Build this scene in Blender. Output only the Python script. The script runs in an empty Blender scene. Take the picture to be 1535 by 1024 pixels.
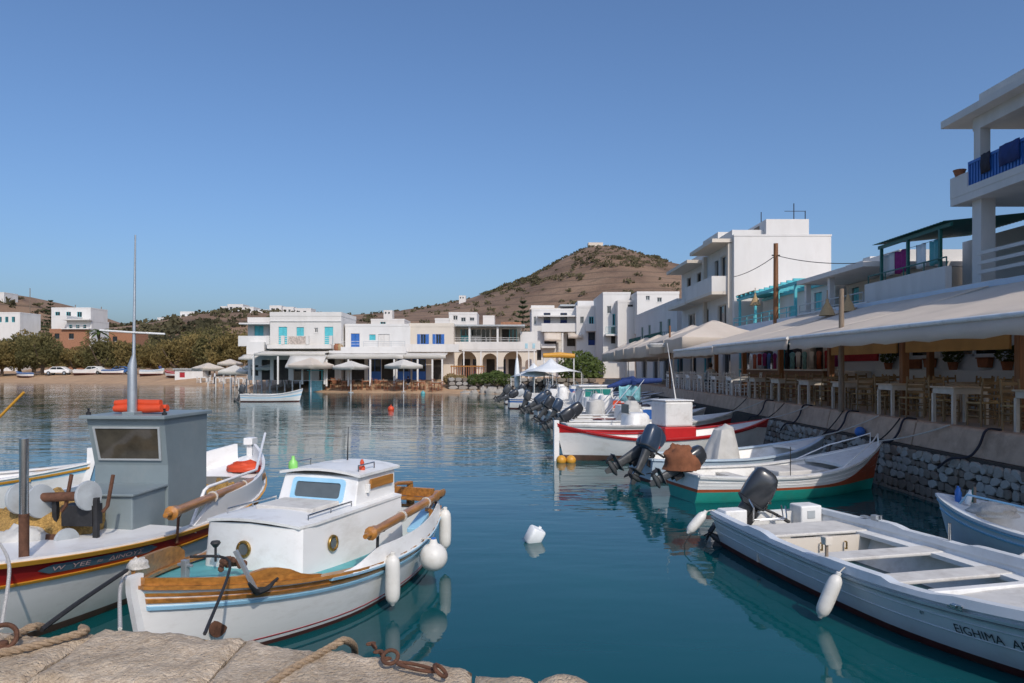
import bpy, math, random
from mathutils import Vector, Matrix, noise
R = math.radians
rnd = random.Random(11)
scene = bpy.context.scene
COL = scene.collection

# ---------------------------------------------------------------- camera, sky, sun, exposure
F, CX, HY, H = 1100.0, 767.5, 550.0, 2.6          # focal length (px of a 1535 px wide photo), horizon row, eye height
cam = bpy.data.cameras.new('camera')
cam.sensor_width = 36.0
cam.lens = 36.0 * F / 1535.0
cam.shift_y = (HY - 512.0) / 1535.0
cam.clip_start, cam.clip_end = 0.05, 6000.0
camo = bpy.data.objects.new('camera', cam)
COL.objects.link(camo)
camo.location = (0, 0, H)
camo.rotation_euler = (R(90), 0, 0)
scene.camera = camo

SUN_EL = R(41)
SUN_AZ = math.atan2(0.40, -0.92)                   # clockwise from +Y
world = bpy.data.worlds.new('World')
scene.world = world
world.use_nodes = True
wn = world.node_tree
wn.nodes.clear()
wo = wn.nodes.new('ShaderNodeOutputWorld')
bg = wn.nodes.new('ShaderNodeBackground')
sky = wn.nodes.new('ShaderNodeTexSky')
sky.sky_type = 'NISHITA'
sky.sun_disc = False
sky.sun_elevation = SUN_EL
sky.sun_rotation = SUN_AZ
sky.altitude = 0
sky.air_density = 1.0
sky.dust_density = 2.8
sky.ozone_density = 8.0
bg.inputs['Strength'].default_value = 0.145
wn.links.new(sky.outputs[0], bg.inputs['Color'])
wn.links.new(bg.outputs[0], wo.inputs['Surface'])
sl = bpy.data.lights.new('sun', 'SUN')
sl.energy = 2.55
sl.angle = R(0.53)
sl.color = (1.0, 0.90, 0.775)
so = bpy.data.objects.new('sun', sl)
COL.objects.link(so)
sd = Vector((math.sin(SUN_AZ) * math.cos(SUN_EL), math.cos(SUN_AZ) * math.cos(SUN_EL), math.sin(SUN_EL)))
so.rotation_euler = sd.to_track_quat('Z', 'Y').to_euler()
so.location = sd * 60
scene.view_settings.view_transform = 'Standard'
scene.view_settings.look = 'None'
scene.view_settings.exposure = 0.0
scene.view_settings.gamma = 1.0
scene.view_settings.use_curve_mapping = False

def gp(px, py, z=0.0):
    d = F * (H - z) / (py - HY)
    return Vector(((px - CX) / F * d, d, z))
def at(px, py, d):
    return Vector(((px - CX) / F * d, d, H - (py - HY) / F * d))
def lerp(a, b, t): return a + (b - a) * t
def sstep(a, b, x):
    t = max(0.0, min(1.0, (x - a) / (b - a)))
    return t * t * (3 - 2 * t)
def pl(pts, x):                                     # piecewise linear lookup
    if x <= pts[0][0]: return pts[0][1]
    for (a, b), (c, d) in zip(pts, pts[1:]):
        if x <= c: return b + (d - b) * (x - a) / (c - a)
    return pts[-1][1]

# ---------------------------------------------------------------- materials
MATS = {}
def mat(name, col, rough=0.6, var=0.12, scale=3.0, bump=0.0, bscale=60.0, metal=0.0, col2=None, stretch=(1, 1, 1),
        dirt=None, dirt_amt=0.0, dirt_scale=2.0, coat=0.0, alpha_trans=0.0, bdist=0.01):
    if name in MATS: return MATS[name]
    m = bpy.data.materials.new(name)
    m.use_nodes = True
    nt = m.node_tree
    b = nt.nodes['Principled BSDF']
    N, Lk = nt.nodes.new, nt.links.new
    tc = N('ShaderNodeTexCoord')
    mp = N('ShaderNodeMapping')
    mp.inputs['Scale'].default_value = stretch
    Lk(tc.outputs['Object'], mp.inputs['Vector'])
    nz = N('ShaderNodeTexNoise')
    nz.inputs['Scale'].default_value = scale
    nz.inputs['Detail'].default_value = 7
    nz.inputs['Roughness'].default_value = 0.62
    Lk(mp.outputs[0], nz.inputs['Vector'])
    rp = N('ShaderNodeValToRGB')
    c1 = [max(0, c * (1 - var)) for c in col]
    c2 = list(col2) if col2 else [min(1, c * (1 + var)) for c in col]
    rp.color_ramp.elements[0].position = 0.32
    rp.color_ramp.elements[1].position = 0.68
    rp.color_ramp.elements[0].color = (*c1, 1)
    rp.color_ramp.elements[1].color = (*c2, 1)
    Lk(nz.outputs['Fac'], rp.inputs['Fac'])
    out = rp.outputs['Color']
    if dirt:
        n2 = N('ShaderNodeTexNoise')
        n2.inputs['Scale'].default_value = dirt_scale
        n2.inputs['Detail'].default_value = 9
        n2.inputs['Roughness'].default_value = 0.7
        Lk(mp.outputs[0], n2.inputs['Vector'])
        r2 = N('ShaderNodeMapRange')
        r2.inputs['From Min'].default_value = 0.5
        r2.inputs['From Max'].default_value = 0.75
        r2.inputs['To Max'].default_value = dirt_amt
        Lk(n2.outputs['Fac'], r2.inputs['Value'])
        mx = N('ShaderNodeMix')
        mx.data_type = 'RGBA'
        Lk(r2.outputs[0], mx.inputs['Factor'])
        Lk(out, mx.inputs['A'])
        mx.inputs['B'].default_value = (*dirt, 1)
        out = mx.outputs['Result']
    Lk(out, b.inputs['Base Color'])
    b.inputs['Roughness'].default_value = rough
    b.inputs['Metallic'].default_value = metal
    if coat: b.inputs['Coat Weight'].default_value = coat
    if bump:
        n3 = N('ShaderNodeTexNoise')
        n3.inputs['Scale'].default_value = bscale
        n3.inputs['Detail'].default_value = 6
        Lk(mp.outputs[0], n3.inputs['Vector'])
        bp = N('ShaderNodeBump')
        bp.inputs['Strength'].default_value = bump
        bp.inputs['Distance'].default_value = bdist
        Lk(n3.outputs['Fac'], bp.inputs['Height'])
        Lk(bp.outputs[0], b.inputs['Normal'])
    MATS[name] = m
    return m

GREY = (0.45, 0.42, 0.38)
M_white = mat('white_limewash', (0.68, 0.665, 0.64), 0.85, 0.05, 0.6, 0.25, 14, dirt=(0.5, 0.46, 0.41), dirt_amt=0.35, dirt_scale=0.7, stretch=(1, 1, 0.35))
M_cream = mat('cream_render', (0.66, 0.59, 0.50), 0.85, 0.06, 0.8, 0.25, 14, dirt=(0.4, 0.36, 0.3), dirt_amt=0.3, dirt_scale=0.8)
M_offwhite = mat('offwhite_render', (0.66, 0.635, 0.60), 0.85, 0.06, 0.8, 0.25, 14, dirt=(0.42, 0.39, 0.34), dirt_amt=0.35, dirt_scale=0.9, stretch=(1, 1, 0.3))
M_boatwhite = mat('white_boat_paint', (0.82, 0.81, 0.79), 0.38, 0.05, 1.6, 0.10, 9, dirt=(0.45, 0.40, 0.33), dirt_amt=0.42, dirt_scale=3.0, stretch=(0.5, 1, 1.4), coat=0.15)
M_gel = mat('white_gelcoat', (0.76, 0.755, 0.73), 0.42, 0.05, 2.0, 0.05, 30, dirt=(0.36, 0.32, 0.26), dirt_amt=0.5, dirt_scale=3.5)
M_deckgrey = mat('worn_offwhite_deck', (0.60, 0.58, 0.54), 0.7, 0.1, 5, 0.2, 60, dirt=(0.28, 0.24, 0.2), dirt_amt=0.55, dirt_scale=3.5)
M_paleblue_gel = mat('pale_blue_gelcoat', (0.52, 0.63, 0.72), 0.45, 0.07, 2.0, 0.05, 30, dirt=(0.4, 0.4, 0.38), dirt_amt=0.35, dirt_scale=3)
M_skyblue = mat('light_blue_paint', (0.32, 0.60, 0.80), 0.45, 0.08, 4, 0.1, 50, dirt=(0.5, 0.55, 0.58), dirt_amt=0.3)
M_teal = mat('teal_deck_paint', (0.10, 0.38, 0.40), 0.55, 0.15, 4, 0.1, 50, dirt=(0.3, 0.32, 0.3), dirt_amt=0.4)
M_green = mat('sea_green_paint', (0.02, 0.34, 0.27), 0.45, 0.12, 3, 0.08, 40, dirt=(0.1, 0.2, 0.16), dirt_amt=0.4)
M_orange = mat('rust_orange_paint', (0.42, 0.085, 0.03), 0.5, 0.15, 3, 0.1, 40, dirt=(0.2, 0.07, 0.04), dirt_amt=0.5)
M_red = mat('red_boat_paint', (0.50, 0.018, 0.02), 0.4, 0.1, 3, 0.06, 40, dirt=(0.3, 0.05, 0.04), dirt_amt=0.3)
M_dred = mat('dark_red_paint', (0.30, 0.012, 0.012), 0.4, 0.15, 3, 0.06, 40)
M_antif = mat('maroon_antifouling', (0.09, 0.022, 0.018), 0.7, 0.25, 5, 0.2, 40, dirt=(0.05, 0.06, 0.03), dirt_amt=0.6)
M_brownaf = mat('brown_antifouling', (0.13, 0.07, 0.05), 0.7, 0.25, 5, 0.2, 40, dirt=(0.05, 0.05, 0.03), dirt_amt=0.5)
M_yellow = mat('ochre_yellow_paint', (0.62, 0.30, 0.03), 0.45, 0.1, 4, 0.08, 40, dirt=(0.4, 0.2, 0.05), dirt_amt=0.3)
M_blue = mat('cobalt_blue_paint', (0.03, 0.14, 0.45), 0.5, 0.1, 3, 0.05, 40, dirt=(0.1, 0.2, 0.35), dirt_amt=0.3)
M_turq = mat('turquoise_paint', (0.10, 0.50, 0.56), 0.55, 0.1, 3, 0.05, 40)
M_dkblue = mat('navy_canvas', (0.015, 0.04, 0.16), 0.85, 0.2, 6, 0.3, 40)
M_wood = mat('varnished_wood', (0.40, 0.17, 0.035), 0.34, 0.35, 5, 0.12, 60, stretch=(0.5, 5, 5), dirt=(0.13, 0.045, 0.012), dirt_amt=0.6, dirt_scale=3.0, coat=0.35)
M_postwood = mat('brown_post_wood', (0.20, 0.085, 0.03), 0.6, 0.3, 4, 0.2, 50, stretch=(5, 5, 0.5))
M_oldwood = mat('grey_weathered_wood', (0.22, 0.17, 0.125), 0.8, 0.25, 5, 0.3, 60, stretch=(5, 5, 0.5))
M_chair = mat('olive_chair_wood', (0.25, 0.17, 0.085), 0.6, 0.25, 6, 0.15, 60)
M_rush = mat('rush_seat', (0.40, 0.29, 0.14), 0.85, 0.2, 30, 0.5, 120)
M_tablegrey = mat('chalky_table_paint', (0.55, 0.50, 0.43), 0.7, 0.1, 5, 0.15, 60, dirt=(0.3, 0.24, 0.18), dirt_amt=0.4)
M_tabletop = mat('pale_table_top', (0.50, 0.42, 0.32), 0.6, 0.15, 5, 0.1, 60, stretch=(1, 4, 1))
M_wheel = mat('grey_wheelhouse_paint', (0.20, 0.245, 0.26), 0.5, 0.08, 2, 0.08, 40, dirt=(0.30, 0.31, 0.3), dirt_amt=0.35, dirt_scale=2.5)
M_ltgrey = mat('light_grey_paint', (0.40, 0.43, 0.44), 0.5, 0.1, 3, 0.08, 40, dirt=(0.2, 0.17, 0.14), dirt_amt=0.4, dirt_scale=4)
M_glass = mat('dark_window_glass', (0.02, 0.028, 0.035), 0.04, 0.2, 2)
M_cabglass = mat('smoked_cabin_glass', (0.10, 0.12, 0.13), 0.06, 0.2, 2)
M_wglass = mat('murky_wheelhouse_glass', (0.07, 0.06, 0.045), 0.07, 0.35, 3)
M_brass = mat('tarnished_brass', (0.42, 0.27, 0.09), 0.35, 0.25, 20, 0.1, 80, metal=0.9)
M_steel = mat('stainless_steel', (0.55, 0.55, 0.55), 0.22, 0.08, 10, metal=1.0)
M_iron = mat('black_iron', (0.03, 0.03, 0.032), 0.6, 0.3, 12, 0.3, 80, metal=0.3)
M_rust = mat('rusty_iron', (0.13, 0.06, 0.035), 0.85, 0.35, 14, 0.6, 90, metal=0.3)
M_zinc = mat('galvanised_metal', (0.42, 0.45, 0.47), 0.42, 0.12, 6, 0.05, 60, metal=0.6, dirt=(0.25, 0.2, 0.16), dirt_amt=0.4)
M_engine = mat('charcoal_engine_cowl', (0.030, 0.033, 0.038), 0.25, 0.15, 3, coat=0.3)
M_engnavy = mat('navy_engine_cowl', (0.03, 0.05, 0.085), 0.3, 0.15, 3, coat=0.3)
M_enggrey = mat('dark_grey_engine_leg', (0.045, 0.05, 0.055), 0.45, 0.2, 6, dirt=(0.2, 0.2, 0.19), dirt_amt=0.4)
M_fender = mat('white_vinyl_fender', (0.70, 0.68, 0.63), 0.45, 0.06, 6, dirt=(0.42, 0.36, 0.27), dirt_amt=0.45, dirt_scale=7)
M_rope = mat('tan_rope', (0.33, 0.235, 0.15), 0.9, 0.25, 60, 0.8, 160)
M_whrope = mat('pale_rope', (0.55, 0.52, 0.47), 0.9, 0.2, 60, 0.8, 160)
M_blrope = mat('black_rope', (0.018, 0.018, 0.02), 0.8, 0.3, 60, 0.6, 160)
M_net = mat('yellow_fishing_net', (0.45, 0.27, 0.08), 0.95, 0.4, 25, 1.0, 70, dirt=(0.2, 0.12, 0.05), dirt_amt=0.6, dirt_scale=12, bdist=0.03)
M_orangeplastic = mat('orange_red_plastic', (0.62, 0.07, 0.02), 0.5, 0.12, 5, 0.1, 30)
M_awning = mat('beige_awning_canvas', (0.84, 0.77, 0.68), 0.9, 0.06, 0.8, 0.2, 300, dirt=(0.55, 0.47, 0.39), dirt_amt=0.35, dirt_scale=0.7)
M_awnwhite = mat('white_awning_canvas', (0.76, 0.73, 0.67), 0.9, 0.06, 1.0, 0.2, 200)
M_roll = mat('honey_roller_blind', (0.42, 0.25, 0.09), 0.85, 0.12, 2)
M_bluewall = mat('pale_blue_wall', (0.60, 0.68, 0.76), 0.85, 0.07, 0.8, 0.2, 14)
M_wicker = mat('wicker', (0.42, 0.29, 0.15), 0.85, 0.25, 40, 0.8, 90)
M_terra = mat('terracotta', (0.30, 0.12, 0.06), 0.8, 0.2, 6, 0.2, 40)
M_brown = mat('brown_cloth', (0.20, 0.075, 0.035), 0.95, 0.25, 8, 0.5, 50)
M_tarp = mat('grey_white_tarpaulin', (0.50, 0.49, 0.46), 0.7, 0.12, 4, 0.3, 30)
M_bluetarp = mat('blue_tarpaulin', (0.04, 0.13, 0.35), 0.7, 0.2, 4, 0.4, 30)
M_aquacloth = mat('aqua_cloth', (0.20, 0.45, 0.50), 0.9, 0.3, 8, 0.4, 40)
M_magenta = mat('magenta_cloth', (0.30, 0.03, 0.17), 0.95, 0.2, 8, 0.3, 40)
M_dkcloth = mat('dark_cloth', (0.03, 0.03, 0.045), 0.95, 0.2, 8, 0.3, 40)
M_redcloth = mat('red_cloth', (0.40, 0.03, 0.04), 0.95, 0.2, 8, 0.3, 40)
M_dkgreen = mat('dark_green_paint', (0.012, 0.12, 0.10), 0.5, 0.15, 4)
M_skin = mat('skin', (0.42, 0.24, 0.16), 0.6, 0.08, 8)
M_hair = mat('dark_hair', (0.03, 0.02, 0.015), 0.7, 0.2, 20)
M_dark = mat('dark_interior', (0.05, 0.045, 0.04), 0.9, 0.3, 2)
M_floor = mat('promenade_paving', (0.36, 0.30, 0.25), 0.85, 0.15, 2, 0.3, 30, dirt=(0.16, 0.13, 0.1), dirt_amt=0.5)
M_kerb = mat('tan_concrete_kerb', (0.47, 0.34, 0.25), 0.9, 0.15, 3, 0.5, 25, dirt=(0.20, 0.135, 0.095), dirt_amt=0.7, dirt_scale=2.2)
M_stone = mat('quay_stone', (0.36, 0.33, 0.29), 0.9, 0.25, 3, 0.7, 14, dirt=(0.12, 0.10, 0.08), dirt_amt=0.8, dirt_scale=3)
M_stone2 = mat('quay_stone_brown', (0.24, 0.19, 0.15), 0.9, 0.25, 3, 0.7, 14, dirt=(0.08, 0.07, 0.05), dirt_amt=0.8, dirt_scale=3)
M_stone3 = mat('quay_stone_pale', (0.42, 0.40, 0.365), 0.9, 0.2, 3, 0.7, 14, dirt=(0.2, 0.17, 0.14), dirt_amt=0.7, dirt_scale=3)
M_mortar = mat('dark_mortar', (0.055, 0.047, 0.04), 0.95, 0.25, 6, 0.6, 30)
M_brick = mat('terracotta_masonry', (0.34, 0.165, 0.095), 0.9, 0.2, 4, 0.4, 20)
M_sand = mat('beach_sand', (0.42, 0.27, 0.155), 0.95, 0.18, 0.6, 0.4, 6)
M_asphalt = mat('dark_paving', (0.10, 0.09, 0.08), 0.9, 0.25, 6, 0.5, 60)
M_bark = mat('grey_brown_bark', (0.13, 0.09, 0.06), 0.95, 0.3, 8, 0.6, 20)
M_signblue = mat('faded_blue_sign_paint', (0.35, 0.55, 0.62), 0.8, 0.15, 8)
M_lime = mat('lime_green_plastic', (0.25, 0.62, 0.15), 0.4, 0.1, 5)
M_foam = mat('white_foam_plastic', (0.78, 0.80, 0.80), 0.5, 0.05, 8)

def canvas(m, amt=0.45, tint=(0.80, 0.68, 0.52)):
    nt = m.node_tree
    b = nt.nodes['Principled BSDF']
    o = [n for n in nt.nodes if n.type == 'OUTPUT_MATERIAL'][0]
    tr = nt.nodes.new('ShaderNodeBsdfTranslucent')
    tr.inputs['Color'].default_value = (*tint, 1)
    mx = nt.nodes.new('ShaderNodeMixShader')
    mx.inputs[0].default_value = amt
    nt.links.new(b.outputs[0], mx.inputs[1])
    nt.links.new(tr.outputs[0], mx.inputs[2])
    nt.links.new(mx.outputs[0], o.inputs['Surface'])
canvas(M_awning, 0.40, (0.85, 0.72, 0.58))
canvas(M_awnwhite, 0.25, (0.75, 0.70, 0.62))
def foliage(name, a, b, sc=0.6):
    m = mat(name, a, 0.85, 0.35, sc, col2=b)
    m.node_tree.nodes['Principled BSDF'].inputs['Specular IOR Level'].default_value = 0.2
    canvas(m, 0.28, [min(1, c * 1.2) for c in b])
    return m
M_tam = foliage('tamarisk_leaves', (0.14, 0.12, 0.042), (0.32, 0.235, 0.09), 0.35)
M_tam2 = foliage('tamarisk_leaves_dark', (0.10, 0.10, 0.038), (0.22, 0.185, 0.075), 0.35)
M_shrub = foliage('scrub_leaves', (0.075, 0.072, 0.038), (0.15, 0.13, 0.07), 0.05)
M_leaf = foliage('green_leaves', (0.05, 0.09, 0.025), (0.13, 0.17, 0.05), 1.5)
M_conif = foliage('conifer_needles', (0.025, 0.05, 0.025), (0.06, 0.09, 0.04), 0.8)
M_dry = foliage('dry_grass', (0.26, 0.19, 0.09), (0.40, 0.30, 0.15), 0.5)

# ---------------------------------------------------------------- mesh helpers
class MB:
    def __init__(s): s.v, s.f, s.m = [], [], []
    def add(s, vs, fs, mi=0):
        o = len(s.v)
        s.v += [Vector(p) for p in vs]
        s.f += [tuple(o + i for i in f) for f in fs]
        s.m += [mi] * len(fs)
        return s
    def box(s, c, d, rot=None, mi=0, taper=1.0):
        x, y, z = d[0] / 2, d[1] / 2, d[2] / 2
        vs = [Vector((a * x * (taper if e > 0 else 1), b * y * (taper if e > 0 else 1), e * z)) for e in (-1, 1) for b in (-1, 1) for a in (-1, 1)]
        if rot is not None: vs = [rot @ p for p in vs]
        vs = [p + Vector(c) for p in vs]
        return s.add(vs, [(0, 2, 3, 1), (4, 5, 7, 6), (0, 1, 5, 4), (2, 6, 7, 3), (0, 4, 6, 2), (1, 3, 7, 5)], mi)
    def bx(s, x0, x1, y0, y1, z0, z1, mi=0):
        return s.box(((x0 + x1) / 2, (y0 + y1) / 2, (z0 + z1) / 2), (abs(x1 - x0), abs(y1 - y0), abs(z1 - z0)), None, mi)
    def beam(s, p, q, w, h, mi=0, up=(0, 0, 1)):
        p, q = Vector(p), Vector(q)
        d = q - p
        L = d.length
        d.normalize()
        upv = Vector(up)
        if abs(d.dot(upv)) > 0.98: upv = Vector((1, 0, 0))
        sd_ = d.cross(upv).normalized()
        u2 = sd_.cross(d)
        rot = Matrix((d, sd_, u2)).transposed()
        return s.box((p + q) / 2, (L, w, h), rot, mi)
    def tube(s, pts, r, n=8, mi=0, cap=True):
        pts = [Vector(p) for p in pts]
        rs = r if isinstance(r, (list, tuple)) else [r] * len(pts)
        o = len(s.v)
        nrm = None
        for i, p in enumerate(pts):
            t = (pts[min(i + 1, len(pts) - 1)] - pts[max(i - 1, 0)])
            if t.length < 1e-9: t = Vector((0, 0, 1))
            t.normalize()
            if nrm is None:
                a = Vector((0, 0, 1)) if abs(t.z) < 0.9 else Vector((1, 0, 0))
                nrm = t.cross(a).normalized()
            else:
                nrm = (nrm - t * nrm.dot(t))
                if nrm.length < 1e-6: nrm = t.orthogonal()
                nrm.normalize()
            bn = t.cross(nrm)
            for k in range(n):
                a = 2 * math.pi * k / n
                s.v.append(p + (nrm * math.cos(a) + bn * math.sin(a)) * rs[i])
        for i in range(len(pts) - 1):
            for k in range(n):
                k2 = (k + 1) % n
                s.f.append((o + i * n + k, o + i * n + k2, o + (i + 1) * n + k2, o + (i + 1) * n + k)); s.m.append(mi)
        if cap:
            s.f.append(tuple(o + k for k in reversed(range(n)))); s.m.append(mi)
            e = o + (len(pts) - 1) * n
            s.f.append(tuple(e + k for k in range(n))); s.m.append(mi)
        return s
    def lathe(s, prof, n=16, c=(0, 0, 0), rot=None, mi=0):
        o = len(s.v)
        c = Vector(c)
        for (r, z) in prof:
            for k in range(n):
                a = 2 * math.pi * k / n
                p = Vector((r * math.cos(a), r * math.sin(a), z))
                if rot is not None: p = rot @ p
                s.v.append(p + c)
        for i in range(len(prof) - 1):
            for k in range(n):
                k2 = (k + 1) % n
                s.f.append((o + i * n + k, o + i * n + k2, o + (i + 1) * n + k2, o + (i + 1) * n + k)); s.m.append(mi)
        s.f.append(tuple(o + k for k in reversed(range(n)))); s.m.append(mi)
        e = o + (len(prof) - 1) * n
        s.f.append(tuple(e + k for k in range(n))); s.m.append(mi)
        return s
    def loft(s, secs, n=20, ex=4.0, mi=0, cap=True):
        """superellipse sections: (z, cx, cy, half_x, half_y)"""
        o = len(s.v)
        for (z, cx, cy, hx, hy) in secs:
            for k in range(n):
                a = 2 * math.pi * (k + 0.5) / n
                ca, sa = math.cos(a), math.sin(a)
                s.v.append(Vector((cx + hx * math.copysign(abs(ca) ** (2 / ex), ca), cy + hy * math.copysign(abs(sa) ** (2 / ex), sa), z)))
        for i in range(len(secs) - 1):
            for k in range(n):
                k2 = (k + 1) % n
                s.f.append((o + i * n + k, o + i * n + k2, o + (i + 1) * n + k2, o + (i + 1) * n + k)); s.m.append(mi)
        if cap:
            s.f.append(tuple(o + k for k in reversed(range(n)))); s.m.append(mi)
            e = o + (len(secs) - 1) * n
            s.f.append(tuple(e + k for k in range(n))); s.m.append(mi)
        return s
    def grid(s, rows, mi=0, close=False):
        o = len(s.v)
        n = len(rows[0])
        for r in rows: s.v += [Vector(p) for p in r]
        for i in range(len(rows) - 1):
            for k in range(n - 1 + (1 if close else 0)):
                k2 = (k + 1) % n
                s.f.append((o + i * n + k, o + i * n + k2, o + (i + 1) * n + k2, o + (i + 1) * n + k))
                s.m.append(mi[i] if isinstance(mi, (list, tuple)) else mi)
        return s
    def prism(s, poly, axis, a, b, mi=0):
        """poly of 2D points extruded along axis ('x','y','z') from a to b"""
        def P(p, t):
            return {'x': (t, p[0], p[1]), 'y': (p[0], t, p[1]), 'z': (p[0], p[1], t)}[axis]
        n = len(poly)
        vs = [P(p, a) for p in poly] + [P(p, b) for p in poly]
        fs = [tuple(reversed(range(n))), tuple(range(n, 2 * n))] + [(i, (i + 1) % n, n + (i + 1) % n, n + i) for i in range(n)]
        return s.add(vs, fs, mi)
    def sphere(s, c, r, n=12, mi=0, sc=(1, 1, 1)):
        prof = [(max(1e-4, math.sin(math.pi * i / (n // 2 + 2)) * r), -math.cos(math.pi * i / (n // 2 + 2)) * r) for i in range(n // 2 + 3)]
        return s.lathe(prof, n, c, Matrix.Diagonal(Vector(sc)), mi)
    def build(s, name, mats, parent=None, smooth=False, world=False, bevel=0.0, loc=None, rot=None, angle=38):
        me = bpy.data.meshes.new(name)
        vs = s.v
        if world and parent is not None:
            vs = [p - parent.location for p in vs]
        me.from_pydata([tuple(p) for p in vs], [], s.f)
        for m in (mats if isinstance(mats, (list, tuple)) else [mats]): me.materials.append(m)
        for p, i in zip(me.polygons, s.m):
            p.material_index = i
        if smooth:
            me.polygons.foreach_set('use_smooth', [True] * len(me.polygons))
            me.set_sharp_from_angle(angle=R(angle))
        me.update()
        ob = bpy.data.objects.new(name, me)
        COL.objects.link(ob)
        if parent is not None: ob.parent = parent
        if loc is not None: ob.location = loc
        if rot is not None: ob.rotation_euler = rot
        if bevel:
            bm_ = ob.modifiers.new('bevel', 'BEVEL')
            bm_.width = bevel
            bm_.segments = 2
            bm_.limit_method = 'ANGLE'
            bm_.angle_limit = R(40)
        return ob

def tag(o, label=None, cat=None, group=None, kind=None):
    if label: o['label'] = label
    if cat: o['category'] = cat
    if group: o['group'] = group
    if kind: o['kind'] = kind
    return o
def thing(name, label, cat, loc=(0, 0, 0), rz=0.0, group=None):
    o = bpy.data.objects.new(name, None)
    o.empty_display_size = 0.2
    COL.objects.link(o)
    o.location = loc
    o.rotation_euler = (0, 0, rz)
    return tag(o, label, cat, group)
def kids(o): return [c for c in KIDS.get(o.name, [])]
def copy_tree(src, parent=None):
    c = src.copy()
    COL.objects.link(c)
    c.parent = parent
    for ch in [x for x in bpy.data.objects if x.parent == src]:
        copy_tree(ch, c)
    return c
def copy_thing(src, loc, rz=None, label=None, group=None):
    c = copy_tree(src)
    c.location = loc
    if rz is not None: c.rotation_euler = (0, 0, rz)
    if label: c['label'] = label
    if group: c['group'] = group
    return c
def rope(name, pts, r, m, label, sag=0.0, group=None, n=6, steps=14, cat='rope'):
    P = [Vector(p) for p in pts]
    if sag and len(P) == 2:
        a, b = P
        P = [a.lerp(b, i / steps) - Vector((0, 0, sag * 4 * (i / steps) * (1 - i / steps))) for i in range(steps + 1)]
    elif len(P) > 2:
        Q = []
        for i in range(len(P) - 1):
            p0, p1, p2, p3 = P[max(i - 1, 0)], P[i], P[i + 1], P[min(i + 2, len(P) - 1)]
            for k in range(6):
                t = k / 6
                Q.append(0.5 * ((2 * p1) + (p2 - p0) * t + (2 * p0 - 5 * p1 + 4 * p2 - p3) * t * t + (3 * p1 - p0 - 3 * p2 + p3) * t ** 3))
        P = Q + [P[-1]]
    o = MB().tube(P, r, n).build(name, m, None, True)
    return tag(o, label, cat, group)

# ---------------------------------------------------------------- the setting: water, land, quays
def water_material():
    m = bpy.data.materials.new('harbour_water')
    m.use_nodes = True
    nt = m.node_tree
    b = nt.nodes['Principled BSDF']
    N, Lk = nt.nodes.new, nt.links.new
    tc = N('ShaderNodeTexCoord')
    big = N('ShaderNodeTexNoise')
    big.inputs['Scale'].default_value = 0.16
    big.inputs['Detail'].default_value = 3
    Lk(tc.outputs['Object'], big.inputs['Vector'])
    rp = N('ShaderNodeValToRGB')
    rp.color_ramp.elements[0].position = 0.35
    rp.color_ramp.elements[1].position = 0.7
    rp.color_ramp.elements[0].color = (0.002, 0.056, 0.070, 1)
    rp.color_ramp.elements[1].color = (0.003, 0.080, 0.084, 1)
    Lk(big.outputs['Fac'], rp.inputs['Fac'])
    Lk(rp.outputs['Color'], b.inputs['Base Color'])
    b.inputs['Roughness'].default_value = 0.015
    b.inputs['IOR'].default_value = 1.33
    # short ripples drawn out along X, plus a slow swell; patches of calm water between them
    h = None
    for sc, st, amp in (((0.55, 1.5, 1), 1.0, 0.55), ((1.6, 4.2, 1), 1.0, 0.30), ((0.16, 0.30, 1), 1.0, 1.3)):
        mp = N('ShaderNodeMapping')
        mp.inputs['Scale'].default_value = sc
        mp.inputs['Rotation'].default_value = (0, 0, R(8))
        Lk(tc.outputs['Object'], mp.inputs['Vector'])
        nz = N('ShaderNodeTexNoise')
        nz.inputs['Scale'].default_value = st
        nz.inputs['Detail'].default_value = 2.5
        nz.inputs['Roughness'].default_value = 0.45
        Lk(mp.outputs[0], nz.inputs['Vector'])
        ml = N('ShaderNodeMath')
        ml.operation = 'MULTIPLY'
        ml.inputs[1].default_value = amp
        Lk(nz.outputs['Fac'], ml.inputs[0])
        if h is None: h = ml.outputs[0]
        else:
            ad = N('ShaderNodeMath')
            ad.operation = 'ADD'
            Lk(h, ad.inputs[0])
            Lk(ml.outputs[0], ad.inputs[1])
            h = ad.outputs[0]
    calm = N('ShaderNodeTexNoise')
    calm.inputs['Scale'].default_value = 0.09
    calm.inputs['Detail'].default_value = 3
    Lk(tc.outputs['Object'], calm.inputs['Vector'])
    mr = N('ShaderNodeMapRange')
    mr.inputs['From Min'].default_value = 0.35
    mr.inputs['From Max'].default_value = 0.65
    mr.inputs['To Min'].default_value = 0.25
    mr.inputs['To Max'].default_value = 0.75
    Lk(calm.outputs['Fac'], mr.inputs['Value'])
    # sheltered water by the quays is calmer than the open bay
    sp = N('ShaderNodeSeparateXYZ')
    Lk(tc.outputs['Object'], sp.inputs[0])
    m2 = N('ShaderNodeMapRange')
    m2.inputs['From Min'].default_value = 7.0
    m2.inputs['From Max'].default_value = 24.0
    m2.inputs['To Min'].default_value = 0.22
    m2.inputs['To Max'].default_value = 1.0
    Lk(sp.outputs['Y'], m2.inputs['Value'])
    mm = N('ShaderNodeMath')
    mm.operation = 'MULTIPLY'
    Lk(mr.outputs[0], mm.inputs[0])
    Lk(m2.outputs[0], mm.inputs[1])
    bp = N('ShaderNodeBump')
    bp.inputs['Distance'].default_value = 0.062
    Lk(mm.outputs[0], bp.inputs['Strength'])
    Lk(h, bp.inputs['Height'])
    Lk(bp.outputs[0], b.inputs['Normal'])
    return m
w = MB()
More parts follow.
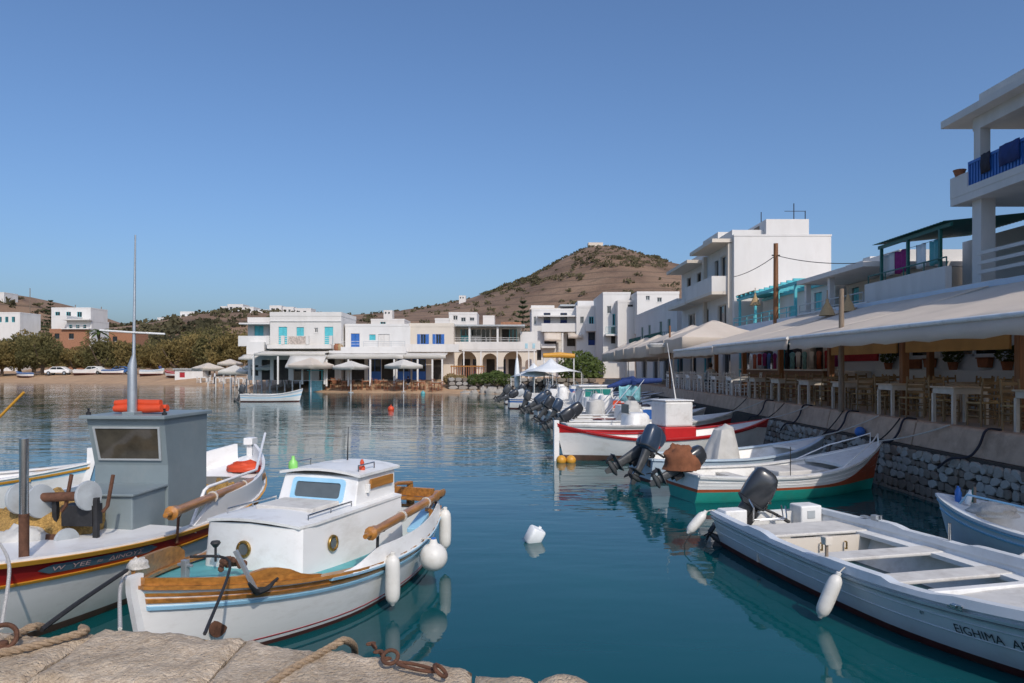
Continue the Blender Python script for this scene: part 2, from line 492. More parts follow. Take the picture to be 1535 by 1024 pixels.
w.add([(-900, -40, 0), (300, -40, 0), (300, 160, 0), (-900, 160, 0)], [(0, 1, 2, 3)])
tag(w.build('water', water_material()), 'calm teal harbour water with small ripples', kind='structure')

SHORE = [(-900, 150), (-120, 130), (-86, 124), (-62, 113), (-43, 102), (-30, 88), (-19.6, 75), (-8, 72.5), (0, 70), (7.9, 66)]
def shore(x): return pl(SHORE, x)
# silhouettes of the slopes, as (pixel column, pixel row) of the ridge at a distance
HILL = [(430, 482), (530, 471), (600, 466), (640, 460), (700, 449), (735, 438), (770, 424), (800, 411), (840, 388), (860, 377), (872, 371), (905, 371), (925, 378), (960, 391), (1000, 401), (1050, 410), (1120, 424), (1250, 445), (1500, 470), (1800, 500)]
LEFT = [(-900, 420), (-300, 425), (-80, 432), (0, 438), (40, 452), (80, 476), (130, 493), (200, 493), (260, 484), (310, 475), (350, 469), (420, 470), (470, 473), (540, 482), (640, 490), (800, 520), (1000, 535)]
def ridge(prof, Y0, x, y, near, far):
    px = CX + F * x / Y0
    hz = (HY - pl(prof, px)) / F * Y0 + 1.2
    t = sstep(near, Y0, y) if y < Y0 else 1 - sstep(Y0, far, y)
    return max(0, hz) * t
def terr(x, y):
    if x > 8.4 and y < 70:
        base = 1.2
    else:
        d = y - shore(min(x, 7.9)) - (0 if x < 8 or y > 70 else 0)
        base = -1.6 + 1.6 * sstep(-7, 0, d) if d < 0 else 1.25 * sstep(-1.5, 9, d) - 1.25 * sstep(-1.5, 9, 0) * (1 - sstep(0, 3, d))
    if base > 1.0 and y > 90:
        n1 = noise.fractal(Vector((x * 0.012, y * 0.012, 3.1)), 1.0, 2.0, 4)
        n2 = noise.fractal(Vector((x * 0.06, y * 0.06, 7.7)), 1.0, 2.0, 3)
        hl = ridge(LEFT, 260, x, y, 150, 520)
        hr = ridge([(a_, b_ + 7) for a_, b_ in HILL], 650, x, y, 190, 1050)
        k = max(hl * 0.05, hr * 0.035 * (1 - 0.85 * sstep(50, 100, hr)))
        base += max(hl, hr) + n1 * k + n2 * k * 0.35
    return base
xs = sorted(set([-900, -700, -520, -400, -330] + [-280 + 10 * i for i in range(13)] + [-160 + 4 * i for i in range(27)] + [-56 + 2 * i for i in range(32)] + [7.9, 8.35, 8.5, 10, 14, 20, 26, 33] + [40 + 9 * i for i in range(40)] + [430, 520, 640, 800]))
ys = sorted(set([-30, 0, 20, 40] + [52 + 1.5 * i for i in range(66)] + [152 + 4 * i for i in range(30)] + [275 + 9 * i for i in range(55)] + [800, 860, 940, 1050, 1200]))
tm = MB()
tm.grid([[(x, y, terr(x, y)) for x in xs] for y in ys])
def land_material():
    m = mat('dry_hillside_soil', (0.17, 0.10, 0.062), 0.95, 0.35, 0.035, 0.5, 0.4, col2=(0.33, 0.21, 0.13), dirt=(0.10, 0.07, 0.042), dirt_amt=0.85, dirt_scale=0.07, bdist=1.5)
    nt = m.node_tree
    b = nt.nodes['Principled BSDF']
    N, Lk = nt.nodes.new, nt.links.new
    src = b.inputs['Base Color'].links[0].from_socket
    geo = N('ShaderNodeNewGeometry')
    sp = N('ShaderNodeSeparateXYZ')
    Lk(geo.outputs['Position'], sp.inputs[0])
    # dry-stone terrace walls follow the contours
    nz = N('ShaderNodeTexNoise')
    nz.inputs['Scale'].default_value = 0.012
    nz.inputs['Detail'].default_value = 5
    Lk(geo.outputs['Position'], nz.inputs['Vector'])
    ma = N('ShaderNodeMath'); ma.operation = 'MULTIPLY_ADD'
    Lk(nz.outputs['Fac'], ma.inputs[0]); ma.inputs[1].default_value = 9.0
    Lk(sp.outputs['Z'], ma.inputs[2])
    mo = N('ShaderNodeMath'); mo.operation = 'MODULO'
    Lk(ma.outputs[0], mo.inputs[0]); mo.inputs[1].default_value = 5.5
    st = N('ShaderNodeMapRange')
    st.inputs['From Min'].default_value = 0.0
    st.inputs['From Max'].default_value = 1.1
    st.inputs['To Min'].default_value = 0.9
    st.inputs['To Max'].default_value = 0.0
    Lk(mo.outputs[0], st.inputs['Value'])
    mx = N('ShaderNodeMix'); mx.data_type = 'RGBA'
    Lk(st.outputs[0], mx.inputs['Factor']); Lk(src, mx.inputs['A'])
    mx.inputs['B'].default_value = (0.09, 0.062, 0.04, 1)
    # beach sand on the low ground
    sr = N('ShaderNodeMapRange')
    sr.inputs['From Min'].default_value = 1.3
    sr.inputs['From Max'].default_value = 3.0
    Lk(sp.outputs['Z'], sr.inputs['Value'])
    n2 = N('ShaderNodeTexNoise'); n2.inputs['Scale'].default_value = 0.7; n2.inputs['Detail'].default_value = 6
    Lk(geo.outputs['Position'], n2.inputs['Vector'])
    r2 = N('ShaderNodeValToRGB')
    r2.color_ramp.elements[0].color = (0.33, 0.20, 0.11, 1)
    r2.color_ramp.elements[1].color = (0.50, 0.34, 0.21, 1)
    Lk(n2.outputs['Fac'], r2.inputs['Fac'])
    m3 = N('ShaderNodeMix'); m3.data_type = 'RGBA'
    Lk(sr.outputs[0], m3.inputs['Factor']); Lk(r2.outputs['Color'], m3.inputs['A']); Lk(mx.outputs['Result'], m3.inputs['B'])
    Lk(m3.outputs['Result'], b.inputs['Base Color'])
    return m
land = tm.build('terrain', land_material(), None, True, angle=60)
tag(land, 'sandy shore rising to brown terraced hills', kind='structure')

# ---- the near quay: dark paving and pale rough coping stones along its edge
QZ = 0.95
EDGE = [gp(px, py, QZ) for px, py in ((-260, 934), (-120, 938), (0, 940), (90, 944), (163, 939), (260, 941), (375, 951), (440, 962), (482, 967), (530, 972), (590, 980), (650, 986), (697, 990), (720, 1003), (808, 1008), (850, 1004), (905, 1019), (985, 1026), (1200, 1045), (1500, 1068), (1900, 1100))]
EPL = [(p.x, p.y) for p in EDGE]
def qedge(x): return pl(EPL, x) + 0.035 * noise.noise(Vector((x * 4, 0, 1))) + 0.014 * noise.noise(Vector((x * 19, 0, 4)))
qb = MB()
qpts = [(-9 + 0.5 * i, pl(EPL, -9 + 0.5 * i) - 0.14) for i in range(44)]
qb.prism([(-9, -6)] + [(12.5, -6)] + [p for p in reversed(qpts)], 'z', -1.6, QZ - 0.11)
QUAY = tag(qb.build('near_quay', M_asphalt), 'quay with dark paving behind its pale coping', kind='structure')
def coping_material():
    m = mat('rough_limestone_coping', (0.53, 0.42, 0.295), 0.95, 0.2, 2.6, 0.6, 70, col2=(0.68, 0.56, 0.42), dirt=(0.30, 0.22, 0.155), dirt_amt=0.7, dirt_scale=14.0, bdist=0.015)
    return m
M_coping = coping_material()
def pebbly(m):
    nt = m.node_tree
    b = nt.nodes['Principled BSDF']
    old = b.inputs['Normal'].links[0].from_node
    tc = nt.nodes.new('ShaderNodeTexCoord')
    col = b.inputs['Base Color'].links[0].from_socket
    mx = nt.nodes.new('ShaderNodeMix'); mx.data_type = 'RGBA'; mx.blend_type = 'MULTIPLY'
    mx.inputs['Factor'].default_value = 1.0
    nt.links.new(col, mx.inputs['A'])
    prev = None
    for sc_, st_, d_ in ((38.0, 0.55, 0.014), (95.0, 0.6, 0.008)):
        v = nt.nodes.new('ShaderNodeTexVoronoi')
        v.inputs['Scale'].default_value = sc_
        nt.links.new(tc.outputs['Object'], v.inputs['Vector'])
        if prev is None:
            rp = nt.nodes.new('ShaderNodeValToRGB')       # each chip of aggregate has its own tone
            rp.color_ramp.elements[0].color = (0.80, 0.76, 0.72, 1)
            rp.color_ramp.elements[1].color = (1.0, 1.0, 1.0, 1)
            sp = nt.nodes.new('ShaderNodeSeparateColor')
            nt.links.new(v.outputs['Color'], sp.inputs[0])
            nt.links.new(sp.outputs[0], rp.inputs['Fac'])
            nt.links.new(rp.outputs['Color'], mx.inputs['B'])
        bp = nt.nodes.new('ShaderNodeBump')
        bp.invert = True
        bp.inputs['Strength'].default_value = st_
        bp.inputs['Distance'].default_value = d_
        nt.links.new(v.outputs['Distance'], bp.inputs['Height'])
        nt.links.new((prev or old).outputs[0], bp.inputs['Normal'])
        prev = bp
    nt.links.new(prev.outputs[0], b.inputs['Normal'])
    nt.links.new(mx.outputs['Result'], b.inputs['Base Color'])
pebbly(M_coping)
def coping(x0, x1, depth, seed):
    nu, nv = max(14, int((x1 - x0) / 0.035)), 26
    rows = []
    r_ = random.Random(seed)
    tilt = r_.uniform(-0.012, 0.012)
    for j in range(nv + 4):
        row = []
        for i in range(nu + 1):
            u = i / nu
            x = lerp(x0 + 0.012, x1 - 0.012, u)
            ye = qedge(x)
            if j < 3:                                   # outer face, going down
                y = ye - 0.01 + 0.012 * noise.noise(Vector((x * 9, j * 2.0, seed)))
                z = QZ - (0.34, 0.17, 0.045)[j]
            elif j > nv:                                # back face
                y = ye - depth + 0.12 * noise.noise(Vector((x * 2.2, seed, 5)))
                z = QZ - (0.05, 0.14, 0.2)[j - nv - 1]
            else:
                v = (j - 3) / (nv - 3)
                y = ye - 0.02 - v * (depth - 0.02) + v * 0.12 * noise.noise(Vector((x * 2.2, seed, 5)))
                de = min(v * depth, (1 - v) * depth, (x - x0), (x1 - x))
                z = QZ - 0.05 * math.exp(-max(0, de) / 0.03) + tilt * (u - 0.5)
                z += 0.022 * noise.fractal(Vector((x * 3.2, y * 3.2, seed)), 1.0, 2.0, 3) + 0.012 * noise.fractal(Vector((x * 16, y * 16, seed)), 1.0, 2.0, 2)
            row.append((x, y, z))
        rows.append(row)
    mb = MB()
    mb.grid(rows)
    n = nu + 1
    for side in (0, nu):                                # close the ends down to the underside
        idx = [j * n + side for j in range(len(rows))]
        mb.f.append(tuple(idx if side else reversed(idx))); mb.m.append(0)
    return mb.build('coping_stone', M_coping, QUAY, True, angle=50)
for k, (a, b_, dp) in enumerate(((-8.6, -6.1, 0.9), (-6.1, -4.3, 0.86), (-4.3, -2.6, 0.82), (-2.6, -1.62, 0.80), (-1.62, -0.21, 1.0), (-0.21, 0.13, 0.9), (0.13, 0.62, 0.95), (0.62, 2.0, 0.9), (2.0, 3.7, 0.9), (3.7, 5.6, 0.9), (5.6, 8.0, 0.9))):
    coping(a, b_, dp, k * 3.7 + 1)

# ---- the right-hand quay with its stone wall, kerb and promenade
QX, PZ, QY0, QY1 = 8.1, 1.46, 3.0, 66.0
qr = MB()
qr.bx(QX + 0.04, QX + 0.75, QY0, QY1, -1.5, 0.98)
QW = tag(qr.build('quay_wall', M_mortar), 'stone harbour wall under the restaurants', kind='structure')
pv = MB()
pv.bx(QX + 0.5, 13.4, QY0, QY1 + 2, 0.99, PZ)
PROM = tag(pv.build('promenade', M_floor), 'restaurant promenade paving', kind='structure')
# wall stones: individual ones along the stretch that shows, sharing a few meshes
smesh = []
for k in range(12):
    mb = MB()
    r_ = random.Random(k)
    pts = []
    n = 7
    for i in range(n):
        a = 2 * math.pi * i / n + r_.uniform(-0.2, 0.2)
        ca, sa = math.cos(a), math.sin(a)
        q = max(abs(ca), abs(sa)) ** 0.75
        pts.append((0.5 * ca / q * r_.uniform(0.80, 1.02), 0.5 * sa / q * r_.uniform(0.80, 1.02)))
    rows = []
    for dx, sc in ((0.03, 1.0), (-0.012, 0.97), (-0.024, 0.86)):
        rows.append([(dx, p[0] * sc, p[1] * sc) for p in pts])
    mb.grid(rows, close=True)
    mb.f.append(tuple(2 * n + i for i in range(n))); mb.m.append(0)
    o = mb.build('stone', (M_stone, M_stone2, M_stone3)[k % 3], QW, False)
    smesh.append(o.data)
    bpy.data.objects.remove(o)
sn = 0
z = -0.10
while z < 0.96:
    hh = rnd.uniform(0.13, 0.21)
    y = 9.6 + rnd.uniform(0, 0.2)
    while y < 23.5:
        ww = rnd.uniform(0.15, 0.36)
        o = bpy.data.objects.new('stone', smesh[rnd.randrange(12) if z > 0.16 else rnd.randrange(4) * 3 + 1])
        COL.objects.link(o)
        o.parent = QW
        o.location = (QX + rnd.uniform(-0.005, 0.02), y + ww / 2, min(z + hh / 2, 0.86))
        o.scale = (1, ww * 1.04, hh * rnd.uniform(0.95, 1.25))
        o.rotation_euler = (rnd.uniform(-0.25, 0.25), 0, 0)
        y += ww
        sn += 1
    z += hh
# kerb of cast lengths, slightly sloped outer face
y = QY0
ks = []
while y < QY1:
    L = 4.05 + rnd.uniform(-0.05, 0.05)
    mb = MB()
    prof = [(QX + 0.16, 0.983), (QX + 0.62, 0.983), (QX + 0.62, PZ + 0.012), (QX + 0.30, PZ + 0.02), (QX + 0.26, PZ - 0.02)]
    mb.prism(prof, 'y', y + 0.02, min(QY1, y + L) - 0.02)
    mb.build('kerb_length', M_kerb, QW, bevel=0.015)
    y += L
# low ground behind the buildings on the right

# ---------------------------------------------------------------- boats
class Hull:
    def __init__(s, L, B, ts=0.8, um=0.42, pw=2.2, fb=(0.5, 0.45, 0.8), kd=0.3, rake=0.25, af=0.06, full=0.3):
        s.L, s.B, s.ts, s.um, s.pw, s.fb, s.kd, s.rake, s.af, s.full = L, B, ts, um, pw, fb, kd, rake, af, full
    def b(s, u):
        if u < s.um:
            t = (s.um - u) / s.um
            w = 1 - (1 - s.ts) * t ** 2 if s.ts > 0.2 else 1 - (1 - s.ts) * t ** s.pw
        else:
            w = 1 - ((u - s.um) / (1 - s.um)) ** s.pw
        return max(0.0, w) * s.B / 2
    def sheer(s, u):
        if u > 0.4: return s.fb[1] + (s.fb[2] - s.fb[1]) * ((u - 0.4) / 0.6) ** 2
        return s.fb[1] + (s.fb[0] - s.fb[1]) * ((0.4 - u) / 0.4) ** 2
    def keel(s, u): return -s.kd * (1 - 0.6 * sstep(0.7, 1.0, u)) * (1 if s.ts > 0.2 else 1 - 0.5 * sstep(0.3, 0.0, u))
    def k(s, u):
        e = lerp(s.full, 0.8, sstep(0.5, 1.0, u))
        if s.ts <= 0.2: e = lerp(e, 0.8, sstep(0.4, 0.0, u))
        return e
    def ptz(s, u, z, side=1, out=0.0):
        kz, sh = s.keel(u), s.sheer(u)
        q = max(0.0, min(1.25, (z - kz) / (sh - kz)))
        w = s.b(u) * q ** s.k(u)
        x = u * s.L - s.rake * (1 - min(q, 1.0)) * u ** 6
        if s.ts <= 0.2: x += s.rake * (1 - min(q, 1.0)) * (1 - u) ** 6
        return Vector((x, side * (w + out), z))
    def fz(s, u, f):
        kz, sh = s.keel(u), s.sheer(u)
        return kz + (s.af - kz) * (1 + f) if f <= 0 else s.af + (sh - s.af) * f
    def pt(s, u, f, side=1, out=0.0): return s.ptz(u, s.fz(u, f), side, out)
    def us(s, u0=0.0, u1=1.0, n=26): return [u0 + (u1 - u0) * (1 - (1 - i / n) ** 1.35) for i in range(n + 1)]
    def skin(s, bands):
        """bands: [(upper fraction, material index)], from the antifouling line upward"""
        mb = MB()
        fr, mi = [-1.0, -0.6, -0.3, 0.0], [0, 0, 0]
        f0 = 0.0
        for f1, m in bands:
            n = max(1, int((f1 - f0) / 0.16))
            for i in range(n):
                fr.append(f0 + (f1 - f0) * (i + 1) / n)
                mi.append(m)
            f0 = f1
        U = s.us()
        for side in (1, -1):
            mb.grid([[s.pt(u, f, side) for u in (U if side > 0 else U)] for f in fr], mi)
        if s.ts > 0.05:
            rows = [[s.pt(0, f, -1), s.pt(0, f, 1)] for f in fr]
            mb.grid(rows, mi)
        return mb
    def inner(s, fl, u0=0.015, u1=0.94, inset=0.045, drop=0.0):
        mb = MB()
        U = [u0 + (u1 - u0) * i / 22 for i in range(23)]
        def P(u, z, sd):
            p = s.ptz(u, z, sd)
            p.y = sd * max(0.012, abs(p.y) - inset)
            return p
        for sd in (1, -1):
            mb.grid([[P(u, lerp(s.sheer(u) - drop, fl, t), sd) for u in U] for t in (0, 0.3, 0.65, 1)])
        mb.grid([[P(u, fl, 1) for u in U], [P(u, fl, -1) for u in U]], 1)
        for u in (u0, u1):
            mb.grid([[P(u, lerp(s.sheer(u) - drop, fl, t), 1), P(u, lerp(s.sheer(u) - drop, fl, t), -1)] for t in (0, 1)])
        return mb
    def cap(s, win, wout, th, u0=0.0, u1=1.0, dz=0.0, stern=True):
        mb = MB()
        U = s.us(u0, u1)
        for sd in (1, -1):
            rows = []
            for u in U:
                p = s.ptz(u, s.sheer(u), sd)
                o = Vector((p.x, sd * (abs(p.y) + wout), p.z + dz))
                i = Vector((p.x, sd * max(0.0, abs(p.y) - win), p.z + dz))
                t = Vector((0, 0, th))
                rows.append([o, o + t, i + t, i])
            mb.grid(rows, close=True)
            mb.f.append(tuple(len(mb.v) - 4 + i for i in range(4))); mb.m.append(0)
        if stern and s.ts > 0.2:
            p = s.ptz(0, s.sheer(0), 1)
            mb.bx(p.x - wout, p.x + win, -p.y, p.y, p.z + dz, p.z + dz + th - 0.002)
        return mb
    def strake(s, f, h, out, u0=0.0, u1=0.995, sides=(1, -1)):
        mb = MB()
        U = s.us(u0, u1)
        for sd in sides:
            rows = []
            for u in U:
                z = s.fz(u, f)
                a, b_ = s.ptz(u, z - h / 2, sd), s.ptz(u, z + h / 2, sd)
                o = Vector((0, sd * out, 0))
                rows.append([a - o * 0.3, a + o + Vector((0, 0, h * 0.15)), b_ + o - Vector((0, 0, h * 0.15)), b_ - o * 0.3])
            mb.grid(rows, close=True)
            n = len(mb.v)
            mb.f.append(tuple(n - 4 + i for i in range(4))); mb.m.append(0)
            st = n - 4 * len(U)
            mb.f.append(tuple(st + i for i in reversed(range(4)))); mb.m.append(0)
        return mb
    def deck(s, u0, u1, drop=0.02, camber=0.04, inset=0.0):
        mb = MB()
        rows = []
        for i in range(15):
            u = lerp(u0, u1, i / 14)
            w = max(0.005, s.b(u) - inset)
            rows.append([(u * s.L, w * t, s.sheer(u) - drop + camber * (1 - t * t)) for t in (-1, -0.66, -0.33, 0, 0.33, 0.66, 1)])
        mb.grid(rows)
        n = len(mb.v)
        # a lip down from the after edge
        a = rows[0]
        mb.grid([a, [(p[0], p[1], p[2] - 0.06) for p in a]])
        return mb
    def thwart(s, u, wid, z, th=0.035, inset=0.03):
        w0 = s.ptz(u, z, 1).y - inset
        mb = MB()
        return mb.bx(u * s.L - wid / 2, u * s.L + wid / 2, -w0, w0, z - th, z)
    def stem(s, w=0.05, top=0.1, below=0.4, fwd=0.03):
        mb = MB()
        pts = [s.ptz(1.0, lerp(-0.12, s.sheer(1.0) + top, i / 8), 1) for i in range(9)]
        rows = []
        for p in pts:
            rows.append([Vector((p.x + fwd, -w / 2, p.z)), Vector((p.x + fwd, w / 2, p.z)), Vector((p.x - 0.10, w / 2, p.z)), Vector((p.x - 0.10, -w / 2, p.z))])
        mb.grid(rows, close=True)
        n = len(mb.v)
        mb.f.append(tuple(n - 4 + i for i in range(4))); mb.m.append(0)
        return mb

def boat(name, label, stern, bow, cat='boat', group=None):
    s, b_ = Vector((stern[0], stern[1], 0)), Vector((bow[0], bow[1], 0))
    d = b_ - s
    t = thing(name, label, cat, s, math.atan2(d.y, d.x), group)
    return t, d.length

def outboard(par, x, y, z, tilt, cowl, sc=1.0, stripe=None, steer=0.0, legm=None):
    mb = MB()
    secs = [(0.10, 0.0, 0, 0.13, 0.10), (0.13, 0.0, 0, 0.18, 0.13), (0.20, -0.005, 0, 0.205, 0.15), (0.36, -0.01, 0, 0.215, 0.16), (0.52, -0.025, 0, 0.20, 0.15), (0.62, -0.04, 0, 0.17, 0.13), (0.66, -0.045, 0, 0.12, 0.09), (0.675, -0.05, 0, 0.06, 0.045)]
    secs = [(a * sc, (b_ - 0.12) * sc, c * sc, d * sc, e * sc) for a, b_, c, d, e in secs]
    mb.loft(secs, 24, 3.2)
    m = mb.build('outboard_motor', cowl, par, True, loc=(x, y, z), rot=(0, R(tilt), R(steer)), angle=50)
    lm = legm or M_enggrey
    lg = MB()
    lg.loft([(0.12 * sc, -0.12 * sc, 0, 0.12 * sc, 0.085 * sc), (-0.02 * sc, -0.13 * sc, 0, 0.10 * sc, 0.07 * sc), (-0.32 * sc, -0.14 * sc, 0, 0.085 * sc, 0.05 * sc), (-0.50 * sc, -0.15 * sc, 0, 0.09 * sc, 0.035 * sc)], 14, 2.6)
    lg.box((-0.19 * sc, 0, -0.42 * sc), (0.36 * sc, 0.2 * sc, 0.018 * sc))
    lg.tube([(0.02 * sc, 0, -0.56 * sc), (-0.06 * sc, 0, -0.56 * sc), (-0.24 * sc, 0, -0.56 * sc), (-0.32 * sc, 0, -0.56 * sc)], [0.015 * sc, 0.05 * sc, 0.05 * sc, 0.03 * sc], 10)
    lg.prism([(-0.22 * sc, -0.56 * sc), (-0.06 * sc, -0.56 * sc), (-0.12 * sc, -0.72 * sc), (-0.2 * sc, -0.72 * sc)], 'y', -0.012 * sc, 0.012 * sc)
    lg.box((-0.15 * sc, 0, -0.52 * sc), (0.12 * sc, 0.04 * sc, 0.1 * sc))
    lg.build('lower_unit', lm, m, True)
    pr = MB()
    for k in range(3):
        a = 2 * math.pi * k / 3
        rt = Matrix.Rotation(a, 3, 'X') @ Matrix.Rotation(R(28), 3, 'Z')
        pr.box(Matrix.Rotation(a, 3, 'X') @ Vector((-0.34 * sc, 0, 0.07 * sc)) + Vector((0, 0, -0.56 * sc)), (0.02 * sc, 0.09 * sc, 0.12 * sc), rt)
    pr.build('propeller', M_iron, m)
    br = MB()
    for sd in (-1, 1):
        br.box((0.0, sd * 0.09 * sc, -0.06 * sc), (0.10 * sc, 0.03 * sc, 0.30 * sc))
    br.tube([(0.02 * sc, -0.13 * sc, 0.05 * sc), (0.02 * sc, 0.13 * sc, 0.05 * sc)], 0.02 * sc, 8)
    br.tube([(-0.0, 0.02 * sc, 0.16 * sc), (0.22 * sc, 0.05 * sc, 0.2 * sc), (0.48 * sc, 0.06 * sc, 0.22 * sc)], [0.022 * sc, 0.02 * sc, 0.026 * sc], 8)
    br.build('clamp_bracket', M_iron, m, True)
    if stripe:
        for sd in (-1, 1):
            MB().box((-0.13 * sc, sd * 0.158 * sc, 0.40 * sc), (0.30 * sc, 0.012 * sc, 0.04 * sc)).build('stripe', stripe, m)
            MB().box((-0.13 * sc, sd * 0.157 * sc, 0.33 * sc), (0.26 * sc, 0.012 * sc, 0.02 * sc)).build('stripe', stripe, m)
    else:
        vn = MB()
        vn.box((0.068 * sc, 0, 0.30 * sc), (0.07 * sc, 0.14 * sc, 0.03 * sc))
        vn.build('vent', M_dark, m)
        MB().box((0.068 * sc, 0.01 * sc, 0.22 * sc), (0.07 * sc, 0.06 * sc, 0.035 * sc)).build('vent', M_dark, m)
        MB().loft([(0.145 * sc, -0.12 * sc, 0, 0.205 * sc, 0.150 * sc), (0.16 * sc, -0.12 * sc, 0, 0.214 * sc, 0.157 * sc), (0.175 * sc, -0.12 * sc, 0, 0.216 * sc, 0.158 * sc)], 24, 3.2).build('cowl_seam', M_enggrey, m, True)
    return m

def fender(top, length, r, label, lean=(0, 0), ropeto=None, group=None, ball=False, cap=M_fender):
    """hangs from its eye at `top`"""
    t = thing('boat_fender', label, 'fender', top, 0, group)
    t.rotation_euler = (lean[0], lean[1], 0)
    mb = MB()
    if ball:
        prof = [(0.012, 0), (0.035, -0.01), (0.05, -0.06)]
        for i in range(1, 12):
            a = math.pi * (0.12 + 0.88 * i / 11)
            prof.append((max(0.004, r * math.sin(a)), -0.05 - r + r * math.cos(a)))
        mb.lathe(prof, 20)
    else:
        l = length
        prof = [(0.012, 0), (0.022, -0.008), (0.024, -0.022), (r * 0.62, -0.04), (r * 0.88, -0.075), (r * 0.98, -0.13), (r, -0.2), (r, -l + 0.2), (r * 0.98, -l + 0.13), (r * 0.88, -l + 0.075), (r * 0.62, -l + 0.04), (0.024, -l + 0.022), (0.022, -l + 0.008), (0.012, -l)]
        mb.lathe(prof, 18)
        for k in range(8):
            pass
    mb.build('body', M_fender, t, True, angle=50)
    ey = MB()
    ey.lathe([(0.02, -0.04), (0.029, -0.034), (0.029, 0.004), (0.016, 0.012)], 12)
    ey.build('eye_cap', cap, t, True)
    if False:
        cp = MB()
        prof = [(0.03, 0.004), (0.04, -0.012), (0.055, -0.06)]
        for i in range(1, 2):
            a = math.pi * (0.12 + 0.88 * i / 11)
            prof.append((r * math.sin(a) + 0.003, -0.05 - r + r * math.cos(a)))
        cp.lathe(prof, 20)
        cp.build('blue_crown', cap, t, True)
    if ropeto is not None:
        inv = (Matrix.Translation(Vector(top)) @ t.rotation_euler.to_matrix().to_4x4()).inverted()
        q = inv @ Vector(ropeto)
        MB().tube([(0, 0, -0.01), Vector((0, 0, 0.01)).lerp(q, 0.5), q], 0.008, 6).build('fender_rope', M_whrope, t, True)
    return t

def hull_text(h, body, u_start, f_mid, height, m, par, side=1, name='lettering', flip=False, out=0.004, wscale=1.0):
    cu = bpy.data.curves.new('txt', 'FONT')
    cu.body = body
    cu.size = 1.0
    cu.resolution_u = 3
    ob = bpy.data.objects.new('txt', cu)
    COL.objects.link(ob)
    dg = bpy.context.evaluated_depsgraph_get()
    me = bpy.data.meshes.new_from_object(ob.evaluated_get(dg))
    bpy.data.objects.remove(ob)
    for v in me.vertices:
        s = v.co.x * height * wscale
        u = u_start + (s if not flip else -s) / h.L
        z = h.fz(u, f_mid) + (v.co.y - 0.35) * height
        v.co = h.ptz(u, z, side, out)
    me.materials.clear()
    me.materials.append(m)
    o = bpy.data.objects.new(name, me)
    COL.objects.link(o)
    o.parent = par
    return o

def w2l(t, p):
    return (Matrix.Translation(t.location) @ t.rotation_euler.to_matrix().to_4x4()).inverted() @ Vector(p)
def l2w(t, p):
    return (Matrix.Translation(t.location) @ t.rotation_euler.to_matrix().to_4x4()) @ Vector(p)

def oar(p, q, label, group=None, r=0.03):
    """blade at p, handle at q"""
    p, q = Vector(p), Vector(q)
    d = q - p
    L = d.length
    t = thing('oar', label, 'oar', p, 0, group)
    t.rotation_euler = d.to_track_quat('X', 'Z').to_euler()
    s = MB()
    s.tube([(0.55, 0, 0), (0.8, 0, 0), (L - 0.25, 0, 0)], [r * 0.9, r * 1.15, r], 10)
    s.build('shaft', M_wood, t, True)
    b_ = MB()
    b_.loft([(0, 0, 0, 0.02, 0.012), (0.05, 0, 0, 0.05, 0.018), (0.35, 0, 0, 0.065, 0.02), (0.6, 0, 0, 0.032, 0.028)], 12, 3)
    o = b_.build('blade', M_wood, t, True, rot=(0, R(90), 0))
    hd = MB()
    hd.tube([(L - 0.26, 0, 0), (L - 0.14, 0, 0), (L - 0.12, 0, 0), (L, 0, 0)], [r * 1.3, r * 1.5, r * 0.6, r * 0.55], 10)
    hd.build('handle', M_wood, t, True)
    for k in (0.3, 0.62):
        rg = MB().lathe([(r * 1.05, -0.012), (r * 1.4, -0.01), (r * 1.4, 0.01), (r * 1.05, 0.012)], 10)
        rg.build('rope_lashing', M_whrope, t, True, loc=(L * k, 0, 0), rot=(0, R(90), 0))
    return t

# ===== the white cabin boat
t2, L2 = boat('cabin_boat', 'white wooden cabin boat with light blue trim and brass portholes', (-1.47, 10.30), (-3.08, 5.93))
h2 = Hull(L2, 1.95, ts=0.50, um=0.45, pw=2.5, fb=(0.66, 0.52, 0.80), kd=0.34, rake=0.20, af=0.05, full=0.26)
h2.skin([(0.10, 2), (1.0, 2)]).build('hull', [M_antif, M_red, M_boatwhite], t2, True, angle=60)
h2.strake(0.075, 0.018, 0.004).build('waterline_stripe', M_dred, t2)
h2.strake(0.775, 0.042, 0.030, 0.0, 0.985).build('rub_rail', M_skyblue, t2, True)
h2.strake(0.86, 0.05, 0.020, 0.0, 0.985).build('wale', M_wood, t2, True)
h2.strake(0.935, 0.035, 0.012, 0.0, 0.985).build('upper_wale', M_wood, t2, True)
h2.cap(0.07, 0.045, 0.03, 0.0, 0.99).build('gunwale', M_wood, t2, True)
h2.strake(0.975, 0.04, 0.052, 0.02, 0.68).build('gunwale_trim', M_skyblue, t2, True)
h2.deck(0.36, 0.985, 0.03, 0.04).build('foredeck', M_teal, t2, True)
h2.inner(0.18, 0.02, 0.40).build('cockpit', [M_boatwhite, M_teal], t2, True)
h2.stem(0.055, 0.11, fwd=0.03).build('stem', M_boatwhite, t2, True)
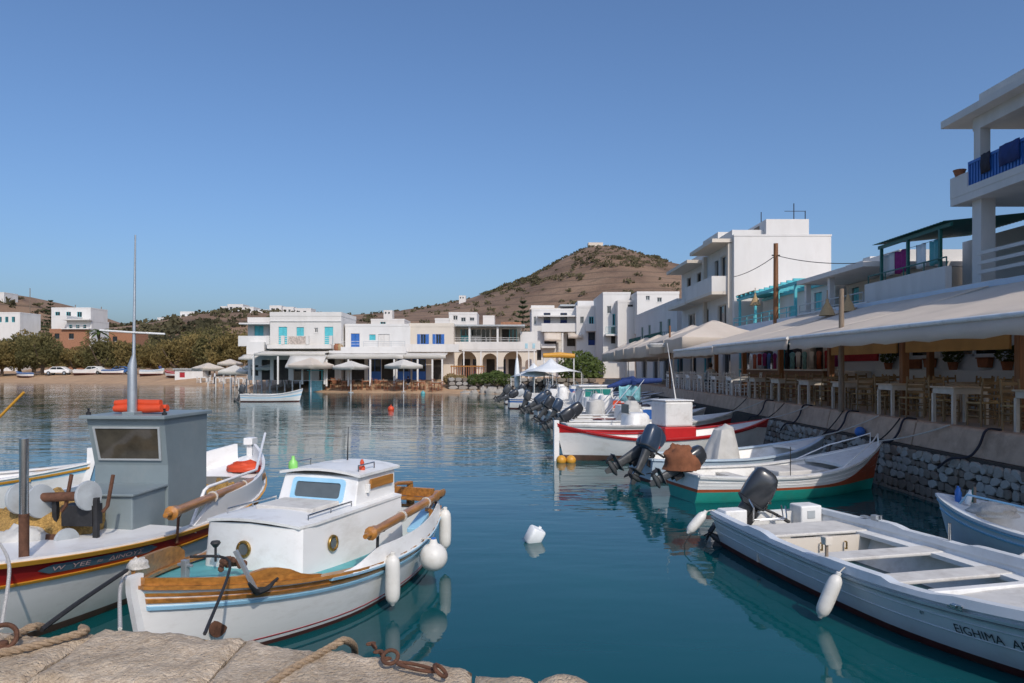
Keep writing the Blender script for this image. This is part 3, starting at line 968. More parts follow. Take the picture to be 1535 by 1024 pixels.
# varnished bulwark round the bow, in two boards a side
for sd in (1, -1):
    mb = MB()
    rows = []
    U = h2.us(0.70, 0.985, 16)
    for u in U:
        p = h2.ptz(u, h2.sheer(u), sd)
        hgt = 0.02 + 0.045 * sstep(0.70, 0.78, u) + (0.06 * sstep(0.74, 0.79, u) - 0.06 * sstep(0.81, 0.86, u))
        if sd < 0: hgt = 0.02 + 0.15 * sstep(0.66, 0.74, u)
        y0, y1 = abs(p.y) + 0.0, max(0.004, abs(p.y) - 0.035)
        rows.append([(p.x, sd * y0, p.z + 0.032), (p.x, sd * (y0 + 0.012), p.z + 0.032 + hgt), (p.x, sd * y1, p.z + 0.032 + hgt), (p.x, sd * y1, p.z + 0.032)])
    mb.grid(rows, close=True)
    n = len(mb.v)
    mb.f += [tuple(range(n - 4, n)), (3, 2, 1, 0)]; mb.m += [0, 0]
    mb.build('bow_bulwark', M_wood, t2, True)
# lacing cloth on the quarters
for sd in (1, -1):
    rows = []
    for i in range(33):
        u = lerp(0.05, 0.64, i / 32)
        p = h2.ptz(u, h2.sheer(u), sd)
        wv = 0.006 * math.sin(i * 2.1)
        rows.append([(p.x, sd * (abs(p.y) + 0.05), p.z - 0.01), (p.x, sd * (abs(p.y) + 0.035 + wv), p.z + 0.02 + 0.06 * sstep(0.64, 0.50, u)), (p.x, sd * (abs(p.y) + 0.01 - wv), p.z + 0.03 + 0.16 * sstep(0.64, 0.50, u)), (p.x, sd * (abs(p.y) - 0.002), p.z + 0.03 + 0.16 * sstep(0.64, 0.50, u)), (p.x, sd * (abs(p.y) + 0.02), p.z + 0.0)])
    MB().grid(rows, close=True).build('side_cloth', M_boatwhite, t2, True)
# trunk cabin
XF, XM, XA = L2 - 1.42, L2 - 2.55, L2 - 3.40
def trunk_sec(z, inset, fr):
    return z, inset, fr
mb = MB()
outl = [(XF - 0.05, -0.60), (XF, -0.53), (XF + 0.03, 0), (XF, 0.53), (XF - 0.05, 0.60), (XA, 0.62), (XA, -0.62)]
rows = []
for z, k, fx in ((0.42, 1.0, 0.03), (1.02, 0.955, -0.02)):
    rows.append([(x + (fx if x > XA + 0.1 else 0), y * k, z + (0.035 * (1 - (y / 0.6) ** 2) if z > 0.9 else 0)) for x, y in outl])
mb.grid(rows, close=True)
mb.build('cabin_trunk', M_boatwhite, t2, True, angle=50)
mb = MB()
rows = []
for i in range(9):
    x = lerp(XA + 0.0, XF - 0.02, i / 8)
    wv = 0.60 if i < 8 else 0.56
    rows.append([(x + (0.055 * (1 - (t_) ** 2) if i == 8 else 0), wv * t_, 1.025 + 0.05 * (1 - t_ * t_)) for t_ in (-1, -0.75, -0.4, 0, 0.4, 0.75, 1)])
top_rows = [[Vector(p) + Vector((0, 0, 0.028)) for p in r_] for r_ in rows]
mb.grid(rows); mb.grid(top_rows)
for A, B_ in ((rows, top_rows),):
    ring = [r_[0] for r_ in A] + list(A[-1]) + [r_[-1] for r_ in reversed(A)] + list(reversed(A[0]))
    ring2 = [r_[0] for r_ in B_] + list(B_[-1]) + [r_[-1] for r_ in reversed(B_)] + list(reversed(B_[0]))
    mb.grid([ring, ring2], close=True)
mb.build('trunk_roof', M_gel, t2, True, angle=45)
MB().bx(XM + 0.12, XM + 0.62, -0.36, 0.36, 1.08, 1.125).build('hatch', M_deckgrey, t2, bevel=0.012)
# wheelhouse
mb = MB()
w0, w1, zb, zt = 0.52, 0.49, 1.03, 1.365
xf0, xf1, xa = XM + 0.06, XM - 0.06, XA - 0.02
fr = [(xf0, -w0, zb), (xf0, w0, zb), (xf1, w1, zt), (xf1, -w1, zt)]
mb.add([(xa, -w0, 0.3), (xa, w0, 0.3), (xa, w1, zt), (xa, -w1, zt)] + fr + [(xf0, -w0, 0.6), (xf0, w0, 0.6)],
       [(4, 5, 6, 7), (0, 3, 2, 1), (3, 7, 6, 2), (5, 1, 2, 6), (0, 4, 7, 3), (0, 8, 4), (1, 5, 9)])
mb.build('wheelhouse', M_boatwhite, t2, bevel=0.012)
rows = []
for i, x in enumerate((xa - 0.05, lerp(xa, xf1, 0.33), lerp(xa, xf1, 0.66), xf1 + 0.05)):
    rows.append([(x, 0.535 * t_, zt + 0.0 + 0.055 * (1 - t_ * t_)) for t_ in (-1, -0.7, -0.35, 0, 0.35, 0.7, 1)])
mb = MB()
tr = [[Vector(p) + Vector((0, 0, 0.03)) for p in r_] for r_ in rows]
mb.grid(rows); mb.grid(tr)
ring = lambda A: [r_[0] for r_ in A] + list(A[-1]) + [r_[-1] for r_ in reversed(A)] + list(reversed(A[0]))
mb.grid([ring(rows), ring(tr)], close=True)
mb.build('wheelhouse_roof', M_gel, t2, True, angle=45)
# front window: blue frame and smoked pane on the raked front
def rrect(w_, h_, r_, n=5):
    out = []
    for cx_, cy_, a0 in ((w_ / 2 - r_, h_ / 2 - r_, 0), (-w_ / 2 + r_, h_ / 2 - r_, 90), (-w_ / 2 + r_, -h_ / 2 + r_, 180), (w_ / 2 - r_, -h_ / 2 + r_, 270)):
        for i in range(n + 1):
            a = R(a0 + 90 * i / n)
            out.append((cx_ + r_ * math.cos(a), cy_ + r_ * math.sin(a)))
    return out
nrm = Vector((zt - zb, 0, xf0 - xf1)).normalized()
upv = Vector((xf1 - xf0, 0, zt - zb)).normalized()
cen = Vector(((xf0 + xf1) / 2, 0, (zt + zb) / 2 + 0.005))
def onface(c, n_, up_, p, out): return Vector(c) + Vector(n_).cross(Vector(up_)).normalized() * -p[0] + Vector(up_) * p[1] + Vector(n_) * out
mb = MB()
A, B_ = rrect(0.70, 0.27, 0.05), rrect(0.60, 0.175, 0.035)
mb.grid([[onface(cen, nrm, upv, p, 0.002) for p in A], [onface(cen, nrm, upv, p, 0.022) for p in A], [onface(cen, nrm, upv, p, 0.022) for p in B_], [onface(cen, nrm, upv, p, 0.004) for p in B_]], close=True)
wf = mb.build('window', M_skyblue, t2)
mb = MB()
vs = [onface(cen, nrm, upv, p, 0.008) for p in B_]
mb.add(vs, [tuple(range(len(vs)))])
mb.build('pane', M_cabglass, wf)
def porthole(par, c, n_, r_=0.085):
    rt = Vector(n_).to_track_quat('Z', 'Y').to_matrix()
    prof = [(r_, 0), (r_, 0.014), (r_ * 0.93, 0.022), (r_ * 0.72, 0.022), (r_ * 0.66, 0.008)]
    ob = MB().lathe(prof, 26, c, rt).build('porthole', M_brass, par, True, angle=50)
    MB().lathe([(r_ * 0.68, 0.004), (r_ * 0.68, 0.011)], 20, c, rt).build('glass', M_cabglass, ob, False)
    for k in range(4):
        a = math.pi / 4 + math.pi / 2 * k
        MB().lathe([(0.007, 0.018), (0.007, 0.028)], 8, Vector(c) + rt @ Vector((r_ * 0.83 * math.cos(a), r_ * 0.83 * math.sin(a), 0)), rt).build('bolt', M_brass, ob)
porthole(t2, (XF + 0.033, -0.05, 0.80), (1, 0, 0.09))
porthole(t2, (XF - 0.52, 0.602, 0.79), (0.0, 1, 0.05))
porthole(t2, (XF - 0.52, -0.602, 0.79), (0.0, -1, 0.05))
MB().lathe([(0.032, 0), (0.032, 0.012), (0.02, 0.02)], 14, (XF + 0.048, -0.05, 0.66), Vector((1, 0, 0.05)).to_track_quat('Z', 'Y').to_matrix()).build('brass_vent', M_brass, t2, True)
for sd in (1, -1):
    rl = MB()
    a, b_ = Vector((XF - 0.25, sd * 0.50, 1.115)), Vector((XM + 0.1, sd * 0.50, 1.12))
    rl.tube([a, b_], 0.011, 8)
    for k in (0, 0.5, 1):
        p = a.lerp(b_, k)
        rl.tube([p, p - Vector((0, 0, 0.06))], 0.007, 6)
    rl.build('handrail', M_steel, t2, True)
    rr = MB()
    a, b_ = Vector((xf1 - 0.08, sd * 0.44, 1.48)), Vector((xf1 - 0.42, sd * 0.44, 1.48))
    rr.tube([a - Vector((0, 0, 0.09)), a, b_, b_ - Vector((0, 0, 0.09))], 0.009, 8)
    rr.build('roof_rail', M_steel, t2, True)
MB().lathe([(0.035, 0), (0.035, 0.03), (0.02, 0.06), (0.026, 0.08), (0.012, 0.12)], 12, (xf1 - 0.22, 0.40, 1.415)).build('lantern', M_orangeplastic, t2, True)
MB().lathe([(0.04, 0), (0.055, 0.03), (0.05, 0.09), (0.022, 0.12), (0.016, 0.16)], 14, (xf1 - 0.02, -0.40, 1.405)).build('green_bottle_light', M_lime, t2, True)
for sd in (1, -1):
    MB().bx(xa + 0.10, xf1 - 0.20, sd * 0.510, sd * 0.535, 1.205, 1.315).build('name_board', M_wood, t2, bevel=0.008)
MB().bx(xf1 - 0.16, xf1 - 0.125, 0.505, 0.55, 1.17, 1.27).build('side_lamp', M_gel, t2, bevel=0.005)
# antenna and stern woodwork
MB().tube([(xa + 0.12, -0.1, 1.38), (xa + 0.10, -0.1, 1.86)], [0.012, 0.004], 6).build('aerial', M_iron, t2, True)
MB().bx(xa + 0.06, xa + 0.28, -0.22, 0.0, 1.37, 1.45).build('aft_hatch', M_gel, t2, bevel=0.01)
for sd in (1, -1):
    mb = MB()
    p0, p1 = h2.ptz(0.012, h2.sheer(0.012), sd), h2.ptz(0.15, h2.sheer(0.15), sd)
    mb.beam((p0.x, p0.y - sd * 0.03, p0.z + 0.04), (p0.x, p0.y - sd * 0.05, p0.z + 0.22), 0.05, 0.05)
    mb.beam((p1.x, p1.y - sd * 0.03, p1.z + 0.02), (p1.x, p1.y - sd * 0.05, p1.z + 0.20), 0.05, 0.05)
    mb.beam((p0.x - 0.05, p0.y - sd * 0.045, p0.z + 0.23), (p1.x + 0.1, p1.y - sd * 0.045, p1.z + 0.21), 0.06, 0.04)
    mb.build('stern_rail', M_wood, t2, bevel=0.006)
mb = MB()
mb.beam((0.0, -0.42, 0.86), (0.02, 0.42, 0.86), 0.06, 0.12)
mb.beam((0.10, -0.38, 0.78), (0.10, 0.38, 0.78), 0.16, 0.03)
mb.build('stern_board', M_wood, t2, bevel=0.006)
mb = MB()
mb.prism([(-0.30, -0.25), (-0.02, -0.25), (-0.02, 0.92), (-0.12, 0.98), (-0.2, 0.5)], 'y', -0.025, 0.025)
rd = mb.build('rudder', M_wood, t2)
MB().tube([(-0.1, 0, 0.96), (0.35, 0.03, 1.02), (0.75, 0.1, 0.98)], [0.03, 0.024, 0.018], 8).build('tiller', M_wood, rd, True)
h2.strake(1.16, 0.07, 0.0, 0.06, 0.26, (1, -1))
for sd in (1, -1):
    mb = MB()
    a, b_ = h2.ptz(0.07, h2.sheer(0.07), sd), h2.ptz(0.30, h2.sheer(0.30), sd)
    off = Vector((0, -sd * 0.10, 0.13))
    mb.beam(a + off, b_ + off, 0.13, 0.05)
    mb.build('side_bench', M_skyblue, t2, bevel=0.006)
# deck gear at the bow: chain heap, bitts, stove-pipe vent
mb = MB()
for k in range(26):
    a = rnd.uniform(0, 6.28)
    rr_ = rnd.uniform(0.02, 0.16)
    mb.lathe([(0.014, -0.02), (0.03, -0.006), (0.03, 0.006), (0.014, 0.02)], 8, (L2 - 1.02 + rr_ * math.cos(a), 0.10 + rr_ * math.sin(a), 0.75 + rnd.uniform(0, 0.06) - rr_ * 0.25), Matrix.Rotation(rnd.uniform(0, 3), 3, 'X') @ Matrix.Rotation(rnd.uniform(0, 3), 3, 'Y'))
tag(mb.build('chain_heap', M_rust, None, True), 'rusty chain heaped on the cabin boat foredeck', 'chain')
o = bpy.data.objects['chain_heap']; o.location = t2.location; o.rotation_euler = t2.rotation_euler
MB().tube([(L2 - 1.22, -0.25, 0.70), (L2 - 1.22, -0.25, 0.86)], 0.012, 8).lathe([(0.02, 0.84), (0.05, 0.88), (0.04, 0.90)], 12, (L2 - 1.22, -0.25, 0)).build('deck_vent', M_iron, t2, True)
MB().bx(L2 - 0.60, L2 - 0.55, -0.03, 0.03, 0.70, 0.90).bx(L2 - 0.59, L2 - 0.56, -0.08, 0.08, 0.84, 0.865).build('mooring_bitt', M_zinc, t2, bevel=0.006)
# grapnel anchor over the bulwark
ax = h2.ptz(0.84, h2.sheer(0.84), 1)
an = thing('anchor', 'black iron anchor hooked over the varnished bow bulwark', 'anchor', l2w(t2, (ax.x, ax.y, ax.z + 0.06)), t2.rotation_euler.z)
MB().beam((0.05, -0.12, 0.26), (0.0, 0.07, -0.10), 0.04, 0.03).build('shank', M_zinc, an)
MB().tube([(0.14, 0.10, 0.02), (0.06, 0.10, -0.07), (0.0, 0.075, -0.10), (-0.08, 0.11, -0.09), (-0.22, 0.12, -0.03)], [0.012, 0.024, 0.03, 0.024, 0.012], 8).build('fluke', M_iron, an, True)
MB().lathe([(0.06, -0.015), (0.085, -0.01), (0.085, 0.01), (0.06, 0.015)], 18, h2.ptz(0.875, 0.33, 1, 0.005), Vector((0.25, 1, 0)).to_track_quat('Z', 'Y').to_matrix()).build('hawse_plate', M_rust, t2, True)
# oars on their racks
for sd, lb in ((1, 'varnished oar lashed along the cabin boat beside its side porthole'),):
    ps = []
    for u in (0.09, 0.52):
        p = h2.ptz(u, h2.sheer(u), sd)
        rk = MB()
        rk.tube([(p.x, sd * (abs(p.y) - 0.02), p.z + 0.02), (p.x, sd * (abs(p.y) - 0.01), p.z + 0.33 - 0.08 * (u < 0.3))], 0.016, 8)
        rk.tube([(p.x, sd * (abs(p.y) - 0.01), p.z + 0.33 - 0.08 * (u < 0.3)), (p.x, sd * (abs(p.y) + 0.07), p.z + 0.36 - 0.08 * (u < 0.3))], 0.012, 8)
        ps.append(Vector((p.x, sd * (abs(p.y) + 0.03), p.z + 0.385 - 0.08 * (u < 0.3))))
        rk.build('oar_rack', M_iron, t2, True)
    d = (ps[1] - ps[0]).normalized()
    if sd > 0: oar(l2w(t2, ps[0] - d * 0.28), l2w(t2, ps[1] + d * 0.42), lb, None, 0.048)
# fenders on the starboard side
def hang(t, h, u, zt_, length, r, label, out=0.0, side=1, group=None, ball=False, cap=M_fender, lean=(0, 0)):
    p = h.ptz(u, h.sheer(u), side, r + 0.03 + out)
    tp = l2w(t, (p.x, p.y, zt_))
    q = h.ptz(u, h.sheer(u), side, 0.03)
    return fender(tp, length, r, label, lean, l2w(t, (q.x, q.y, h.sheer(u) + 0.05)), group, ball, cap)
hang(t2, h2, 0.50, 0.64, 0.56, 0.080, 'white sausage fender beside the cabin boat side porthole', group='fenders of the cabin boat')
hang(t2, h2, 0.31, 0.60, 0, 0.165, 'round white buoy fender with blue crown on the cabin boat', ball=True, cap=M_blue, group='fenders of the cabin boat')
hang(t2, h2, 0.06, 0.72, 0.56, 0.080, 'white sausage fender at the wooden stern of the cabin boat', group='fenders of the cabin boat')

# ===== the grey wheelhouse boat
t1, L1 = boat('fishing_boat', 'white fishing boat with red and yellow bands and a grey wheelhouse', (-4.66, 13.1), (-5.12, 5.25))
h1 = Hull(L1, 2.36, ts=0.0, um=0.47, pw=2.4, fb=(1.0, 0.66, 1.05), kd=0.4, rake=0.35, af=0.09, full=0.3)
h1.skin([(0.72, 1), (1.0, 3)]).build('hull', [M_brownaf, M_boatwhite, M_yellow, M_dred], t1, True, angle=60)
h1.strake(0.73, 0.035, 0.03).build('lower_rail', M_yellow, t1, True)
h1.strake(0.985, 0.06, 0.045).build('upper_rail', M_yellow, t1, True)
h1.cap(0.10, 0.03, 0.035).build('gunwale', M_boatwhite, t1, True)
h1.deck(0.55, 0.99, 0.0, 0.05).build('foredeck', M_boatwhite, t1, True)
h1.inner(0.32, 0.06, 0.62, 0.05).build('well', [M_boatwhite, M_deckgrey], t1, True)
h1.deck(0.01, 0.16, 0.0, 0.05).build('after_deck', M_boatwhite, t1, True)
h1.stem(0.08, 0.22).build('stem', M_boatwhite, t1, True)
p = h1.ptz(0.0, h1.sheer(0), 1)
MB().bx(-0.06, 0.08, -0.05, 0.05, 0.3, 1.32).bx(-0.10, 0.14, -0.08, 0.08, 1.22, 1.34).build('stern_post', M_boatwhite, t1, bevel=0.01)
# raised white bulwark along the starboard quarter
rows = []
for i in range(18):
    u = lerp(0.03, 0.56, i / 17)
    p = h1.ptz(u, h1.sheer(u), 1)
    hg = 0.26 * sstep(0.56, 0.50, u)
    rows.append([(p.x, abs(p.y) + 0.005, p.z + 0.02), (p.x, abs(p.y) + 0.02, p.z + 0.04 + hg), (p.x, abs(p.y) - 0.03, p.z + 0.04 + hg), (p.x, abs(p.y) - 0.04, p.z + 0.02)])
for sd in (1, -1):
    MB().grid([[(x, sd * y, z) for x, y, z in r_] for r_ in rows], close=True).build('bulwark', M_boatwhite, t1, True)
mb = MB()
p0, p1 = h1.ptz(0.56, h1.sheer(0.56), 1), h1.ptz(0.30, h1.sheer(0.30), 1)
mb.tube([(p0.x, p0.y - 0.02, p0.z + 0.05), (p0.x - 0.32, p0.y - 0.02, p0.z + 0.40), (p0.x - 0.42, p0.y - 0.02, p0.z + 0.43), (p1.x, p1.y, p1.z + 0.42), (0.4, 0.42, 1.45)], 0.02, 8)
mb.build('side_rail', M_boatwhite, t1, True)
# name board
rows = []
for i in range(13):
    u = lerp(0.64, 0.815, i / 12)
    zz = h1.fz(u, 0.862)
    e = 0.042 * (1 if 0 < i < 12 else 0.1)
    rows.append([h1.ptz(u, zz - e, 1, 0.012), h1.ptz(u, zz + e, 1, 0.014)])
MB().grid(rows).build('name_plate', mat('slate_blue_plate', (0.07, 0.13, 0.17), 0.5, 0.2, 8), t1)
M_pink = mat('faded_pink_letters', (0.55, 0.38, 0.36), 0.6, 0.15, 20)
hull_text(h1, 'W  \u03a5EE  \u2248  \u0394INOY\u03a3', 0.80, 0.862, 0.062, M_pink, t1, 1, flip=True, out=0.02, wscale=1.9)
# wheelhouse: raked front with murky window; local x forward
WX, WY = L1 * 0.505, 0.16
mb = MB()
zb, zt = 0.62, 1.96
A = [(WX, -0.47), (WX, 0.47), (WX - 1.0, 0.47), (WX - 1.0, -0.47)]
T = [(WX + 0.13, -0.49), (WX + 0.13, 0.49), (WX - 1.0, 0.48), (WX - 1.0, -0.48)]
Mid = [(WX, -0.47), (WX, 0.47), (WX - 1.0, 0.47), (WX - 1.0, -0.47)]
mb.grid([[(x, y + WY, 0.3) for x, y in A], [(x, y + WY, 1.38) for x, y in Mid], [(x, y + WY, zt) for x, y in T]], close=True)
mb.build('wheelhouse', M_wheel, t1)
mb = MB()
mb.prism([(WX + 0.20, -0.55 + WY), (WX + 0.20, 0.53 + WY), (WX - 1.07, 0.52 + WY), (WX - 1.07, -0.54 + WY)], 'z', zt + 0.001, zt + 0.045)
rf = mb.build('wheelhouse_roof', M_wheel, t1, bevel=0.008)
n1 = Vector((0.60, 0, -0.13)).normalized() * 1
nn = Vector((1, 0, -0.215)).normalized()
uu = Vector((0.215, 0, 1)).normalized()
cw = Vector((WX + 0.063, WY, 1.655))
mb = MB()
A_, B2 = [(-0.40, -0.215), (0.40, -0.215), (0.425, 0.215), (-0.425, 0.215)], [(-0.375, -0.195), (0.375, -0.195), (0.40, 0.195), (-0.40, 0.195)]
fc = lambda p, o_: Vector((cw.x, cw.y + p[0], cw.z)) + uu * p[1] + nn * o_
mb.grid([[fc(p, 0.003) for p in A_], [fc(p, 0.02) for p in A_], [fc(p, 0.02) for p in B2], [fc(p, 0.004) for p in B2]], close=True)
wf = mb.build('window', M_ltgrey, t1)
MB().add([fc(p, 0.009) for p in B2], [(0, 1, 2, 3)]).build('pane', M_wglass, wf)
MB().bx(WX + 0.01, WX + 0.72, -0.47 + WY, 0.44 + WY, 0.33, 1.12).build('engine_box', M_wheel, t1, bevel=0.015)
MB().bx(WX + 0.0, WX + 0.76, -0.53 + WY, 0.47 + WY, 1.121, 1.15).build('box_lid', M_wheel, t1, bevel=0.008)
# mast with yard
mt = MB()
MX = WX - 0.05
mt.tube([(MX, WY - 0.02, 1.99), (MX, WY - 0.02, 2.62), (MX, WY + 0.0, 2.75), (MX, WY + 0.02, 4.25)], [0.058, 0.052, 0.020, 0.009], 12)
mo = mt.build('mast', M_zinc, t1, True)
MB().tube([(MX, WY - 0.44, 3.06), (MX + 0.02, WY + 0.0, 3.03), (MX, WY + 0.40, 3.01)], 0.012, 8).build('yard', M_gel, mo, True)
MB().bx(MX - 0.10, MX + 0.10, WY - 0.10, WY + 0.06, 1.995, 2.04).build('mast_step', M_wheel, t1, bevel=0.01)
mb = MB()
for k, (y0, y1, dx, dz, r_) in enumerate(((-0.32, 0.30, 0.16, 0.0, 0.055), (-0.28, 0.32, 0.06, 0.0, 0.05), (-0.34, 0.26, 0.11, 0.065, 0.05))):
    rows = []
    mb.tube([(MX - 0.28 + dx, WY + y0, 2.07 + dz), (MX - 0.28 + dx + 0.01, WY + lerp(y0, y1, 0.3), 2.075 + dz), (MX - 0.28 + dx, WY + lerp(y0, y1, 0.7), 2.07 + dz), (MX - 0.27 + dx, WY + y1, 2.075 + dz)], [r_ * 0.8, r_ * 1.05, r_, r_ * 0.9], 10)
lv = tag(mb.build('life_vest_roll', M_orangeplastic, None, True), 'orange rolled life vests lying on the grey wheelhouse roof', 'life vest')
lv.location = t1.location; lv.rotation_euler = t1.rotation_euler
for y_ in (-0.52, 0.45):
    MB().lathe([(0.03, 0), (0.03, 0.03), (0.012, 0.04), (0.012, 0.07), (0.03, 0.08)], 10, (WX + 0.05, WY + y_, zt + 0.045)).build('roof_lamp', M_iron, t1, True)
# net hauler: drums with grey discs on a frame, forward
NX, NY = L1 * 0.655, 0.36
hl = thing('net_hauler', 'net hauling winch with round grey metal discs in front of the wheelhouse', 'winch', l2w(t1, (NX, NY, 0.7)), t1.rotation_euler.z)
def disc(par, c, r_, w_=0.05):
    rt = Vector((0.25, 0.95, 0.1)).to_track_quat('Z', 'Y').to_matrix()
    MB().lathe([(0.02, -w_ / 2 - 0.015), (r_ * 0.5, -w_ / 2), (r_ * 0.97, -w_ / 2 + 0.006), (r_, 0), (r_ * 0.97, w_ / 2 - 0.006), (r_ * 0.5, w_ / 2), (0.02, w_ / 2 + 0.015)], 24, c, rt).build('disc', M_ltgrey, par, True, angle=40)
for c, r_ in (((0.16, -0.62, 0.50), 0.17), ((0.16, -0.40, 0.47), 0.18), ((0.12, 0.10, 0.53), 0.16), ((0.25, -0.52, 0.06), 0.15), ((0.25, -0.05, 0.06), 0.15)):
    disc(hl, c, r_)
MB().tube([(0.16, -0.62, 0.5), (0.12, 0.12, 0.53)], 0.05, 10).build('axle', M_rust, hl, True)
MB().tube([(0.25, -0.52, 0.06), (0.25, -0.05, 0.06)], 0.085, 12).build('drum', M_rust, hl, True)
mb = MB()
mb.beam((0.08, 0.16, -0.04), (0.08, 0.16, 0.5), 0.05, 0.05)
mb.beam((0.08, -0.28, -0.04), (0.10, -0.28, 0.5), 0.05, 0.05)
mb.beam((-0.05, 0.0, 0.0), (0.4, 0.0, 0.0), 0.3, 0.04)
mb.bx(-0.06, 0.12, -0.2, 0.14, 0.2, 0.42)
mb.build('frame', M_iron, hl)
for y_ in (-0.20, 0.26):
    MB().tube([(0.12, y_, 0.36), (0.12, y_ + 0.05, 0.42), (0.1, y_ + 0.1, 0.75)], 0.02, 8).build('guide_arm', M_rust, hl, True)
# oar lashed along the bulwark towards the cabin boat
oar((-3.80, 11.3, 0.92), (-3.66, 7.75, 1.03), 'varnished oar lashed along the white bulwark of the grey wheelhouse boat', None, 0.052)
for oy in (8.25, 10.2):
    q = w2l(t1, (-3.74, oy, 0.98))
    MB().tube([(q.x, q.y - 0.03, 0.62), (q.x, q.y - 0.01, 0.9), (q.x, q.y + 0.03, q.z)], 0.016, 8).build('oar_rack', M_rust, t1, True)
# stainless samson post
sp_ = gp(36, 818, 0.98)
po = thing('steel_post', 'tall stainless steel post standing on the fishing boat foredeck', 'post', (sp_.x, sp_.y, 0.72))
MB().tube([(0, 0, 0.0), (0, 0, 0.55)], 0.042, 14).build('rusty_sleeve', M_rust, po, True)
MB().tube([(0, 0, 0.55), (0, 0, 1.23)], 0.038, 14).build('steel_tube', M_steel, po, True)

def heap(name, label, cat, loc, sx, sy, sz, m, seed=0, n=22):
    mb = MB()
    rows = []
    for j in range(11):
        v = j / 10
        row = []
        for i in range(n):
            a = 2 * math.pi * i / n
            r_ = math.cos(v * math.pi / 2) ** 0.7
            p = Vector((math.cos(a) * r_, math.sin(a) * r_, math.sin(v * math.pi / 2)))
            k = 1 + 0.28 * noise.noise(p * 2.2 + Vector((seed, 0, 0))) + 0.14 * noise.noise(p * 5 + Vector((0, seed, 0))) + 0.06 * noise.noise(p * 12 + Vector((0, seed, 3)))
            row.append((p.x * sx * k, p.y * sy * k, p.z * sz * k))
        rows.append(row)
    mb.grid(rows, close=True)
    o = mb.build(name, m, None, True, angle=70)
    o.location = loc
    return tag(o, label, cat)
heap('fishing_net', 'yellow fishing net heaped beside the steel post', 'net', l2w(t1, (L1 * 0.63, -0.25, 0.60)), 0.62, 0.50, 0.52, M_net, 2)
heap('fishing_net', 'small yellow net heap aft of the grey wheelhouse', 'net', l2w(t1, (L1 * 0.27, 0.45, 0.34)), 0.34, 0.30, 0.5, M_net, 5)
heap('orange_buoy_heap', 'orange floats and rag on the fishing boat stern', 'float', l2w(t1, (L1 * 0.12, 0.3, 0.88)), 0.30, 0.18, 0.16, M_orangeplastic, 8)
heap('white_sack', 'white sack lying on the fishing boat foredeck', 'sack', l2w(t1, (L1 * 0.70, -0.1, 0.74)), 0.26, 0.22, 0.2, M_tarp, 9)

# ===== the small boat behind it
t0, L0 = boat('rowing_boat', 'white open boat with blue rail behind the fishing boat', (-12.6, 12.3), (-7.75, 13.6))
h0 = Hull(L0, 1.7, ts=0.7, fb=(0.6, 0.55, 0.82), af=0.06)
h0.skin([(0.8, 1), (1.0, 2)]).build('hull', [M_antif, M_boatwhite, M_skyblue], t0, True)
h0.cap(0.10, 0.03, 0.03).build('gunwale', M_boatwhite, t0, True)
h0.inner(0.2).build('well', [M_boatwhite, M_deckgrey], t0, True)
h0.stem(0.10, 0.28).build('stem', M_boatwhite, t0, True)
for u in (0.35, 0.6, 0.8): h0.thwart(u, 0.25, h0.sheer(u) - 0.06).build('thwart', M_yellow, t0)
h0.strake(0.9, 0.05, 0.03).build('rub_rail', M_yellow, t0, True)
a, b_ = at(-30, 655, 10.9), at(36, 588, 10.9)
bh = tag(MB().tube([a, b_], 0.02, 8).build('boathook', M_yellow, None, True), 'yellow pole slanting up over the water', 'pole')

# ===== the open white boat on the right
t3, L3 = boat('open_motor_boat', 'open white motor boat with thwarts, steel pegs and a charcoal outboard', (3.66, 10.75), (5.25, 4.35))
h3 = Hull(L3, 2.02, ts=0.80, um=0.42, pw=2.6, fb=(0.50, 0.50, 0.80), kd=0.3, rake=0.4, af=0.085, full=0.24)
M_boatfloor = mat('shade_toned_bilge_boards', (0.14, 0.13, 0.12), 0.7, 0.3, 4, 0.3, 40, stretch=(0.4, 5, 1))  # floor colour darkened to paint in the shade between the thwarts
M_bluewhite = mat('cool_white_boat_paint', (0.66, 0.70, 0.73), 0.4, 0.05, 1.6, 0.05, 20, dirt=(0.42, 0.42, 0.40), dirt_amt=0.4, dirt_scale=3.0, coat=0.1)
h3.skin([(1.0, 1)]).build('hull', [M_antif, M_bluewhite], t3, True, angle=60)
for f in (0.38, 0.66): h3.strake(f, 0.014, 0.007).build('plank_edge', M_bluewhite, t3)
h3.strake(0.86, 0.04, 0.03).build('rub_rail', M_bluewhite, t3, True)
h3.strake(0.80, 0.014, 0.026).build('rail_moulding', M_ltgrey, t3, True)
h3.inner(-0.04, 0.02, 0.95, 0.05).build('well', [M_gel, M_boatfloor], t3, True)
# stepped gunwale: wider, higher pads where the rowlocks sit
for sd in (1, -1):
    rows = []
    for i in range(61):
        u = lerp(0.0, 0.985, i / 60)
        p = h3.ptz(u, h3.sheer(u), sd)
        st = 0.035 * (sstep(0.16, 0.175, u) - sstep(0.24, 0.255, u)) + 0.035 * (sstep(0.40, 0.415, u) - sstep(0.54, 0.555, u)) + 0.03 * sstep(0.62, 0.66, u)
        yo, yi = abs(p.y) + 0.035, max(0.0, abs(p.y) - 0.085)
        z0 = p.z - 0.01
        rows.append([(p.x, sd * yo, z0), (p.x, sd * (yo - 0.012), z0 + 0.05 + st), (p.x, sd * yi, z0 + 0.05 + st), (p.x, sd * yi, z0 - 0.02)])
    MB().grid(rows, close=True).build('gunwale', M_bluewhite, t3, True, angle=30)
h3.deck(0.62, 0.985, 0.02, 0.04, 0.05).build('foredeck', M_deckgrey, t3, True)
w_ = h3.b(0.62) - 0.06
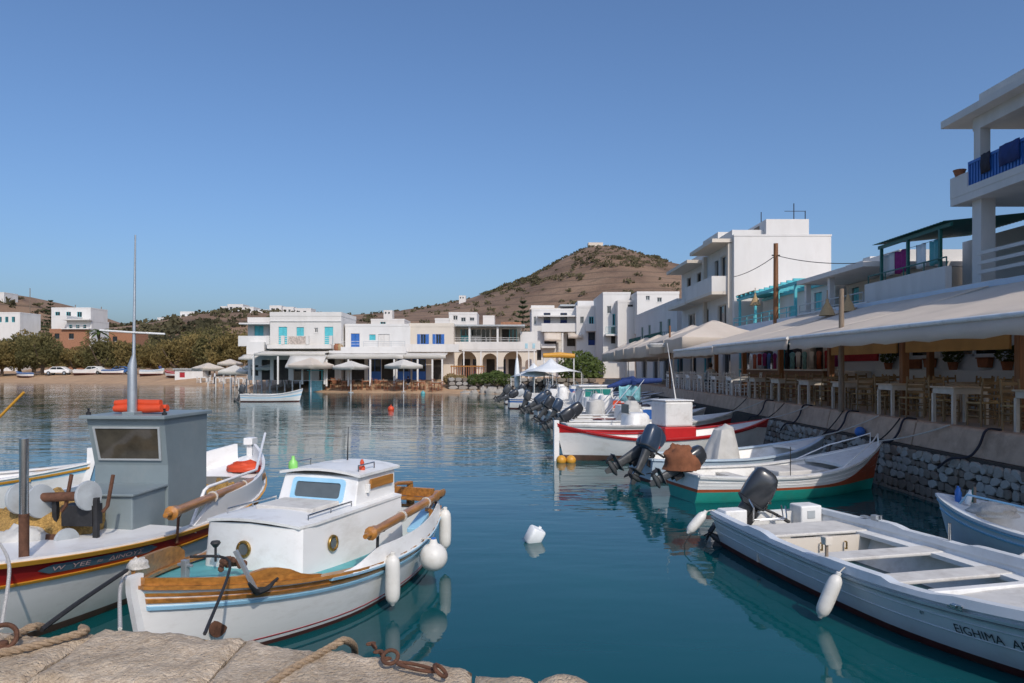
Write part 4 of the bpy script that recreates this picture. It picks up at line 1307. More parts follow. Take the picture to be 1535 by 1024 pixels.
MB().bx(0.615 * L3 - 0.06, 0.615 * L3 + 0.03, -w_, w_, 0.40, h3.sheer(0.62) + 0.045).build('deck_beam', M_gel, t3, bevel=0.01)
for sd in (1, -1):
    rows = []
    for i in range(18):
        u = lerp(0.10, 0.61, i / 17)
        p = h3.ptz(u, 0.40, sd)
        y0, y1 = abs(p.y) - 0.04, abs(p.y) - 0.25
        rows.append([(p.x, sd * y0, 0.41), (p.x, sd * y1, 0.41), (p.x, sd * y1, 0.36), (p.x, sd * y0, 0.36)])
    MB().grid(rows, close=True).build('side_bench', M_gel, t3)
for u, wd in ((0.13, 0.62), (0.335, 0.30), (0.475, 0.30)):
    h3.thwart(u, wd, 0.425 if u < 0.2 else 0.42, 0.04, 0.05).build('thwart', M_deckgrey, t3, bevel=0.012)
h3.thwart(0.185, 0.03, 0.38, 0.27, 0.06).build('bulkhead', M_cream, t3)
for y_ in (-0.35, 0.05, 0.42):
    MB().tube([(0.188 * L3 + 0.02, y_, 0.22), (0.188 * L3 + 0.05, y_, 0.22), (0.188 * L3 + 0.05, y_, 0.31), (0.188 * L3 + 0.02, y_, 0.31)], 0.012, 6).build('hook', M_brass, t3, True)
# stern locker with motor well
MB().bx(0.05, 0.34, 0.42, 0.76, 0.20, 0.60).build('stern_locker', M_gel, t3, bevel=0.02)
MB().bx(0.05, 0.30, -0.76, -0.42, 0.20, 0.58).build('stern_locker', M_gel, t3, bevel=0.02)
MB().bx(0.341, 0.348, 0.52, 0.64, 0.42, 0.53).build('locker_hatch', M_ltgrey, t3)
outboard(t3, 0.14, -0.25, 0.46, 34, M_engine, 1.0, steer=64)
mb = MB()
mb.tube([(0.36, -0.36, 0.43), (0.36, -0.36, 0.62), (0.16, -0.36, 0.78)], 0.013, 8)
mb.tube([(0.40, -0.30, 0.45), (0.46, 0.05, 0.45), (0.30, 0.12, 0.62)], 0.011, 8)
mb.tube([(0.36, -0.36, 0.45), (0.44, -0.1, 0.47), (0.46, 0.1, 0.47), (0.28, 0.2, 0.60)], 0.011, 8)
mb.build('motor_guard', M_steel, t3, True)
for u, sd, hh in ((0.415, -1, 0.17), (0.36, 1, 0.20), (0.20, 1, 0.09)):
    p = h3.ptz(u, h3.sheer(u), sd)
    pg = MB().tube([(p.x, p.y - sd * 0.03, p.z + 0.0), (p.x, p.y - sd * 0.03, p.z + hh + 0.05)], 0.018, 10).build('thole_pin', M_oldwood if sd < 0 else M_steel, t3, True)
    if sd < 0:
        MB().box((p.x, p.y - sd * 0.03, p.z + hh + 0.07), (0.08, 0.08, 0.09), None, 0, 1.15).build('pin_head', M_cream, pg, bevel=0.01)
for u, f in ((0.60, 0.62), (0.80, 0.30)):
    MB().lathe([(0.018, 0), (0.018, 0.012), (0.008, 0.012), (0.008, 0.006)], 12, h3.ptz(u, h3.fz(u, f), -1, 0.0), Vector((0, -1, -0.2)).to_track_quat('Z', 'Y').to_matrix()).build('drain', M_zinc, t3)
p = h3.ptz(0.66, h3.sheer(0.66) - 0.01, -1, 0.03)
MB().box((p.x, p.y, p.z), (0.16, 0.02, 0.05)).box((p.x, p.y - 0.01, p.z), (0.06, 0.03, 0.035)).build('fairlead', M_steel, t3, bevel=0.006)
MB().bx(1.0, 1.35, 0.86, 0.93, 0.56, 0.585).box((1.25, 0.9, 0.60), (0.10, 0.08, 0.06)).build('cleat', M_zinc, t3, bevel=0.006)
TXU = 0.7
for _k in range(500, 900):
    _p = l2w(t3, h3.pt(_k / 1000, 0.5, -1))
    if CX + F * _p.x / _p.y > 1430:
        TXU = _k / 1000
        break
hull_text(h3, 'EIGHIMA  AEI', TXU, 0.50, 0.115, mat('dark_lettering', (0.03, 0.035, 0.04), 0.6, 0.2, 20), t3, -1, out=0.008, wscale=0.92)
hang(t3, h3, 0.47, 0.50, 0.50, 0.075, 'white sausage fender at the rowing peg of the open motor boat', side=-1, lean=(0.0, 0.40), group='fenders of the open motor boat')
p = h3.ptz(0.0, h3.sheer(0) + 0.03, -1, 0.08)
fd = fender(l2w(t3, (p.x - 0.02, p.y, 0.52)), 0.42, 0.07, 'white fender slung at the outboard corner of the open motor boat', (-0.15, 0.75), l2w(t3, (0.05, p.y + 0.1, 0.55)), 'fenders of the open motor boat')
q = l2w(t3, (p.x - 0.02, p.y, 0.52))
rope('mooring_line', [(q.x - 0.22, q.y - 0.05, 0.20), (q.x - 0.33, q.y - 0.1, 0.05), (q.x - 0.27, q.y - 0.15, -0.12)], 0.008, M_blrope, 'thin dark line from the stern fender into the water')

# ===== boat cut by the right edge
t4, L4 = boat('blue_trimmed_boat', 'white boat with blue rail and bottles under the stone wall', (7.98, 7.2), (6.22, 10.75))
h4 = Hull(L4, 1.62, ts=0.75, um=0.4, pw=3.0, fb=(0.5, 0.5, 0.72), af=0.05)
h4.skin([(1.0, 1)]).build('hull', [M_antif, M_bluewhite], t4, True)
h4.strake(0.74, 0.03, 0.02).build('rub_rail', M_skyblue, t4, True)
h4.strake(0.93, 0.03, 0.03).build('upper_rail', M_skyblue, t4, True)
h4.cap(0.09, 0.035, 0.035).build('gunwale', M_bluewhite, t4, True)
h4.inner(0.2, 0.02, 0.88).build('well', [M_gel, M_deckgrey], t4, True)
h4.deck(0.80, 0.985, 0.0, 0.03).build('foredeck', M_gel, t4, True)
for u in (0.3, 0.55): h4.thwart(u, 0.26, 0.42).build('thwart', M_deckgrey, t4)
MB().tube([(L4 * 0.86, 0.0, 0.66), (L4 * 0.86, 0, 0.92)], 0.02, 8).build('bow_post', M_oldwood, t4, True)
MB().tube([(L4 * 0.9, 0.10, 0.66), (L4 * 0.84, 0.30, 0.85), (L4 * 0.4, 0.62, 0.80)], 0.014, 8).build('hand_line_rail', M_skyblue, t4, True)
for k, (x, y, m) in enumerate(((0.93, -0.06, M_blue), (0.91, 0.06, M_blue), (0.89, -0.13, M_dkgreen), (0.87, 0.10, M_foam))):
    o = MB().lathe([(0.035, 0), (0.04, 0.02), (0.04, 0.13), (0.02, 0.17), (0.016, 0.20), (0.02, 0.205)], 12).build('plastic_bottle', m, None, True)
    tag(o, ['blue bottle tied at the bow post beside the stone wall', 'blue bottle tied at the bow post beside the stone wall', 'dark green bottle standing behind the blue bottles', 'white bottle standing beside the bow post'][k], 'bottle', 'bottles on the blue trimmed boat')
    o.location = l2w(t4, (L4 * x, y, 0.665 + 0.02)); o.rotation_euler = (0.1 * k - 0.15, 0.1, 0)
heap('rope_heap', 'tangled pale rope heaped in the blue trimmed boat', 'rope', l2w(t4, (L4 * 0.78, 0.1, 0.60)), 0.30, 0.26, 0.16, M_whrope, 4)
hang(t4, h4, 0.52, 0.44, 0.48, 0.07, 'white fender lying along the blue trimmed boat', side=1, lean=(0, 1.1))

# ===== boats moored stern-out to the promenade
def moored(name, label, stern, bow, B, bands, mats, fb, ts=0.75, rail=None, cap=M_gel, fl=0.16, floorm=M_deckgrey, thw=(0.3, 0.55), af=0.07, engine=None, tilt=55, eng_sc=0.95, stripe=None, deck=None, um=0.42, pw=2.4, group=None, rake=0.3):
    t, L = boat(name, label, stern, bow, group=group)
    h = Hull(L, B, ts=ts, um=um, pw=pw, fb=fb, af=af, rake=rake)
    h.skin(bands).build('hull', mats, t, True, angle=60)
    h.inner(fl, 0.02 if ts > 0.2 else 0.06, 0.93).build('well', [M_gel, floorm], t, True)
    h.cap(0.10, 0.03, 0.035).build('gunwale', cap, t, True)
    if rail: h.strake(0.95, 0.045, 0.032).build('rub_rail', rail, t, True)
    for u in thw: h.thwart(u, 0.26, h.sheer(u) - 0.09).build('thwart', M_deckgrey, t)
    if deck: h.deck(deck, 0.985, 0.0, 0.04).build('foredeck', M_gel, t, True)
    if engine: outboard(t, -0.02, 0, h.sheer(0) - 0.02, tilt, engine, eng_sc, stripe)
    return t, h
GQ = 'boats moored along the restaurant quay'
ta, ha = moored('green_bottomed_boat', 'white wooden boat with orange and sea green bottom bands', (3.35, 14.45), (7.93, 15.75), 1.75, [(0.05, 0), (0.24, 1), (1.0, 2)], [M_green, M_orange, M_boatwhite], (0.52, 0.46, 0.98), rail=None, thw=(0.28, 0.5), deck=0.70, af=0.20, engine=M_engine, tilt=62, group=GQ)
# rising orange flash on the bow
for sd in (1, -1):
    rows = []
    for i in range(15):
        u = lerp(0.60, 0.99, i / 14)
        f1 = lerp(0.26, 0.97, sstep(0.62, 0.97, u) ** 1.0 * (0.85 + 0.15 * math.floor(u * 14) / 14))
        rows.append([ha.ptz(u, lerp(ha.fz(u, 0.05), ha.fz(u, f1), t_), sd, 0.007) for t_ in (0, 0.25, 0.5, 0.75, 1)])
    MB().grid(rows).build('bow_flash', M_orange, ta, True)
for f in (0.45, 0.68): ha.strake(f, 0.012, 0.006).build('plank_edge', M_boatwhite, ta)
ha.strake(0.94, 0.04, 0.03).build('rub_rail', M_boatwhite, ta, True)
MB().bx(ha.L * 0.40, ha.L * 0.66, -0.42, 0.42, 0.30, 0.52).build('engine_casing', M_deckgrey, ta, bevel=0.02)
mb = MB()
for sd in (1, -1):
    pts = [ha.ptz(u, ha.sheer(u), sd) for u in (0.66, 0.8, 0.9, 0.96)]
    mb.tube([(pts[0].x, pts[0].y - sd * 0.04, pts[0].z + 0.02)] + [(p.x, p.y - sd * 0.03, p.z + 0.20 + 0.03 * i) for i, p in enumerate(pts[1:])] + [(pts[-1].x, pts[-1].y - sd * 0.02, pts[-1].z + 0.02)], 0.014, 8)
mb.build('bow_rail', M_boatwhite, ta, True)
MB().tube([(ha.L * 0.40, -0.78, 0.45), (ha.L * 0.40, -0.78, 1.05)], 0.008, 6).build('rod', M_iron, ta, True)
o = heap('engine_cover', 'brown cloth draped over an outboard at the green bottomed boat', 'cover', l2w(ta, (-0.02, 0.0, 0.58)), 0.36, 0.27, 0.46, M_brown, 3)
ob_, hb = moored('pale_blue_boat', 'pale blue open boat with a tarpaulin covered console', (2.95, 16.9), (7.75, 18.2), 1.8, [(1.0, 1)], [M_antif, M_paleblue_gel], (0.52, 0.48, 0.86), cap=M_paleblue_gel, thw=(0.45,), deck=0.78, engine=M_engnavy, tilt=58, eng_sc=1.2, stripe=M_red, group=GQ)
mb = MB()
rows = []
for j in range(13):
    v = j / 12
    row = []
    for i in range(40):
        a = 2 * math.pi * i / 40
        ca, sa = math.cos(a), math.sin(a)
        sq = 1 / max(abs(ca), abs(sa)) ** 0.6
        r__ = lerp(0.42, 0.16, v ** 1.3) * sq * (1 + (1 - v) * 0.10 * math.sin(a * 5 + 1.0) + 0.07 * noise.noise(Vector((ca * 2, sa * 2, v * 3))))
        if j == 12: r__ *= 0.3
        row.append((r__ * ca + 0.12 * v, r__ * sa * 0.9, 1.06 * v - (0.03 if j == 12 else 0) + 0.05 * ca * v))
    rows.append(row)
mb.grid(rows, close=True)
mb.f.append(tuple(len(mb.v) - 40 + i for i in range(40))); mb.m.append(0)
tp = tag(mb.build('tarpaulin_cover', M_tarp, None, True, angle=40), 'grey white tarpaulin draped over a tall boat console', 'tarpaulin')
outboard(ob_, 0.02, -0.42, hb.sheer(0) + 0.05, 30, M_engnavy, 1.05, steer=20)
tp.location = l2w(ob_, (hb.L * 0.42, 0.05, 0.165)); tp.rotation_euler = (0, 0, 0.4)
tc_, hc = moored('red_gunwale_boat', 'white double-ended boat with bright red gunwale and tall white console', (1.2, 20.3), (7.7, 22.0), 2.0, [(1.0, 1)], [M_brownaf, M_boatwhite], (1.02, 0.60, 1.02), ts=0.0, rail=M_red, cap=M_red, thw=(0.35, 0.6), deck=0.8, um=0.5, af=0.16, group=GQ)
hc.deck(0.012, 0.12, 0.0, 0.04).build('after_deck', M_red, tc_, True)
MB().bx(-0.05, 0.10, -0.05, 0.05, -0.1, 1.12).build('stern_post', M_boatwhite, tc_, bevel=0.01)
for u0_, u1_ in ((0.0, 0.11), (0.90, 0.995)):
    for sd in (1, -1):
        rows = []
        for i in range(9):
            u = lerp(u0_, u1_, i / 8)
            f0_ = lerp(0.72, 0.95, abs((u - (0 if u0_ == 0 else 1)) / 0.11))
            rows.append([hc.ptz(u, lerp(hc.fz(u, f0_), hc.sheer(u), q), sd, 0.008) for q in (0, 0.5, 1)])
        MB().grid(rows).build('red_end_panel', M_red, tc_, True)
for k in (0, 1):
    o = MB().sphere((0, 0, 0), 0.14, 14).build('small_float', M_yellow, None, True)
    o.location = (1.34 + 0.26 * k, 19.95, 0.06)
    tag(o, 'ochre float bobbing at the red gunwale boat', 'float', 'ochre floats at the red boat')
td, hd_ = moored('red_band_boat', 'white boat with red side band behind the red gunwale boat', (1.6, 24.2), (7.7, 25.6), 2.0, [(0.55, 1), (0.8, 2), (1.0, 1)], [M_antif, M_boatwhite, M_red], (0.75, 0.68, 1.0), rail=M_gel, thw=(), deck=0.68, engine=M_engine, tilt=60, group=GQ)
CXX = hc.L * 0.455
MB().bx(CXX, CXX + 0.98, -0.52, 0.52, 0.2, 0.90).build('console_base', M_red, tc_, bevel=0.03)
MB().bx(CXX + 0.04, CXX + 0.90, -0.48, 0.48, 0.901, 1.62).build('console', M_gel, tc_, bevel=0.06)
MB().bx(CXX + 0.02, CXX + 0.92, -0.50, 0.50, 1.621, 1.66).build('console_top', M_gel, tc_, bevel=0.015)
MB().tube([(CXX + 0.7, 0.2, 1.65), (CXX + 0.45, 0.25, 3.3)], [0.02, 0.008], 6).build('whip_aerial', M_gel, tc_, True)
MB().loft([(0.2, hd_.L * 0.42, 0, 0.45, 0.5), (0.95, hd_.L * 0.42, 0, 0.38, 0.45), (1.05, hd_.L * 0.42, 0, 0.3, 0.36)], 16, 5).build('console', M_gel, td, True)
MB().bx(hd_.L * 0.36, hd_.L * 0.36 + 0.02, -0.32, 0.32, 1.04, 1.35).build('windscreen', M_cabglass, td)
# further boats, built with what shows of them
specs = [
    ('motor_skiff', 'white skiff with grey console and dark tilted outboard', (2.1, 27.6), (7.6, 28.8), M_boatwhite, M_gel, M_engine, 'grey'),
    ('bimini_boat', 'white boat carrying a folded navy blue canopy on steel hoops', (1.9, 31.2), (7.6, 32.4), M_boatwhite, M_gel, M_engnavy, 'bimini'),
    ('motor_skiff', 'white skiff with steel hoop rails and black outboard', (1.4, 35.0), (7.6, 36.0), M_gel, M_gel, M_engine, 'hoop'),
    ('small_cabin_boat', 'small white cabin boat with green side window', (1.6, 39.2), (7.6, 40.2), M_boatwhite, M_gel, M_engine, 'cabin'),
    ('motor_skiff', 'white skiff with a blue band and windscreen', (0.9, 43.6), (7.5, 44.4), M_boatwhite, M_blue, M_engnavy, 'screen'),
    ('motor_skiff', 'blue and white skiff with grey outboard cover', (0.2, 48.5), (7.4, 49.2), M_paleblue_gel, M_blue, M_ltgrey, 'grey'),
    ('motor_skiff', 'low white skiff beside the rocky bank', (0.6, 54.5), (7.4, 55.0), M_boatwhite, M_gel, M_engine, 'hoop'),
    ('motor_skiff', 'white skiff with red sheer band and bare console', (2.3, 29.4), (7.6, 30.4), M_gel, M_dred, M_enggrey, 'screen'),
    ('motor_skiff', 'cream skiff with steel hoops between the navy canopy and green window boats', (1.6, 33.1), (7.6, 34.2), M_cream, M_gel, M_engine, 'hoop'),
    ('motor_skiff', 'white skiff with pale windscreen and navy outboard', (1.2, 37.1), (7.6, 38.0), M_gel, M_skyblue, M_engnavy, 'screen'),
    ('motor_skiff', 'plain white skiff with tarpaulin heap amidships', (0.9, 41.4), (7.5, 42.2), M_boatwhite, M_gel, M_enggrey, 'grey'),
    ('motor_skiff', 'white skiff with cobalt sheer band and steel hoops', (-0.2, 46.0), (7.4, 46.8), M_gel, M_blue, M_engine, 'hoop'),
    ('motor_skiff', 'blue sheered skiff lying off the rocky bank', (-0.5, 51.4), (7.2, 52.0), M_boatwhite, M_blue, M_enggrey, 'screen'),
    ('motor_skiff', 'white sport boat with dark windscreen by the canvas tents', (3.2, 60.5), (7.6, 61.0), M_gel, M_blue, M_engine, 'screen'),
]
for i, (nm, lb, st, bw, hm, rl, en, kind) in enumerate(specs):
    t, h = moored(nm, lb, st, bw, 1.9, [(0.6, 1), (0.78, 2), (1.0, 1)], [M_antif, hm, rl], (0.62, 0.58, 0.98), rail=rl, thw=(0.3,), deck=0.66, engine=en, tilt=(58, 30, 66, 48, 20, 70, 40, 62, 34, 55, 25, 68, 45, 60)[i % 14], eng_sc=(1.15, 0.95, 1.05, 1.2, 0.9, 1.1)[i % 6], group=GQ)
    x = h.L * 0.45
    rr2 = random.Random(i * 7 + 1)
    # loose gear: crate, bucket, standing rod
    if i < 10:
        o = MB().bx(-0.25, 0.25, -0.17, 0.17, 0, 0.03).bx(-0.25, 0.25, -0.17, -0.14, 0.03, 0.27).bx(-0.25, 0.25, 0.14, 0.17, 0.03, 0.27).bx(-0.25, -0.22, -0.14, 0.14, 0.03, 0.27).bx(0.22, 0.25, -0.14, 0.14, 0.03, 0.27).build('fish_crate', [M_blue, M_foam, M_orangeplastic][i % 3], None)
        o.location = l2w(t, (h.L * 0.58, rr2.uniform(-0.3, 0.3), 0.60)); o.rotation_euler = (0.0, 0.0, rr2.uniform(0, 3)); o.scale = (1.3, 1.3, 1.3)
        tag(o, ['blue', 'white', 'orange'][i % 3] + ' plastic fish crate in the ' + lb.split(' with ')[0].split(' carrying ')[0].split(' beside ')[0], 'crate', 'fish crates in the boats')
        MB().bx(h.L * 0.5, h.L * 0.66, -0.6, 0.6, 0.55, 0.598).build('centre_thwart', M_deckgrey, t)
        o = MB().lathe([(0.10, 0), (0.14, 0.26), (0.15, 0.26), (0.15, 0.28), (0.13, 0.28), (0.09, 0.02)], 14).build('bucket', [M_dkcloth, M_foam, M_bluetarp, M_terra][i % 4], None, True)
        o.location = l2w(t, (h.L * 0.22, rr2.uniform(-0.4, 0.4), 0.162)); o.scale = (1.2, 1.2, 1.5)
        tag(o, ['black', 'white', 'blue', 'terracotta'][i % 4] + ' bucket standing in the ' + lb.split(' with ')[0].split(' carrying ')[0].split(' beside ')[0], 'bucket', 'buckets in the boats')
        MB().tube([(h.L * 0.3, 0.6, 0.4), (h.L * 0.3 + 0.25 * rr2.uniform(-1, 1), 0.65, rr2.uniform(1.5, 2.3))], [0.016, 0.006], 6).build('rod', M_gel, t, True)
        heap('rope_coil', 'loose pale rope heaped in the bow of the ' + lb.split(' with ')[0].split(' carrying ')[0].split(' beside ')[0], 'rope', l2w(t, (h.L * 0.76, 0.0, h.sheer(0.76) + 0.03)), 0.26, 0.22, 0.12, M_whrope if i % 2 else M_dkcloth, i)['group'] = 'rope heaps in the boats'
    if kind == 'grey':
        MB().bx(x - 0.35, x + 0.3, -0.4, 0.4, 0.17, 1.0).build('console', M_gel, t, bevel=0.05)
        mb = MB()
        rows = []
        for j in range(6):
            rows.append([(x + lerp(0.55, 0.2, j / 5) * math.cos(a_) * (1 + 0.12 * math.sin(3 * a_ + j)), lerp(0.6, 0.22, j / 5) * math.sin(a_) * (1 + 0.1 * math.sin(5 * a_)), lerp(0.55, 1.3, (j / 5) ** 0.7)) for a_ in [2 * math.pi * q / 18 for q in range(18)]])
        mb.grid(rows, close=True)
        mb.f.append(tuple(len(mb.v) - 18 + q for q in range(18))); mb.m.append(0)
        mb.build('draped_cover', M_tarp, t, True, angle=30)
    elif kind == 'bimini':
        mb = MB()
        for dx, hh in ((0.0, 1.9), (0.5, 2.05)):
            mb.tube([(x + dx - 0.7, -0.85, 0.6), (x + dx + 0.5, -0.8, hh), (x + dx + 0.5, 0.8, hh), (x + dx - 0.7, 0.85, 0.6)], 0.02, 8)
        mb.build('hoop', M_steel, t, True)
        mb = MB()
        mb.tube([(x + 0.5, -0.95, 1.92), (x + 0.65, -0.4, 2.06), (x + 0.62, 0.3, 2.0), (x + 0.7, 0.95, 2.02)], [0.10, 0.15, 0.13, 0.10], 10)
        mb.tube([(x - 0.6, -0.7, 1.75), (x + 0.2, -0.6, 1.95), (x + 1.9, -0.5, 2.02)], [0.06, 0.16, 0.10], 10)
        mb.build('folded_canopy', M_dkblue, t, True)
        mb = MB()
        rows = [[(x - 0.1 + 0.14 * j, -0.72 + 0.08 * math.sin(j * 2.1), 1.80 - 0.17 * k - 0.05 * math.sin(j * 1.3 + k)) for j in range(8)] for k in range(5)]
        mb.grid(rows)
        ob2 = mb.build('hanging_cloth', M_aquacloth, t, True)
        sm = ob2.modifiers.new('thick', 'SOLIDIFY'); sm.thickness = 0.02
        MB().loft([(0.3, x - 0.9, 0, 0.4, 0.4), (1.1, x - 0.9, 0, 0.34, 0.36), (1.2, x - 0.85, 0, 0.2, 0.3)], 16, 4).build('seat', M_tarp, t, True)
    elif kind == 'hoop':
        mb = MB()
        mb.tube([(x - 1.2, -0.85, 0.6), (x - 0.9, -0.8, 1.5), (x - 0.9, 0.8, 1.5), (x - 1.2, 0.85, 0.6)], 0.022, 8)
        mb.tube([(x + 1.3, -0.6, 0.9), (x + 1.6, -0.5, 1.25), (x + 2.8, 0.0, 1.4), (x + 1.6, 0.5, 1.25), (x + 1.3, 0.6, 0.9)], 0.02, 8)
        mb.build('rail', M_steel, t, True)
        MB().loft([(0.3, x, 0.1, 0.35, 0.4), (1.15, x, 0.1, 0.3, 0.36), (1.3, x, 0.1, 0.22, 0.28)], 14, 4).build('console', M_gel, t, True)
    elif kind == 'cabin':
        MB().bx(x - 0.7, x + 1.0, -0.7, 0.7, 0.3, 1.55).build('cabin', M_gel, t, bevel=0.05)
        MB().bx(x - 0.9, x + 1.1, -0.8, 0.8, 1.551, 1.62).build('cabin_roof', M_gel, t, bevel=0.02)
        MB().bx(x - 0.55, x + 0.85, -0.72, -0.703, 0.95, 1.42).build('side_window', mat('green_glass', (0.03, 0.22, 0.19), 0.15, 0.1, 3), t)
    else:
        MB().loft([(0.3, x, 0, 0.5, 0.55), (1.05, x, 0, 0.42, 0.5)], 16, 4).build('console', M_gel, t, True)
        mb = MB()
        mb.grid([[(x + 0.4, y_, 1.0) for y_ in (-0.5, -0.2, 0.2, 0.5)], [(x + 0.1, y_ * 0.9, 1.42) for y_ in (-0.5, -0.2, 0.2, 0.5)]])
        o = mb.build('windscreen', M_cabglass, t)
        sm = o.modifiers.new('thick', 'SOLIDIFY'); sm.thickness = 0.015
# small boat at anchor in the bay
t9, h9 = moored('anchored_skiff', 'pale blue and white skiff with outboard anchored in the bay', (-20.2, 55.0), (-15.75, 55.3), 1.7, [(0.45, 1), (0.6, 2), (0.8, 1), (1.0, 3)], [M_antif, M_boatwhite, M_skyblue, M_paleblue_gel], (0.55, 0.5, 0.95), rail=M_boatwhite, thw=(0.3, 0.6), engine=M_enggrey, tilt=20, eng_sc=1.1)
# floats
def float_ball(name, p, r_, m, label):
    o = MB().sphere((0, 0, 0), r_, 14).tube([(0, 0, r_ * 0.9), (0, 0, r_ * 1.35)], r_ * 0.16, 8).build(name, m, None, True)
    o.location = (p.x, p.y, r_ * 0.35)
    tag(o, label, 'buoy')
float_ball('mooring_buoy', gp(586, 615), 0.20, M_orangeplastic, 'orange mooring buoy floating in the bay')
float_ball('mooring_buoy', gp(634, 591), 0.22, M_teal, 'green mooring buoy close to the beach')
mb = MB()
mb.loft([(-0.12, 0, 0, 0.10, 0.085), (-0.1, 0, 0, 0.115, 0.10), (0.11, 0, 0, 0.115, 0.10), (0.13, 0, 0, 0.10, 0.085)], 16, 5)
mb.tube([(0.05, 0.05, 0.13), (0.05, 0.05, 0.155)], 0.025, 10)
o = mb.build('plastic_canister', M_foam, None, True, angle=40)
p = gp(801, 812)
o.location = (p.x, p.y, 0.08); o.rotation_euler = (0.25, 0.42, 0.5)
tag(o, 'white plastic canister floating alone on the water', 'canister')

# ---------------------------------------------------------------- buildings
def fmap(face, pos):
    return {'S': lambda a, z, d: (a, pos + d, z), 'W': lambda a, z, d: (pos + d, a, z), 'E': lambda a, z, d: (pos - d, a, z)}[face]
def wall(mb, face, a0, a1, z0, z1, pos, holes, depth=0.2):
    P = fmap(face, pos)
    As = sorted(set([a0, a1] + [h[0] for h in holes] + [h[0] + h[2] for h in holes]))
    Zs = sorted(set([z0, z1] + [h[1] for h in holes] + [h[1] + h[3] for h in holes]))
    for a, b_ in zip(As, As[1:]):
        for c, d in zip(Zs, Zs[1:]):
            ma, mz = (a + b_) / 2, (c + d) / 2
            if any(h[0] < ma < h[0] + h[2] and h[1] < mz < h[1] + h[3] for h in holes): continue
            mb.add([P(a, c, 0), P(b_, c, 0), P(b_, d, 0), P(a, d, 0)], [(0, 1, 2, 3)])
    for (a, z, w_, h_) in holes:
        c = [(a, z), (a + w_, z), (a + w_, z + h_), (a, z + h_)]
        mb.grid([[P(p[0], p[1], 0) for p in c], [P(p[0], p[1], depth) for p in c]], close=True)
def fbox(mb, face, pos, a0, a1, z0, z1, d0, d1):
    P = fmap(face, pos)
    p, q = P(a0, z0, d0), P(a1, z1, d1)
    return mb.bx(min(p[0], q[0]), max(p[0], q[0]), min(p[1], q[1]), max(p[1], q[1]), min(p[2], q[2]), max(p[2], q[2]))
def opening(par, face, pos, a, z, w_, h_, kind, col):
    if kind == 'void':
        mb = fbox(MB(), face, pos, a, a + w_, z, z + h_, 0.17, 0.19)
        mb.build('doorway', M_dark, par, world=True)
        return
    if kind in ('win', 'shutters', 'door'):
        mb = MB()
        fr = 0.07
        for q in ((a, a + w_, z, z + fr), (a, a + w_, z + h_ - fr, z + h_), (a, a + fr, z + fr, z + h_ - fr), (a + w_ - fr, a + w_, z + fr, z + h_ - fr), (a + w_ / 2 - 0.03, a + w_ / 2 + 0.03, z + fr, z + h_ - fr)):
            fbox(mb, face, pos, *q, 0.09, 0.14)
        if kind == 'door':
            fbox(mb, face, pos, a + fr, a + w_ - fr, z + fr, z + h_ * 0.4, 0.10, 0.135)
        f = mb.build('door' if kind == 'door' else 'window', col, par, world=True)
        pn = fbox(MB(), face, pos, a + 0.02, a + w_ - 0.02, z + 0.02, z + h_ - 0.02, 0.15, 0.17)
        pn.v = [p - par.location for p in pn.v]
        pn.build('pane', M_glass, f)
        if kind == 'shutters':
            for s0, s1 in ((a - w_ * 0.5 - 0.02, a - 0.02), (a + w_ + 0.02, a + w_ * 1.5 + 0.02)):
                sh = MB()
                fbox(sh, face, pos, s0, s1, z, z + h_, -0.05, -0.012)
                n = 7
                for k in range(n):
                    zz = z + 0.06 + (h_ - 0.12) * k / n
                    fbox(sh, face, pos, s0 + 0.05, s1 - 0.05, zz, zz + (h_ - 0.12) / n * 0.6, -0.065, -0.05)
                sh.build('shutter', col, par, world=True)
        else:
            sl_ = fbox(MB(), face, pos, a - 0.05, a + w_ + 0.05, z - 0.06, z - 0.002, -0.04, 0.09)
            sl_.build('sill', M_white, par, world=True)
    elif kind in ('leaf', 'panel'):
        mb = MB()
        for s0, s1 in ((a + 0.015, a + w_ / 2 - 0.01), (a + w_ / 2 + 0.01, a + w_ - 0.015)):
            fbox(mb, face, pos, s0, s1, z, z + h_ - 0.015, 0.08, 0.12)
            n = 8 if kind == 'leaf' else 3
            for k in range(n):
                zz = z + 0.08 + (h_ - 0.16) * k / n
                fbox(mb, face, pos, s0 + 0.06, s1 - 0.06, zz, zz + (h_ - 0.16) / n * 0.7, 0.065, 0.08)
        mb.build('shutter_door' if h_ > 1.6 else 'shutter', col, par, world=True)
